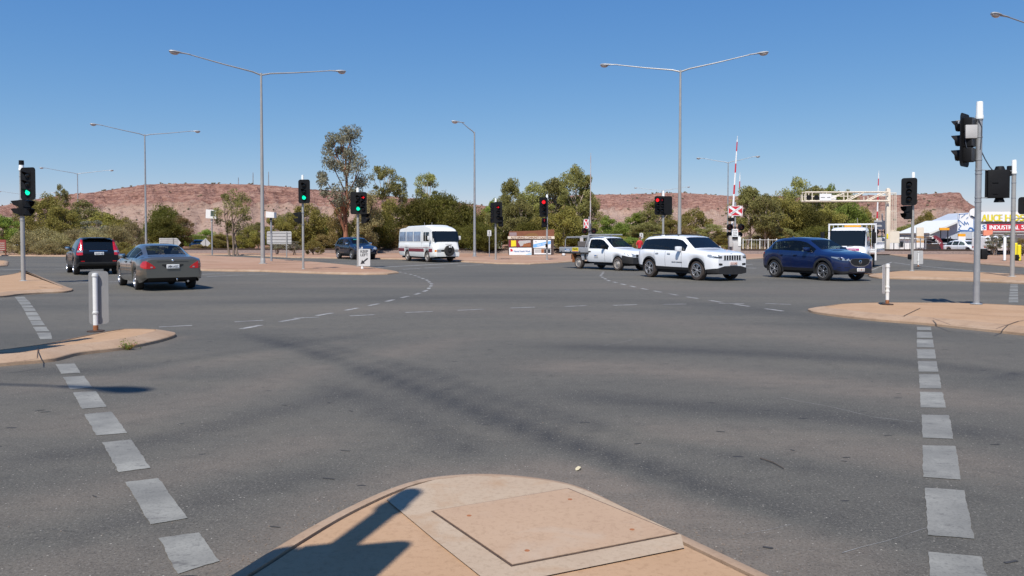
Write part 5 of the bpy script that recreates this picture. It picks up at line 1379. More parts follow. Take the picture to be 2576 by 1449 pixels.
def place(root, lx, ly, u, v, comp):
    """turn the vehicle to compass heading comp and put its local point (lx, ly) on picture pixel (u, v)"""
    a = R(90 - comp); p = gnd(u, v); ca, sa = math.cos(a), math.sin(a)
    root.rotation_euler = (0, 0, a); root.location = (p.x - (ca * lx - sa * ly), p.y - (sa * lx + ca * ly), .001)

# --- white SUV
t = thing('sport_utility_vehicle', 'white SUV with seven slot grille and dark windows, in front of the white ute', 'car')
C = Car(4.82, [(0, 1.02), (.03, 1.10), (.22, 1.40), (.40, 1.65), (.55, 1.71), (1.0, 1.745), (1.8, 1.765), (2.5, 1.745), (2.85, 1.69), (3.50, 1.245), (3.65, 1.215), (4.1, 1.17), (4.5, 1.12), (4.68, 1.08), (4.78, 1.04), (4.82, 1.0)],
        [(0, 1.0), (.2, 1.12), (.6, 1.14), (2.5, 1.10), (3.5, 1.10), (4.2, 1.06), (4.6, 1.02), (4.82, .94)], [(0, .50), (.15, .43), (.6, .38), (4.2, .36), (4.6, .28), (4.82, .30)],
        [(0, .74), (.08, .83), (.3, .93), (.7, .965), (4.0, .97), (4.4, .94), (4.65, .87), (4.76, .79), (4.82, .70)], [(0, .70), (.4, .70), (.8, .73), (2.85, .71), (3.5, .80), (4.4, .80), (4.82, .60)], [.96, 3.875], .385, 1.62)
car_body(t, C, 'pwhite', [(.34, 1.05), (1.05, 2.02), (2.02, 3.2)], (2.86, 3.50), (.10, .36), [(1.32, 2.02), (2.02, 3.02)], 1, glass='glassd')
arch_trim(t, C, 'cladding', .035, .01); wheels(t, C, .25, 5, 'rim', 'tyred', R(0))
mirror(t, C, 2.92, 'pwhite', 1.19, .13, (.16, .26, .20)); handles(t, C, (1.5, 2.25), 1.02, 'pwhite')
F_ = lambda *y: [('e', k) for k in y]
for sd in (-1, 1):
    patch(C, t, 'headlight', 'clear', F_(sd * .52, sd * .62, sd * .69) + [('s', d) for d in (.03, .12, .24, .36)], [.875, .865, .865, .865, .875, .90, .94], [.96, .975, .99, .995, 1.0, 1.01, 1.015], side=sd)
    patch(C, t, 'headlight_shade', 'black', F_(sd * .54, sd * .64, sd * .685) + [('s', d) for d in (.03, .10)], [.89, .885, .885, .885, .89], [.915, .915, .915, .915, .92], side=sd, off=.012)
    patch(C, t, 'fog_light', 'cladding', F_(sd * .50, sd * .60, sd * .68), [.60, .60, .61], [.67, .68, .68], side=sd)
    patch(C, t, 'taillight', 'redlens', [('e', sd * .58), ('e', sd * .70), ('s', .03), ('s', .12), ('s', .20)], [.90, .90, .90, .92, .95], [1.0, 1.02, 1.05, 1.07, 1.07], False, side=sd)
gr = patch(C, t, 'grille', 'pwhite', F_(-.48, -.24, 0, .24, .48), .79, .985, off=.006)
for k in range(7):
    y = (k - 3) * .125; patch(C, t, 'grille_slot', 'blackm', F_(y - .042, y + .042), .80, .975, off=.014, parent=gr)
patch(C, t, 'lower_bumper', 'cladding', [('s', .42), ('s', .25), ('s', .1), ('s', .02)] and F_(-.69, -.4, 0, .4, .69), [.30, .26, .25, .26, .30], [.50, .57, .58, .57, .50], off=.035)
for sd in (-1, 1): patch(C, t, 'bumper_corner', 'cladding', [('e', sd * .69), ('s', .02), ('s', .12), ('s', .28), ('s', .40)], .30, [.50, .49, .48, .46, .45], side=sd, off=.02)
patch(C, t, 'rear_bumper', 'cladding', F_(-.72, 0, .72), .40, .54, False, .02)
plate(t, C.xe(.66) + .02, .06, .665, True, 'CC 12 NO', 'platep', 'rust')
ap = MB()
for sd in (-1, 1): ap.tube([(.75, sd * .60, 1.74), (.85, sd * .60, 1.80), (2.4, sd * .59, 1.80), (2.52, sd * .58, 1.75)], .022, 6)
for k, sd in ((0, -1), (1, 1)):
    r_ = MB(); r_.tube([(.75, sd * .60, 1.725), (.85, sd * .60, 1.785), (2.3, sd * .60, 1.79), (2.45, sd * .60, 1.735)], .02, 6); r_.build('roof_rail', 'chrome' if 0 else 'cladding', t)
a_ = MB(); a_.ell((.72, 0, 1.745), (.12, .05, .045), 10, 6); a_.build('roof_antenna', 'pwhite', t)
b_ = MB(); x = 2.35; add_text(b_, 'GRAND CHEROKEE', .05, (2.75, -(C.yw(2.75, .68) + .004), .68), 0, .62, .035); b_.build('badge', 'ink', t)
b_ = MB(); b_.ell((C.xe(1.02) - .03, 0, 1.03), (.02, .07, .02), 8, 5); b_.build('emblem', 'chrome', t)
place(t, 3.875, -.93, 1752, 705.5, 152)

# --- blue SUV
t = thing('sport_utility_vehicle', 'shiny dark blue SUV with wide dark grille, in front of the flatbed truck', 'car')
C = Car(4.55, [(0, .98), (.05, 1.06), (.14, 1.16), (.34, 1.36), (.52, 1.53), (.68, 1.60), (1.2, 1.66), (1.75, 1.68), (2.2, 1.655), (2.55, 1.58), (3.30, 1.205), (3.5, 1.165), (4.0, 1.11), (4.32, 1.03), (4.47, .96), (4.55, .87)],
        [(0, .95), (.25, 1.12), (.6, 1.135), (2.4, 1.085), (3.3, 1.05), (4.1, 1.0), (4.4, .92), (4.55, .82)], [(0, .48), (.2, .38), (.5, .34), (4.1, .34), (4.4, .28), (4.55, .32)],
        [(0, .72), (.08, .80), (.3, .88), (.7, .915), (3.8, .92), (4.15, .89), (4.38, .80), (4.5, .70), (4.55, .58)], [(0, .62), (.5, .60), (1.0, .645), (2.5, .63), (3.3, .76), (4.2, .74), (4.55, .48)], [.90, 3.60], .365, 1.58)
car_body(t, C, 'pblue', [(.66, 1.02), (1.02, 1.89), (1.89, 3.1)], (2.56, 3.30), (.16, .5), [(1.12, 1.9), (1.9, 2.9)], 1, seats=((2.10, -.37, .52), (2.10, .37, .52), (1.22, 0, 1.25)))
arch_trim(t, C, 'cladding', .085, .015); wheels(t, C, .23, 5, 'rim', 'tyre', R(2))
mirror(t, C, 2.78, 'pblue', 1.18, .12, (.16, .24, .16)); handles(t, C, (1.32, 2.12), .955, 'pblue')
for sd in (-1, 1):
    patch(C, t, 'headlight', 'clear', F_(sd * .46, sd * .54) + [('s', d) for d in (.02, .10, .22, .36, .48)], [.765, .77, .78, .79, .82, .865, .89], [.80, .83, .86, .885, .91, .925, .93], side=sd)
    patch(C, t, 'headlight_inner', 'black', F_(sd * .50) + [('s', d) for d in (.04, .16, .26)], [.785, .80, .82, .845], [.81, .84, .865, .88], side=sd, off=.012)
    patch(C, t, 'bumper_blade', 'pblue', F_(sd * .50, sd * .57) + [('s', d) for d in (.05, .18, .32)], [.455, .455, .46, .465, .475], [.50, .50, .505, .51, .51], side=sd, off=.025)
    patch(C, t, 'bumper_slot', 'blackm', F_(sd * .50, sd * .57) + [('s', d) for d in (.05, .18, .28)], [.505, .505, .51, .515, .515], [.535, .535, .54, .54, .53], side=sd, off=.010)
    patch(C, t, 'taillight', 'redlens', [('e', sd * .50), ('e', sd * .66), ('s', .03), ('s', .14), ('s', .26)], [.93, .93, .94, .96, 1.0], [1.0, 1.01, 1.03, 1.04, 1.03], False, side=sd)
patch(C, t, 'grille_surround', 'chrome', F_(-.49, -.42, -.25, 0, .25, .42, .49), [.74, .64, .565, .55, .565, .64, .74], [.80, .85, .865, .865, .865, .85, .80], off=.006, nz=5)
gr = patch(C, t, 'grille', 'blackm', F_(-.46, -.40, -.24, 0, .24, .40, .46), [.75, .66, .59, .575, .59, .66, .75], [.795, .845, .86, .86, .86, .845, .795], off=.016, nz=5)
b_ = MB(); b_.lathe([(.055, -.004), (.075, 0), (.055, .004)], (C.xe(.73) + .02, 0, .73), 'X', 16)
b_.cyl((C.xe(.73) + .02, -.05, .745), (C.xe(.72) + .02, 0, .715), .008, .008, 5); b_.cyl((C.xe(.73) + .02, .05, .745), (C.xe(.72) + .02, 0, .715), .008, .008, 5); b_.build('emblem', 'chrome', gr)
patch(C, t, 'lower_bumper', 'cladding', F_(-.56, -.3, 0, .3, .56), [.31, .29, .29, .29, .31], [.46, .50, .50, .50, .46], off=.02)
plate(t, C.xe(.44) + .045, 0, .44, True, 'CC 80 KS', 'plate', 'rust')
place(t, 3.60, -.90, 2069, 706, 158); BLUE = t
a_ = MB(); a_.prism([(.95, 1.635), (1.12, 1.655), (1.0, 1.71)], -.02, .02); a_.build('roof_antenna', 'pblue', t)

# --- silver grey sedan from behind
t = thing('sedan_car', 'grey green sedan seen from behind with two red taillights, braking at left', 'car')
C = Car(4.88, [(0, .97), (.03, 1.02), (.12, 1.065), (.55, 1.075), (.66, 1.085), (.8, 1.14), (1.45, 1.395), (1.75, 1.44), (2.2, 1.455), (2.7, 1.43), (2.98, 1.38), (3.72, 1.01), (3.9, .985), (4.5, .86), (4.75, .74), (4.88, .62)],
        [(0, .92), (.3, .99), (1.6, .975), (3.7, .93), (4.4, .84), (4.88, .58)], [(0, .40), (.15, .30), (.5, .24), (4.4, .24), (4.88, .32)],
        [(0, .76), (.05, .82), (.2, .885), (.6, .92), (4.1, .92), (4.5, .88), (4.75, .78), (4.88, .62)], [(0, .68), (.6, .72), (.75, .66), (1.5, .585), (2.9, .58), (3.7, .74), (4.88, .5)], [1.11, 3.90], .325, 1.56)
car_body(t, C, 'pgrey', [(1.0, 1.28), (1.33, 2.28), (2.36, 3.45)], (3.0, 3.68), (.74, 1.46), [(1.45, 2.32), (2.32, 3.3)], 0, glass='glassb', seats=((2.55, -.37, .5), (2.55, .37, .5), (1.62, 0, 1.25)))
wheels(t, C, .22, 6, 'rim', 'tyre'); mirror(t, C, 3.12, 'pgrey', 1.02, .10, (.12, .22, .14)); handles(t, C, (1.62, 2.5), .86, 'pgrey')
for sd in (-1, 1):
    patch(C, t, 'taillight', 'redlens', [('e', sd * .50), ('e', sd * .62), ('e', sd * .75), ('s', .03), ('s', .12), ('s', .22)], [.70, .69, .69, .69, .71, .74], [.74, .84, .92, .925, .91, .82], False, side=sd)
    patch(C, t, 'reversing_light', 'clear', [('e', sd * .58), ('e', sd * .64)], [.715, .715], [.755, .755], False, side=sd, off=.014)
patch(C, t, 'rear_bumper', 'pgrey', [('e', -.76), ('e', -.4), ('e', 0), ('e', .4), ('e', .76)], .41, .60, False, .05)
for sd in (-1, 1): patch(C, t, 'bumper_corner', 'pgrey', [('e', sd * .76), ('s', .02), ('s', .12), ('s', .3), ('s', .55)], [.41, .41, .38, .34, .32], [.60, .60, .59, .58, .57], False, .045, side=sd)
patch(C, t, 'lower_valance', 'blackm', F_(-.7, -.3, 0, .3, .7), .30, .415, False, .035)
pr = patch(C, t, 'plate_recess', 'blackm', F_(-.31, -.2, 0, .2, .31), [.79, .72, .71, .72, .79], .82, False, .01)
plate(t, C.xe(.76, False) - .03, 0, .755, False, 'S484 AGC'); 
patch(C, t, 'boot_seam', 'ink', F_(-.46, 0, .46), .90, .912, False, .010)
b_ = MB(); b_.ell((C.xe(.935, False) - .012, 0, .935), (.012, .035, .035), 8, 6); b_.build('emblem', 'chrome', t)
b_ = MB(); b_.cyl((-.10, -.42, .29), (.2, -.42, .29), .035, .035, 10); b_.build('exhaust_pipe', 'chrome', t)
b_ = MB(); b_.cyl((-.10, -.1, .33), (.2, -.1, .33), .02, .02, 8); b_.ell((-.10, -.1, .36), (.028, .028, .028), 8, 6); b_.build('tow_ball', 'chrome', t)
place(t, 1.11, .87, 341, 729, 324); SEDAN = t

# --- black SUV from behind
t = thing('sport_utility_vehicle', 'black SUV from behind with tall red taillights, ahead of the grey sedan', 'car')
C = Car(4.55, [(0, .96), (.04, 1.02), (.10, 1.12), (.24, 1.38), (.36, 1.56), (.5, 1.625), (.9, 1.665), (1.6, 1.68), (2.3, 1.64), (2.65, 1.56), (3.35, 1.15), (3.5, 1.10), (4.1, 1.02), (4.4, .88), (4.55, .72)],
        [(0, .93), (.15, 1.03), (.5, 1.06), (2.4, 1.02), (3.35, .98), (4.1, .92), (4.55, .68)], [(0, .48), (.15, .36), (.5, .30), (4.1, .30), (4.55, .38)],
        [(0, .78), (.06, .84), (.25, .895), (.7, .91), (3.9, .91), (4.25, .87), (4.55, .60)], [(0, .74), (.3, .68), (.5, .64), (2.6, .62), (3.4, .74), (4.55, .5)], [.94, 3.56], .35, 1.56)
car_body(t, C, 'pblack', [(.42, .95), (1.0, 1.85), (1.92, 3.15)], (2.66, 3.33), (.115, .37), [(1.1, 1.9), (1.9, 2.9)], 1, glass='glassd')
wheels(t, C, .23, 5, 'rim', 'tyre'); mirror(t, C, 2.85, 'pblack', 1.14, .12, (.14, .24, .17)); handles(t, C, (1.3, 2.1), .92, 'pblack')
for sd in (-1, 1):
    patch(C, t, 'taillight', 'redlens', [('e', sd * .60), ('e', sd * .66), ('s', .015), ('s', .10)], [1.10, 1.08, 1.08, 1.10], [1.56, 1.57, 1.575, 1.56], False, side=sd, nz=8, off=.012)
    patch(C, t, 'taillight_lower', 'redlens', [('e', sd * .62), ('e', sd * .74), ('s', .015), ('s', .12)], [.89, .88, .88, .90], [1.08, 1.10, 1.10, 1.09], False, side=sd, nz=4, off=.012)
    patch(C, t, 'reversing_light', 'clear', [('e', sd * .62), ('e', sd * .74), ('s', .015), ('s', .10)], [1.01, 1.01, 1.01, 1.01], [1.09, 1.10, 1.10, 1.09], False, side=sd, off=.018)
    patch(C, t, 'rear_reflector', 'redlens', [('e', sd * .55), ('e', sd * .70)], .60, .635, False, .034, side=sd)
patch(C, t, 'rear_bumper', 'pblack', F_(-.78, -.4, 0, .4, .78), .58, .78, False, .03); patch(C, t, 'lower_bumper', 'cladding', F_(-.78, -.4, 0, .4, .78), .40, .59, False, .028)
patch(C, t, 'garnish', 'chrome', F_(-.36, 0, .36), 1.055, 1.085, False, .014); plate(t, C.xe(.95, False) - .02, -.02, .955, False, 'CB 07 HD')
sp = MB(); sp.bbox((.38, 0, 1.635), (.30, 1.20, .035), .015); sp.build('roof_spoiler', 'pblack', t)
place(t, .94, .87, 186.5, 691, 324.5)
a_ = MB(); a_.cyl((.62, 0, 1.65), (.52, 0, 1.82), .008, .004, 5); a_.build('roof_antenna', 'black', t)

# --- dark blue SUV far side
t = thing('sport_utility_vehicle', 'far navy SUV with pale silver headlights behind the KEEP LEFT sign', 'car')
C = Car(4.78, [(0, 1.02), (.05, 1.12), (.3, 1.5), (.48, 1.66), (1.0, 1.73), (1.8, 1.75), (2.5, 1.70), (2.8, 1.62), (3.5, 1.20), (3.7, 1.16), (4.3, 1.06), (4.65, .95), (4.78, .82)],
        [(0, .98), (.25, 1.12), (.6, 1.13), (2.5, 1.08), (3.5, 1.05), (4.3, .98), (4.78, .78)], [(0, .50), (.2, .40), (4.3, .36), (4.78, .42)],
        [(0, .76), (.1, .86), (.4, .94), (4.0, .955), (4.5, .90), (4.70, .80), (4.78, .70)], [(0, .7), (.5, .68), (2.8, .68), (3.5, .80), (4.78, .58)], [.95, 3.74], .37, 1.62)
car_body(t, C, 'pnavy', [(.5, 1.0), (1.05, 1.95), (2.02, 3.2)], (2.82, 3.48), (.12, .4), [(1.2, 2.0), (2.0, 3.0)], 1)
wheels(t, C, .24, 5, 'rim', 'tyre'); mirror(t, C, 2.95, 'chrome', 1.2, .12)
for sd in (-1, 1): patch(C, t, 'headlight', 'clear', F_(sd * .46, sd * .60, sd * .69) + [('s', d) for d in (.03, .14, .30)], [.80, .78, .78, .78, .80, .86], [.90, .93, .94, .95, .97, .98], side=sd)
patch(C, t, 'grille', 'chrome', F_(-.44, -.36, 0, .36, .44), [.68, .62, .62, .62, .68], [.86, .92, .92, .92, .86], off=.01); patch(C, t, 'grille_mesh', 'blackm', F_(-.36, -.30, 0, .30, .36), [.72, .68, .68, .68, .72], [.82, .87, .87, .87, .82], off=.018)
patch(C, t, 'lower_bumper', 'blackm', F_(-.6, 0, .6), .44, .56, off=.01); plate(t, C.xe(.6) + .02, 0, .58, True, '')
vs_ = MB(); vs_.bbox((2.95, -.25, 1.545), (.04, .36, .06), .01); vs_.build('sun_strip', mk('teal', (.05, .45, .38), .4), t)
place(t, 3.74, -.92, 884, 653, 146)

# --- minibus
t = thing('minibus', 'white minibus with maroon stripe and spare wheel on its nose, far side', 'bus')
C = Car(6.25, [(0, 2.10), (.06, 2.28), (.2, 2.36), (.8, 2.40), (1.3, 2.44), (1.5, 2.53), (4.6, 2.56), (4.85, 2.50), (5.3, 2.42), (5.7, 2.30), (5.86, 2.16), (5.95, 1.95), (6.08, 1.50), (6.15, 1.30), (6.20, 1.20), (6.25, .95)],
        [(0, 1.30), (5.8, 1.30), (6.25, .9)], [(0, .60), (.3, .42), (1.0, .38), (5.9, .34), (6.25, .40)],
        [(0, .90), (.1, .97), (.35, 1.0), (5.7, 1.0), (5.95, .98), (6.15, .93), (6.25, .84)], [(0, .84), (.3, .90), (5.4, .90), (5.9, .86), (6.25, .7)], [1.62, 4.95], .37, 1.66, sm=.04)
S_ = car_body(t, C, 'pbus', [], None, None, [], 0)
wheels(t, C, .22, 6, 'steelrim', 'tyred', plain=True)
def side_panel(C, root, name, mat, x0, x1, z0, z1, sides=(-1, 1), off=.008, n=6, parent=None):
    for sd in sides:
        mb = MB(); vs = []; k = n + 1; nz = 4
        for o in (off, off - .03):
            for i in range(k):
                for q in range(nz + 1):
                    x = x0 + (x1 - x0) * i / n; z = z0 + (z1 - z0) * q / nz; vs.append((x, sd * (C.yw(x, z) + o), z))
        m = k * (nz + 1); fs = []
        I = lambda i, q, l: l * m + i * (nz + 1) + q
        for i in range(n):
            for q in range(nz): fs += [(I(i, q, 0), I(i + 1, q, 0), I(i + 1, q + 1, 0), I(i, q + 1, 0))]
            fs += [(I(i, 0, 0), I(i, 0, 1), I(i + 1, 0, 1), I(i + 1, 0, 0)), (I(i, nz, 0), I(i + 1, nz, 0), I(i + 1, nz, 1), I(i, nz, 1))]
        for q in range(nz): fs += [(I(0, q, 0), I(0, q + 1, 0), I(0, q + 1, 1), I(0, q, 1)), (I(n, q, 0), I(n, q, 1), I(n, q + 1, 1), I(n, q + 1, 0))]
        mb.add(vs, fs); mb.build(name, mat, parent or root)
M['curtain'] = mk('curtained_glass', (.20, .26, .36), .08, 0, .45, 2.2, spec=.9)
for x0, x1 in ((.28, 1.42), (1.54, 2.68), (2.80, 3.94)): side_panel(C, t, 'side_window', 'curtain', x0, x1, 1.42, 2.10)
side_panel(C, t, 'driver_window', 'glassd', 4.42, 5.28, 1.44, 2.06); 
for x in (4.18, 5.42): side_panel(C, t, 'door_gap', 'ink', x, x + .018, .75, 2.16, n=1, off=.004)
side_panel(C, t, 'window_frame', 'signgrey', 4.74, 4.80, 1.44, 2.06, off=.014, n=1)
for a, b in ((.02, 1.22), (2.02, 4.55), (5.36, 5.88)): side_panel(C, t, 'stripe', 'maroon', a, b, .70, .93, off=.006, n=8)
side_panel(C, t, 'thin_stripe', 'maroon', .05, 5.9, .985, 1.01, off=.006, n=14)
patch(C, t, 'windscreen', 'glassd', [('e', y) for y in (-.93, -.6, -.2, .2, .6, .93)], 1.40, 2.12, nz=8, off=.012)
for sd in (-1, 1):
    patch(C, t, 'quarter_window', 'glassd', [('s', .01), ('s', .10), ('s', .22)], 1.42, [2.10, 2.10, 2.08], side=sd, nz=6, off=.010)
    patch(C, t, 'headlight', 'clear', F_(sd * .50, sd * .66, sd * .80), .71, .87, side=sd, off=.015)
    patch(C, t, 'indicator', 'amber', [('e', sd * .80), ('s', .02), ('s', .10)], .72, .86, side=sd, off=.014)
    mi = MB(); x, y = 5.72, sd * 1.17; mi.bbox((x, y, 1.66), (.10, .16, .26), .03); mi.cyl((x, y, 1.6), (5.6, sd * .98, 1.3), .014, .014, 6); mi.build('wing_mirror', 'white', t)
    wp = MB(); xx = C.xe(1.42) + .03; wp.cyl((xx, sd * .25 - .2, 1.41), (C.xe(1.62) + .03, sd * .25 + .25, 1.60), .010, .008, 5); wp.build('wiper', 'ink', t)
patch(C, t, 'grille_bar', 'blackm', F_(-.50, 0, .50), .73, .86, off=.008)
patch(C, t, 'front_bumper', 'pbus', [('e', -.84), ('e', -.4), ('e', 0), ('e', .4), ('e', .84)], .40, .66, off=.07)
for sd in (-1, 1): patch(C, t, 'bumper_corner', 'pbus', [('e', sd * .84), ('s', .03), ('s', .2), ('s', .6)], .40, .64, off=.055, side=sd)
sw = MB(); xs0 = C.xe(.8) + .12; sw.lathe([(.16, -.10), (.22, -.105), (.35, -.09), (.37, -.04), (.37, .04), (.35, .09), (.22, .105), (.16, .10)], (xs0, .06, .80), 'X', 26); so_ = sw.build('spare_wheel', 'tyre', t)
sw = MB(); sw.lathe([(.21, .06), (.15, .05), (.10, .08), (.001, .085)], (xs0, .06, .80), 'X', 18); sw.build('rim', 'blackm', so_)
sw = MB(); sw.box((xs0 + .11, .02, 1.06), (.02, .08, .10)); sw.box((xs0 + .11, .14, 1.06), (.02, .08, .10)); sw.build('bracket', 'signwhite', so_)
b_ = MB(); add_text(b_, 'COASTER', .1, (C.xe(1.24) + .02, .1, 1.235), 0, .5, .07, rz=R(90)); b_.build('lettering', 'signgrey', t)
place(t, 4.95, -.94, 1074, 659.5, 148.5)
for x in (3.2, 4.4):
    r_ = MB(); r_.cyl((x, -.3, 2.53), (x + .02, -.3, 2.74), .012, .010, 5); r_.build('roof_aerial', 'signgrey', t)

# --- white ute with aluminium tray
t = thing('utility_truck', 'white ute with grey aluminium tray and yellow sticker, behind the white SUV', 'ute')
C = Car(3.36, [(0, 1.52), (.04, 1.66), (.15, 1.70), (.6, 1.73), (1.0, 1.72), (1.22, 1.67), (1.98, 1.16), (2.1, 1.13), (2.7, 1.07), (3.1, 1.0), (3.28, .90), (3.36, .78)],
        [(0, 1.06), (1.5, 1.05), (2.0, 1.02), (2.8, .96), (3.2, .88), (3.36, .74)], [(0, .44), (.2, .40), (3.0, .40), (3.36, .44)],
        [(0, .83), (.1, .86), (.4, .875), (2.7, .88), (3.05, .86), (3.25, .78), (3.36, .66)], [(0, .66), (.2, .66), (1.2, .64), (2.0, .76), (3.36, .55)], [2.45], .335, 1.50)
S_ = car_body(t, C, 'pwhite', [(.22, 1.72)], (1.24, 1.96), None, [(.14, 1.52)], 0, seats=((.55, -.36, .5), (.55, .36, .5)))
for ch in list(t.children):
    if ch.name.startswith('underbody'): ub = ch
wheels(t, C, .21, 5, 'steelrim', 'tyred', plain=True)
for sd in (-1, 1): wheel(t, -.635, sd * .76, .335, .21, 5, 'steelrim', 'tyred', plain=True)
mirror(t, C, 1.45, 'black', 1.17, .12, (.14, .22, .20)); handles(t, C, (.32,), .94, 'black')
for sd in (-1, 1):
    patch(C, t, 'headlight', 'clear', F_(sd * .44, sd * .56, sd * .65) + [('s', d) for d in (.03, .14, .30)], [.74, .72, .72, .73, .76, .84], [.80, .84, .87, .89, .93, .95], side=sd)
    patch(C, t, 'bumper_corner', 'cladding', [('e', sd * .64), ('s', .03), ('s', .15), ('s', .34), ('s', .52)], [.36, .36, .37, .38, .40], [.70, .70, .72, .76, .78], side=sd, off=.03)
patch(C, t, 'grille', 'blackm', F_(-.42, 0, .42), .70, .82, off=.01); patch(C, t, 'front_bumper', 'cladding', F_(-.64, -.3, 0, .3, .64), .36, .68, off=.045)
patch(C, t, 'bumper_opening', 'blackm', F_(-.4, 0, .4), .46, .56, off=.055); plate(t, C.xe(.6) + .07, 0, .60, True, '')
tray = MB(); tray.box((-.98, 0, .86), (2.42, 1.86, .10)); tray.build('tray_floor', 'blackm', t)
for sd in (-1, 1):
    mb = MB(); mb.bbox((-.98, sd * .93, 1.015), (2.42, .035, .27), .008)
    for z in (.95, 1.02, 1.09): mb.box((-.98, sd * .949, z), (2.40, .006, .012))
    o = mb.build('tray_side', 'alum', t)
    mb = MB()
    for x in (-2.0, -1.2, -.4): mb.box((x, sd * .955, .90), (.05, .02, .11))
    mb.build('hinge', 'ink', o)
    if sd < 0:
        mb = MB(); mb.prism(rrect(.52, .21, .02, -.78, 1.03), -.9585, -.955); st = mb.build('sticker', 'yellow', o)
        mb = MB(); add_text(mb, 'Handy', .16, (-.78, -.961, 1.05), 0, .42, .13, .004); mb.build('lettering', 'ink', st)
        mb = MB(); mb.box((-.78, -.960, .945), (.46, .003, .035)); mb.build('sticker_band', 'salmon', st)
        mb = MB(); mb.prism([(-1.72, 1.06), (-1.25, 1.06), (-1.30, .97), (-1.60, .99)], -.9585, -.955, 0); mb.box((-1.47, -.957, .945), (.42, .004, .045), 1); mb.box((-1.42, -.960, 1.03), (.28, .004, .03), 1); mb.build('sticker', ['signblue', 'signwhite'], o)
mb = MB(); mb.bbox((-2.18, 0, 1.015), (.035, 1.82, .27), .008); mb.build('tailgate', 'alum', t)
mb = MB()
for sd in (-1, 1):
    mb.cyl((.14, sd * .85, .90), (.14, sd * .80, 1.80), .035, .035, 8); mb.cyl((-.06, sd * .85, 1.1), (.12, sd * .80, 1.74), .028, .028, 8)
    mb.cyl((.14, sd * .72, 1.82), (1.15, sd * .66, 1.82), .03, .03, 8)
mb.cyl((.14, -.80, 1.80), (.14, .80, 1.80), .035, .035, 8); mb.cyl((.14, -.8, 1.25), (.14, .8, 1.25), .025, .025, 8); mb.cyl((1.1, -.68, 1.82), (1.1, .68, 1.82), .03, .03, 8); mb.box((.62, -.69, 1.82), (1.0, .06, .07))
mb.build('headboard_rack', 'alum', t)
mb = MB()
for k in range(9): mb.cyl((.14, -.72 + k * .18, 1.1), (.14, -.72 + k * .18, 1.78), .008, .008, 5)
for k in range(6): mb.cyl((.14, -.78, 1.15 + k * .11), (.14, .78, 1.15 + k * .11), .008, .008, 5)
mb.build('headboard_mesh', 'alum', t)
mb = MB(); mb.tube([(-1.95, -.72, 1.0), (-1.93, -.72, 1.55), (-1.80, -.72, 1.70), (-.9, -.72, 1.72), (.1, -.72, 1.72)], .022, 8); mb.tube([(-1.95, .72, 1.0), (-1.93, .72, 1.55), (-1.80, .72, 1.70), (-.9, .72, 1.72), (.1, .72, 1.72)], .022, 8)
mb.cyl((-1.86, -.72, 1.66), (-1.86, .72, 1.66), .02, .02, 8); mb.build('ladder_frame', 'alum', t)
mb = MB(); mb.box((-.75, .15, 1.25), (1.0, 1.1, .42)); mb.build('mesh_crate', mk('crate_mesh', (.14, .12, .11), .8, 0, .5, 25), t)
mb = MB(); mb.lathe([(.20, -.05), (.28, -.05), (.28, .05), (.20, .05)], (-.12, -.3, 1.40), 'Y', 18); mb.build('hose_reel', 'ink', t)
for sd in (-1, 1):
    mb = MB(); mb.prism([(-.18, .48), (-.14, .80), (-.44, .80), (-.30, .48)], sd * .66, sd * .87); mb.build('mudguard', 'alum', t)
    mb = MB(); mb.box((-1.08, sd * .78, .56), (.03, .26, .46)); mb.build('mud_flap', 'rust', t)
mb = MB(); mb.box((-.6, 0, .62), (2.3, .9, .26)); mb.box((-.2, .55, .6), (.9, .35, .3)); mb.cyl((-.635, -.7, .335), (-.635, .7, .335), .07, .07, 8); mb.build('chassis', 'blackm', t)
mb = MB(); y = -(C.yw(.85, .72) + .004); mb.box((.85, y, .70), (.30, .006, .14), 0); mb.box((.80, y - .003, .73), (.16, .006, .04), 1); mb.build('door_sticker', ['signgrey', 'signblue'], t)
place(t, 2.45, -.86, 1552, 681, 146)

# --- flatbed truck
t = thing('flatbed_truck', 'white flatbed truck with orange roof beacon, facing the camera behind the blue SUV', 'truck')
C = Car(1.75, [(0, 2.12), (.05, 2.22), (.3, 2.26), (1.1, 2.24), (1.35, 2.16), (1.45, 2.0), (1.58, 1.50), (1.66, 1.20), (1.75, .9)], [(0, 1.20), (1.4, 1.20), (1.75, .85)], [(0, .55), (.2, .48), (1.75, .42)],
        [(0, .95), (.1, 1.0), (1.35, 1.0), (1.6, .97), (1.75, .90)], [(0, .86), (1.2, .86), (1.5, .84), (1.75, .7)], [.95], .36, 1.66, sm=.03)
S_ = car_body(t, C, 'pwhite', [], None, None, [], 0)
wheels(t, C, .22, 6, 'steelrim', 'tyre', plain=True)
for sd in (-1, 1): wheel(t, -2.1, sd * .80, .36, .24, 6, 'steelrim', 'tyre', plain=True)
patch(C, t, 'windscreen', 'glassd', [('e', y) for y in (-.90, -.5, 0, .5, .90)], 1.22, 2.06, nz=8, off=.012)
side_panel(C, t, 'side_window', 'glassd', .35, 1.28, 1.25, 1.98); side_panel(C, t, 'door_gap', 'ink', .22, .24, .7, 2.05, n=1, off=.004)
patch(C, t, 'name_panel', 'magenta', F_(-.55, 0, .62), .96, 1.08, off=.015); 
b_ = MB(); add_text(b_, 'Coca Transit', .1, (C.xe(1.02) + .022, .03, 1.02), 0, .9, .075, rz=R(90)); b_.build('lettering', 'signwhite', t)
patch(C, t, 'front_bumper', 'pwhite', F_(-.92, 0, .92), .42, .62, off=.05)
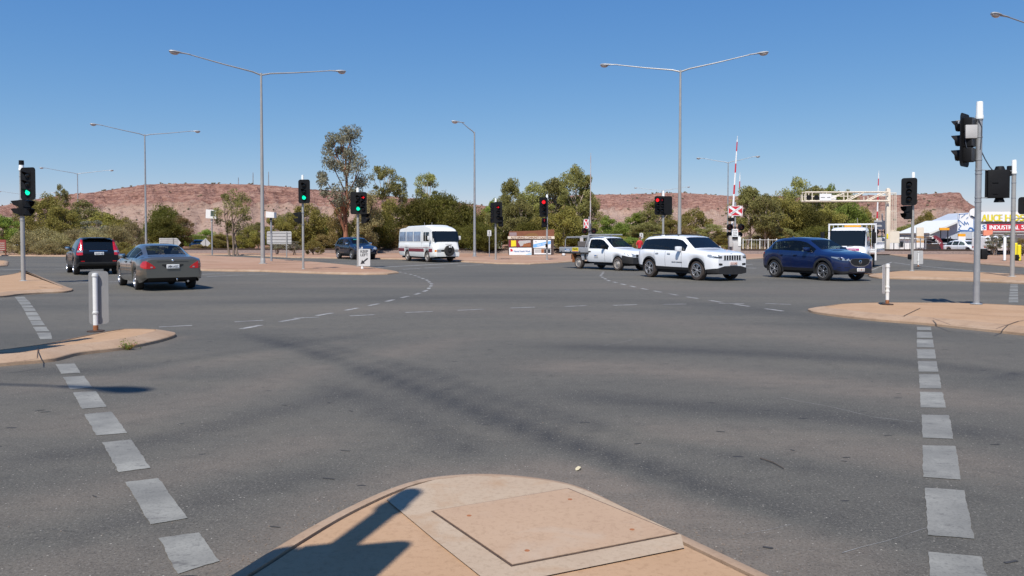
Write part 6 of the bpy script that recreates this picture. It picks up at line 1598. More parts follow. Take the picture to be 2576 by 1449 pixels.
for sd in (-1, 1):
    patch(C, t, 'headlight', 'clear', F_(sd * .55, sd * .86), .66, .80, side=sd, off=.014)
    mi = MB(); mi.bbox((1.42, sd * 1.30, 1.66), (.14, .22, .62), .05); mi.cyl((1.4, sd * 1.28, 1.98), (1.2, sd * .95, 2.0), .016, .016, 6); mi.cyl((1.4, sd * 1.28, 1.3), (1.2, sd * .98, 1.2), .016, .016, 6); mi.build('wing_mirror', 'black', t)
wp = MB(); wp.cyl((C.xe(1.2) + .04, .0, 1.19), (C.xe(1.28) + .04, .45, 1.27), .012, .01, 5); wp.build('wiper', 'ink', t)
mb = MB()
for sd in (-1, 1): mb.box((-.12, sd * 1.22, 1.40), (.07, .08, 2.0))
mb.box((-.12, 0, 2.42), (.07, 2.52, .08)); mb.box((-.12, 0, 1.0), (.07, 2.4, .08)); mb.build('headboard', 'pwhite', t)
mb = MB()
for k in range(9): mb.cyl((-.12, -1 + k * .25, 1.0), (-.12, -1 + k * .25, 2.4), .015, .015, 6)
mb.build('headboard_bars', 'pwhite', t)
mb = MB(); mb.box((-2.2, 0, .90), (4.2, 2.44, .12)); mb.build('tray_floor', 'pwhite', t)
for sd in (-1, 1):
    mb = MB(); mb.cyl((-.2, sd * 1.2, 1.42), (-4.2, sd * 1.2, 1.42), .03, .03, 6); mb.cyl((-.2, sd * 1.2, 1.05), (-4.2, sd * 1.2, 1.05), .03, .03, 6)
    for k in range(21): mb.cyl((-.2 - k * .2, sd * 1.2, .95), (-.2 - k * .2, sd * 1.2, 1.42), .018, .018, 5)
    mb.build('side_rail', 'pwhite', t)
mb = MB(); mb.bbox((.75, .15, 2.30), (.22, .85, .10), .03); mb.build('roof_beacon', 'orange', t)
mb = MB(); mb.cyl((.5, .35, 2.2), (.5, .35, 2.75), .012, .01, 5); mb.build('roof_aerial', 'signgrey', t)
mb = MB(); mb.box((-1.6, 0, .65), (4.2, .9, .28)); mb.cyl((-2.1, -.75, .36), (-2.1, .75, .36), .08, .08, 8); mb.build('chassis', 'blackm', t)
place(t, .95, .90, 2180, 674.5, 212)
# ------------------------------------------------------------------ industrial buildings at the right
Yb = 95.
def zz7(x, y): return ((2920 + x * .16562) / 1.26708, (640 + y * .16562) / 1.26708)
def w7(x, y, Y): return at(*zz7(x, y), Y)
t = thing('industrial_building', 'white and grey industrial shed with hose shop signs at the right edge', 'building', (at(2329, 600, Yb).x, Yb, 0))
O = Vector(t.location)
def l7(x, y, dy=0.): return w7(x, y, Yb) - O
gable = [l7(190, 660), l7(800, 400), l7(1240, 215), l7(2300, 205), l7(2300, 1000), l7(250, 1000), l7(250, 690), l7(190, 690)]
gable = [(p.x, max(p.z, 0.)) for p in gable]
mb = MB(); mb.prism(gable, 0, 7); wall = mb.build('wall', 'shed', t, smooth=0)
mb = MB(); a, b = l7(190, 650), l7(800, 395); d = (b - a).normalized(); nrm = Vector((-d.z, 0, d.x))
mb.prism([(p.x, p.z) for p in (a, b, b + nrm * .22, a + nrm * .22)], -.9, 7.2); mb.prism([(p.x, p.z) for p in (l7(190, 668), l7(245, 680), l7(245, 700), l7(190, 690))], -.8, 0); mb.build('roof', 'shedroof', t, smooth=0)
mb = MB(); a, b = l7(250, 1000), l7(600, 830); mb.prism([(a.x, .0), (b.x, .0), (b.x, b.z), (a.x, b.z)], -.06, -.02); mb.build('dark_opening', 'shade', wall)  # dark sheet, its colour stands for the shade inside an open bay
mb = MB(); a, b = l7(760, 960), l7(1200, 830); mb.prism([(a.x, .2), (b.x, .2), (b.x, b.z), (a.x, b.z)], -.06, -.02); mb.build('dark_opening', 'shade', wall)  # second opening, shade painted as a flat dark sheet
for xa in (225, 250): pass
mb = MB(); a = l7(236, 670); mb.box((a.x + .1, -.75, a.z / 2), (.16, .16, a.z)); mb.build('veranda_post', 'shedroof', t)
# fascia and lettering
mb = MB(); a, b = l7(1200, 400), l7(2300, 212); mb.prism([(a.x, a.z), (b.x, a.z), (b.x, b.z), (a.x, b.z + .0)], -.35, -.05); fa = mb.build('fascia', 'signwhite', t)
mb = MB(); a, b = l7(1235, 396), l7(1610, 266); add_text(mb, 'ALICE', 1, ((a.x + b.x) / 2, -.37, (a.z + b.z) / 2), 0, (b.x - a.x), abs(b.z - a.z) * .94, bold=.03); le = mb.build('lettering', 'yellow', fa)
mb = MB(); a, b = l7(1685, 392), l7(2120, 262); add_text(mb, 'HOSE', 1, ((a.x + b.x) / 2, -.37, (a.z + b.z) / 2), 0, (b.x - a.x), abs(b.z - a.z) * .94, bold=.03); mb.build('lettering', 'yellow', fa)
sh = MB()
for s, xa, xb in (('ALICE', 1235, 1610), ('HOSE', 1685, 2120)):
    a, b = l7(xa, 396), l7(xb, 264); add_text(sh, s, 1, ((a.x + b.x) / 2 + .03, -.356, (a.z + b.z) / 2 - .02), 0, (b.x - a.x) + .1, abs(b.z - a.z) * 1.04, bold=.06)
sh.build('letter_shadow_line', mk('olive_line', (.30, .30, .12), .6), fa)
mb = MB(); a, b = l7(1240, 418), l7(1990, 402); mb.prism([(a.x, a.z), (b.x, a.z), (b.x, b.z), (a.x, b.z)], -.362, -.352); mb.build('stripe', 'ink', fa)
mb = MB(); a, b = l7(1330, 572), l7(2300, 450); mb.prism([(a.x, a.z), (b.x, a.z), (b.x, b.z), (a.x, b.z)], -.30, -.06); rb_ = mb.build('shop_sign', 'red', t)
mb = MB(); a, b = l7(1385, 552), l7(1950, 472); add_text(mb, 'INDUSTRIAL', 1, ((a.x + b.x) / 2, -.32, (a.z + b.z) / 2), 0, b.x - a.x, abs(b.z - a.z), bold=.03); mb.build('lettering', 'signwhite', rb_)
mb = MB(); a, b = l7(1995, 545), l7(2290, 468); add_text(mb, 'SUPPLIES', 1, (a.x + 2.1, -.32, (a.z + b.z) / 2), 0, 4.2, abs(b.z - a.z), bold=.03); mb.build('lettering', 'signwhite', rb_)
mb = MB(); a, b = l7(1130, 572), l7(1328, 455); mb.prism([(a.x, a.z), (b.x, a.z), (b.x, b.z), (a.x, b.z)], -.30, -.06); wb_ = mb.build('shop_sign', 'signwhite', t)
mb = MB(); a, b = l7(1248, 548), l7(1306, 468); add_text(mb, 'S', 1, ((a.x + b.x) / 2, -.32, (a.z + b.z) / 2), 0, b.x - a.x, abs(b.z - a.z), bold=.03); mb.build('lettering', 'signblue', wb_)
mb = MB(); a, b = l7(1240, 608), l7(2300, 585); mb.prism([(a.x, a.z), (b.x, a.z), (b.x, b.z), (a.x, b.z)], -1.2, -.3); mb.build('awning', 'signgrey', t)

# blue and white picture sign with a line drawing
Ys = 90.; q = lambda x, y: w7(x, y, Ys)
t = thing('picture_sign', 'white sign board with blue line drawing beside the hose shop lettering', 'sign', (q(960, 0).x, Ys, 0))
O = Vector(t.location); P_ = lambda x, y: ((q(x, y) - O).x, (q(x, y) - O).z)
mb = MB(); mb.prism([P_(795, 595), P_(1240, 590), P_(1240, 240), P_(812, 240)], 0, .1)
mb.lathe([(.001, -.0), (.55, 0), (.55, .1), (.001, .1)], (P_(1110, 235)[0], 0, P_(1110, 235)[1]), 'Y', 22); pn = mb.build('sign_panel', 'signwhite', t)
dr = MB()
def bl_(pts, w=.07, y=-.012):
    for k, (a, b) in enumerate(zip(pts[:-1], pts[1:])):
        a, b = Vector(P_(*a)), Vector(P_(*b)); d = (b - a).normalized(); n_ = Vector((-d.y, d.x)) * w / 2; a -= d * w * .3; b += d * w * .3
        dr.prism([tuple(a - n_), tuple(b - n_), tuple(b + n_), tuple(a + n_)], y - .004 * (k % 2), y + .006 - .004 * (k % 2))
bl_([(820, 260), (1000, 250)], .08); bl_([(830, 265), (825, 350)], .08); bl_([(815, 365), (900, 440), (930, 470), (930, 400), (965, 455), (985, 415), (1010, 460)], .08, -.02); bl_([(815, 370), (830, 470), (865, 480), (815, 545), (865, 570)], .08, -.03)
bl_([(800, 585), (1130, 582)], .11, -.04); bl_([(860, 568), (1000, 572)], .08, -.05); bl_([(1110, 350), (1110, 570)], .08, -.012); bl_([(1005, 555), (1030, 520), (1075, 525), (1090, 560)], .13, -.06); bl_([(860, 320), (940, 260)], .05, -.07); bl_([(960, 340), (1000, 310)], .05, -.08)
bl_([(1055, 215), (1095, 180), (1150, 190)], .16, -.09); bl_([(1050, 295), (1110, 320)], .16, -.10)
dr.build('line_drawing', 'signblue', pn, smooth=0)
for x in (850, 1090):
    mb = MB(); a = P_(x, 590); mb.cyl((a[0], .05, 0), (a[0], .05, a[1]), .07, .07, 8); mb.build('leg', 'shedroof', t)

def pylon(u0, u1, v0, bands, Y, label, legs='signgrey', name='pylon_sign', vb=641):
    cx = (at(u0, 600, Y).x + at(u1, 600, Y).x) / 2; w = at(u1, 600, Y).x - at(u0, 600, Y).x
    t = thing(name, label, 'sign', (cx, Y, .05)); prev = v0
    for (v, m) in bands:
        z0, z1 = zh(v, Y) - .05, zh(prev, Y) - .05; mb = MB(); mb.prism([(-w / 2, z0), (w / 2, z0), (w / 2, z1), (-w / 2, z1)], -.08, .08); mb.build('sign_panel', m, t); prev = v
    zl = zh(prev, Y) - .05
    for s in (-1, 1):
        mb = MB(); mb.box((s * w * .38, 0, zl / 2), (.09, .09, zl)); mb.build('leg', legs, t)
    return t
pylon(2410, 2428, 588, ((595, 'orange'), (618.5, 'signwhite'), (626, 'orange')), 84, 'tall orange and white pylon sign in front of the grey shed', 'rust')
p = pylon(2305, 2323, 572, ((594, 'cream'), (600, mk('tan', (.52, .30, .12), .6)), (605, 'cream'), (610.5, mk('tan2', (.58, .34, .14), .6)), (623, 'signwhite')), 86, 'cream and tan banded pylon sign just right of the far right signal')
p = pylon(2473, 2496, 579, ((593, 'salmon'),), 80, 'salmon coloured sign panel on two tall thin legs', 'signgrey')
p = pylon(2363, 2387, 573, ((579, 'orange'),), 86, 'small orange sign on a thin pole in front of the shed roof line', 'ink')
# red feather flag
Yf = 84; a, b = at(2343, 596, Yf), at(2371, 634, Yf); t = thing('feather_flag', 'leaning red feather flag in front of the grey shed', 'flag', (b.x, Yf, .05))
mb = MB(); pts = [(0, 0), (-.25, .55), (-.62, 1.15), (-1.15, 1.62), (-1.32, 1.62)]; up = [(.18, .1), (.02, .75), (-.35, 1.42), (-.9, 1.76), (-1.32, 1.68)]
k = (a.z - .05) / 1.7; w_ = (b.x - a.x) / 1.32
mb.prism([(x * w_, z * k + .1) for x, z in pts] + [(x * w_ + .1, z * k + .1) for x, z in up[::-1]], -.01, .01); f_ = mb.build('flag_cloth', 'maroon', t)
mb = MB(); add_text(mb, 'SALE', .3, (-.55 * w_, -.016, 1.2 * k), 0, .7, .25, ry=R(40)); mb.build('lettering', 'signwhite', f_)
mb = MB(); mb.tube([(.22, 0, 0), (.1, 0, .7 * k), (-.3, 0, 1.45 * k), (-.9 * w_, 0, 1.8 * k)], .02, 6); mb.build('pole', 'ink', t)
# shade sail posts and sagging cloth
t = thing('shade_sail', 'sagging grey shade sail slung between dark posts beside the shed', 'shade sail', (w7(660, 0, 86).x, 86, .05)); O = Vector(t.location)
s7 = lambda x, y, dy=0.: (w7(x, y, 86) - O) + Vector((0, dy, 0))
for x, y in ((90, 720), (660, 690), (1105, 690)):
    mb = MB(); a = s7(x, y); mb.cyl((a.x, 0, 0), (a.x, 0, a.z), .07, .06, 8); mb.build('post', 'ink', t)
for P3 in (((100, 735), (380, 790), (660, 800), (940, 730), (1105, 730)), ((660, 720), (830, 770), (1105, 735)), ((1105, 735), (1380, 780), (1560, 735))):
    mb = MB(); vs = []; n_ = len(P3)
    for dy, dz in ((0, 0), (5, -.1), (5, -.14), (0, -.05)): vs += [s7(x, y, dy) + Vector((0, 0, dz)) for x, y in P3]
    fs = [(r * n_ + i, r * n_ + i + 1, ((r + 1) % 4) * n_ + i + 1, ((r + 1) % 4) * n_ + i) for r in range(4) for i in range(n_ - 1)]; mb.add(vs, fs); mb.build('sail_cloth', 'hose', t)
# blue and orange banners on the yard fence
for x0, x1, m, lab in ((960, 1040, 'signblue', 'blue and white banner on the yard fence right of the orange pylon'), (1310, 1470, 'orange', 'orange wedge banner hanging low in front of the shed')):
    a, b = w7(x0, 890, 88), w7(x1, 825, 88); mb = MB(); t_ = thing('banner', lab, 'banner', (a.x, 88, .05))
    mb.prism([(0, a.z - .05), ((b.x - a.x) * .6, a.z - .0), (b.x - a.x, b.z - .05), (0, b.z - .05)], 0, .02); bn = mb.build('banner_cloth', m, t_)
    mb = MB(); mb.cyl((0, .05, 0), (0, .05, b.z), .04, .04, 6); mb.cyl((b.x - a.x, .05, 0), (b.x - a.x, .05, b.z), .04, .04, 6); mb.build('stakes', 'signgrey', t_)
# yellow bollards and white posts
def bollard(u, vb, v0, r, m, label, cat='bollard', name='bollard', group=None):
    p = gnd(u, vb, .1); H = zh(v0, p.y) - .1; t = thing(name, label, cat, p, 0, group)
    mb = MB(); mb.lathe([(r, 0), (r, H - .04), (r * .8, H - .005), (.001, H)], n=16); mb.build('tube', m, t); mb = MB(); mb.lathe([(r * 1.5, 0), (r * 1.5, .02), (r, .03)], n=16); mb.build('base_plate', 'dust', t)
bollard(2554, 653, 611, .13, 'yellow', 'taller yellow bollard left of its pair, near the right edge', group='yellow bollards'); bollard(2563, 656, 616, .13, 'yellow', 'shorter yellow bollard right of its pair, at the right edge', group='yellow bollards')
bollard(2527, 656, 597, .085, 'signwhite', 'slim white post just left of the yellow bollards', 'post', 'white_post'); 
bollard(1418, 643, 636, .14, 'signwhite', 'short white guide post beside the ute tray end', 'post', 'white_post')
# white site shed and yard fence behind the gantry
def simple_shed(u0, u1, v0, Y, depth, mat, roof, label, name='shed', cat='shed', pitch=.25, win=()):
    a, b = at(u0, v0, Y), at(u1, v0, Y); w = b.x - a.x; t = thing(name, label, cat, ((a.x + b.x) / 2, Y, 0)); h = a.z
    mb = MB(); mb.box((0, depth / 2, h / 2), (w, depth, h)); wl = mb.build('wall', mat, t, smooth=0)
    mb = MB(); mb.prism([(-w / 2 - .15, h), (w / 2 + .15, h), (w / 2 + .15, h + .08), (0, h + .08 + pitch), (-w / 2 - .15, h + .08)], -.3, depth + .3); mb.build('roof', roof, t, smooth=0)
    for (x, z, ww, hh) in win:
        mb = MB(); mb.box((x, -.03, z), (ww, .05, hh)); fr = mb.build('window', 'ink', wl); mb = MB(); mb.box((x, -.06, z), (ww - .12, .02, hh - .12)); mb.build('pane', 'glassb', fr)
    return t
simple_shed(2238, 2304, 601, 84, 4, 'signwhite', 'signwhite', 'small white site shed between the gantry and the cream pylon sign', pitch=.1, win=((-.2, 1.0, .5, .6),))
simple_shed(2306, 2345, 607, 98, 5, 'shed', 'shedroof', 'grey shed partly hidden behind the cream pylon sign', pitch=.3, win=((.4, .8, .8, .6),))
def fence_line(a, b, h, label, mat='galv', bar=.18, name='fence', posts=6, solid=False, pm='galv'):
    a, b = Vector(a), Vector(b); d = b - a; L_ = d.length; t = thing(name, label, 'fence', a, math.atan2(d.y, d.x))
    mb = MB()
    if solid:
        n_ = int(L_ / .38)
        for k in range(n_): mb.box(((k + .5) * L_ / n_, .0 if k % 2 else .015, h / 2), (L_ / n_, .03, h))
    else:
        for z in (.15, h - .08): mb.cyl((0, 0, z), (L_, 0, z), .025, .025, 6)
        for k in range(int(L_ / bar) + 1): mb.cyl((k * bar, 0, .1), (k * bar, 0, h), .010, .010, 4, caps=False)
    mb.build('fence_panel', mat, t, smooth=0)
    for k in range(posts + 1):
        mb = MB(); mb.cyl((L_ * k / posts, .05, 0), (L_ * k / posts, .05, h + .08), .045, .045, 8); mb.build('post', pm, t)
p = lambda u, Y: (at(u, 600, Y).x, Y, .05)
fence_line(p(2236, 81), p(2330, 82), 1.6, 'grey bar fence in front of the white site shed', posts=7)
fence_line(p(2330, 88), p(2600, 90), .95, 'low pale yard fence in front of the grey shed and parked vehicles', 'palefence', solid=True, posts=9)
fence_line(p(1870, 82), p(1975, 84), 1.5, 'white barrier fence between the crossing signal and the dark tree', 'white', .35, posts=5, pm='white')
fence_line(p(-60, 132), p(400, 132), .9, 'long pale fence far behind the grey shrubs at left', 'palefence', solid=True, posts=12)
fence_line(p(1000, 96), p(1262, 98), 1.25, 'pale green metal fence behind the minibus', 'greenfence', solid=True, posts=12, pm='greenfence')
fence_line(p(690, 100), p(905, 100), 1.15, 'pale fence in the shade between the median and navy SUV', 'palefence', solid=True, posts=10)
simple_shed(818, 862, 611, 104, 6, 'greenfence', 'greenfence', 'pale green shed left of the navy SUV', pitch=.3, win=((0, .8, .8, .5),))
simple_shed(1022, 1084, 619, 102, 6, 'greenfence', 'shedroof', 'green shed behind the minibus nose', pitch=.6)
simple_shed(1128, 1182, 616, 101, 6, 'greenfence', 'shedroof', 'green shed with pale roof between minibus and lamp post', pitch=.5, win=((-.6, .9, .7, .5),))

# ------------------------------------------------------------------ small far vehicles
def far_car(u, v, comp, mat, label, cat='car', van=False, sc=1., name='parked_car', dups=()):
    t = thing(name, label, cat)
    if van: C = Car(4.7, [(0, 1.75), (.1, 1.86), (.4, 1.9), (2.9, 1.9), (3.1, 1.82), (3.55, 1.2), (4.4, 1.1), (4.7, .95)], [(0, 1.1), (3.4, 1.08), (4.7, .9)], [(0, .5), (4.7, .5)], [(0, .84), (.2, .9), (4.4, .9), (4.7, .8)], [(0, .76), (3, .76), (3.5, .8), (4.7, .7)], [.9, 3.7], .38, 1.56)
    else: C = Car(4.5, [(0, .95), (.3, 1.05), (.7, 1.35), (1.4, 1.47), (2.4, 1.46), (2.75, 1.38), (3.4, .98), (4.2, .85), (4.5, .65)], [(0, .9), (3.4, .93), (4.5, .6)], [(0, .42), (.3, .3), (4.5, .35)], [(0, .78), (.3, .88), (4.1, .88), (4.5, .7)], [(0, .66), (1, .6), (2.7, .6), (3.4, .74), (4.5, .55)], [.9, 3.6], .33, 1.5)
    car_body(t, C, mat, [(.5, 1.3), (1.4, 2.2), (2.3, 3.1)], (2.8 if not van else 3.12, 3.35 if not van else 3.5), (.08, .5), [(1.3, 2.2), (2.2, 3.1)], 0); wheels(t, C, .2, 5, 'rim', 'tyre')
    for sd in (-1, 1):
        patch(C, t, 'headlight', 'clear', F_(sd * .45, sd * .6) + [('s', .1), ('s', .3)], .62, .74, side=sd); patch(C, t, 'taillight', 'redlens', [('e', sd * .6), ('e', sd * .74), ('s', .1)], .75, .88, False, side=sd)
    place(t, 2., 0, u, v, comp); return t
far_car(2505, 643, 75, 'pwhite', 'white four wheel drive parked behind the slim white post', van=True)
far_car(2424, 640, 172, 'pwhite', 'small white car parked behind the orange pylon sign')
t = far_car(182 / 1.0, 637, 270, 'pwhite', 'white car far away just right of the diamond sign'); place(t, 2, 0, 545, 630.5, 172)
far_car(52, 634, 190, 'pwhite', 'tiny white car far away behind the left signal post')
far_car(500, 631, 165, 'pnavy', 'dark car far away left of the diamond sign')
# information signs at the far left edge
Y = 70.5; a, b = at(-14, 605, Y), at(15, 634, Y); t = thing('information_sign', 'brown information board on two legs at the left edge', 'sign', ((a.x + b.x) / 2, Y, .08))
w = b.x - a.x; mb = MB(); mb.prism([(-w / 2, .42), (w / 2, .42), (w / 2, a.z), (-w / 2, a.z)], 0, .06); pn = mb.build('sign_panel', mk('redbrown', (.26, .055, .04), .6), t)
mb = MB()
for k in range(4): mb.box((0, -.012, .55 + k * .19), (w * .8, .01, .04))
mb.build('lettering', 'cream', pn)
for s in (-1, 1):
    mb = MB(); mb.box((s * w * .42, .08, .5), (.1, .08, 1.0)); mb.build('leg', 'brown', t)
# bent pole of an old cantilever, and slender poles
t = thing('cantilever_pole', 'grey pole with long bent arm behind the median trees', 'pole', (at(761, 600, 92).x, 92, .05))
z = zh(557, 92) - .05; mb = MB(); mb.tube([(0, 0, 0), (0, 0, z - .5), (.12, 0, z - .12), (.5, 0, z), (3.1, 0, z)], .10, 8); mb.build('pole', 'galv', t)
mb = MB(); mb.bbox((3.3, 0, z), (.5, .2, .14), .04); mb.build('lantern', 'galv', t)
for u, vb, v0, lab in ((787, 634, 597, 'pale stub post in the trees left of the median lamp'), (848, 632, 609, 'pale stub post left of the navy SUV')):
    p_ = gnd(u, vb); t = thing('white_post', lab, 'post', p_); mb = MB(); H = zh(v0, p_.y); mb.box((0, 0, H / 2), (.16, .16, H)); mb.lathe([(.13, H), (.1, H + .1), (.001, H + .12)], n=8); mb.build('tube', 'cream', t)
# pipe rails seen above the white SUV
t = thing('pipe_rail', 'long pale yellow pipe rail sloping behind the white SUV', 'rail', (at(1600, 600, 118).x, 118, 0)); O = Vector(t.location)
mb = MB(); mb.cyl(at(1588, 592, 118) - O, at(1632, 592, 118) - O, .1, .1, 6); mb.build('rail_bar', 'cream', t)
mb = MB(); mb.cyl(at(1728, 588, 118) - O, at(1830, 575, 122) - O, .10, .10, 6); mb.build('rail_bar', 'cream', t)
mb = MB()
for u in (1600, 1625, 1740, 1780, 1820): q_ = at(u, 592, 118) - O; mb.cyl((q_.x, .1, 0), (q_.x, .1, at(u, 588, 118).z - .3), .06, .06, 6)
mb.build('posts', 'galv', t)

# person in a red shirt behind the ute bonnet
def person(loc, rz, label, shirt='shirt', sit=False):
    J = {'hip': (0, 0, .95), 'bel': (0, .01, 1.10), 'chest': (0, .02, 1.32), 'neck': (0, .01, 1.49), 'nk2': (0, 0, 1.55), 'sl': (-.17, .01, 1.42), 'sr': (.17, .01, 1.42), 'el': (-.25, .02, 1.15), 'er': (.25, .0, 1.15), 'wl': (-.26, -.10, .92), 'wr': (.27, -.12, .93),
         'hl': (-.09, 0, .90), 'hr': (.09, 0, .90), 'kl': (-.10, -.05, .50), 'kr': (.11, .05, .50), 'al': (-.10, .02, .08), 'ar': (.11, .16, .10), 'tl': (-.10, -.14, .03), 'tr': (.11, .02, .03)}
    if sit: J.update({'el': (-.24, -.14, 1.18), 'er': (.24, -.14, 1.18), 'wl': (-.17, -.38, 1.22), 'wr': (.17, -.38, 1.22), 'kl': (-.12, -.42, .98), 'kr': (.12, -.42, .98), 'al': (-.12, -.62, .66), 'ar': (.12, -.62, .66), 'tl': (-.12, -.76, .64), 'tr': (.12, -.76, .64)})
    Rd = {'hip': .14, 'bel': .13, 'chest': .15, 'neck': .07, 'nk2': .05, 'sl': .07, 'sr': .07, 'el': .045, 'er': .045, 'wl': .03, 'wr': .03, 'hl': .09, 'hr': .09, 'kl': .06, 'kr': .06, 'al': .04, 'ar': .04, 'tl': .03, 'tr': .03}
    E = [('hip', 'bel'), ('bel', 'chest'), ('chest', 'neck'), ('neck', 'nk2'), ('chest', 'sl'), ('sl', 'el'), ('el', 'wl'), ('chest', 'sr'), ('sr', 'er'), ('er', 'wr'), ('hip', 'hl'), ('hl', 'kl'), ('kl', 'al'), ('al', 'tl'), ('hip', 'hr'), ('hr', 'kr'), ('kr', 'ar'), ('ar', 'tr')]
    for s, wr_ in (('l', 'wl'), ('r', 'wr')):
        w0 = Vector(J[wr_]); sg = -1 if s == 'l' else 1
        J['p' + s] = tuple(w0 + Vector((0, -.03, -.06))); Rd['p' + s] = .028; E.append((wr_, 'p' + s))
        for k in range(5):
            off = Vector((sg * -.02, -.03, -.02)) if k == 4 else Vector((.0, -.022 + .016 * k, -.055)); J[f'f{s}{k}'] = tuple(Vector(J['p' + s]) + off); Rd[f'f{s}{k}'] = .009; E.append(('p' + s, f'f{s}{k}'))
    names = list(J); me = bpy.data.meshes.new('person'); me.from_pydata([J[k] for k in names], [(names.index(a), names.index(b)) for a, b in E], [])
    o = bpy.data.objects.new('person', me); col.objects.link(o)
    md = o.modifiers.new('skin', 'SKIN'); o.modifiers.new('sub', 'SUBSURF').levels = 1; o.modifiers['sub'].render_levels = 1
    if not me.skin_vertices: me.attributes
    for v_, k in zip(me.skin_vertices[0].data, names): v_.radius = (Rd[k], Rd[k] * .8); v_.use_root = k == 'hip'
    dg = bpy.context.evaluated_depsgraph_get(); m2 = bpy.data.meshes.new_from_object(o.evaluated_get(dg)); bpy.data.objects.remove(o)
    hb = MB(); hb.ell((0, -.01, 1.66), (.075, .095, .115), 14, 10); hb.ell((0, -.108, 1.655), (.014, .02, .022), 6, 5); hb.ell((-.078, 0, 1.66), (.012, .025, .03), 6, 5); hb.ell((.078, 0, 1.66), (.012, .025, .03), 6, 5)
    vs = [tuple(v.co) for v in m2.vertices] + hb.v; b0 = len(m2.vertices); fs = [tuple(p_.vertices) for p_ in m2.polygons] + [tuple(b0 + i for i in f) for f in hb.f]
    b = MB(); b.add(vs, fs)
    b.m = []
    for f in fs:
        z = sum(vs[i][2] for i in f) / len(f); x = abs(sum(vs[i][0] for i in f) / len(f))
        y_ = sum(vs[i][1] for i in f) / len(f)
        b.m.append(3 if (z < .07 and x < .2) or (sit and y_ < -.56 and z < .75) else 0 if z > 1.50 or (sit and y_ < -.2 and z > 1.1) or (not sit and x > .19 and z < 1.16) else 1 if z > (1.06 if sit else .95) else 2)
    o = b.build('person', ['skin', shirt, 'trouser', 'ink'], loc=loc, rz=rz, label=label, category='person', smooth=60)
    h = MB(); h.ell((0, .012, 1.70), (.084, .10, .095), 12, 8); h.build('hair', 'ink', o)
    for x in (-.03, .03):
        e = MB(); e.ell((x, -.098, 1.675), (.011, .008, .008), 6, 5); e.build('eye', 'ink', o)
    e = MB(); e.ell((0, -.098, 1.605), (.025, .008, .006), 6, 5); e.build('mouth', 'rust', o)
q_ = at(1609.5, 600, 56); person((q_.x, 56, .0), R(20), 'person in red shirt standing behind the gap between ute and white SUV')

# drivers seated in the two cars whose cabins can be seen into
for (car_, lx, ly, dz, shirt, lab) in ((BLUE, 2.12, -.37, -.33, 'white', 'person in a pale shirt driving the blue SUV, seen through its side window'), (SEDAN, 2.62, -.37, -.50, 'trouser', 'person in dark shirt driving the grey sedan, seen through its rear window')):
    h_ = car_.rotation_euler.z; q_ = Matrix.Rotation(h_, 3, 'Z') @ Vector((lx, ly, dz)) + Vector(car_.location)
    person(q_, h_ + R(90), lab, shirt, True)
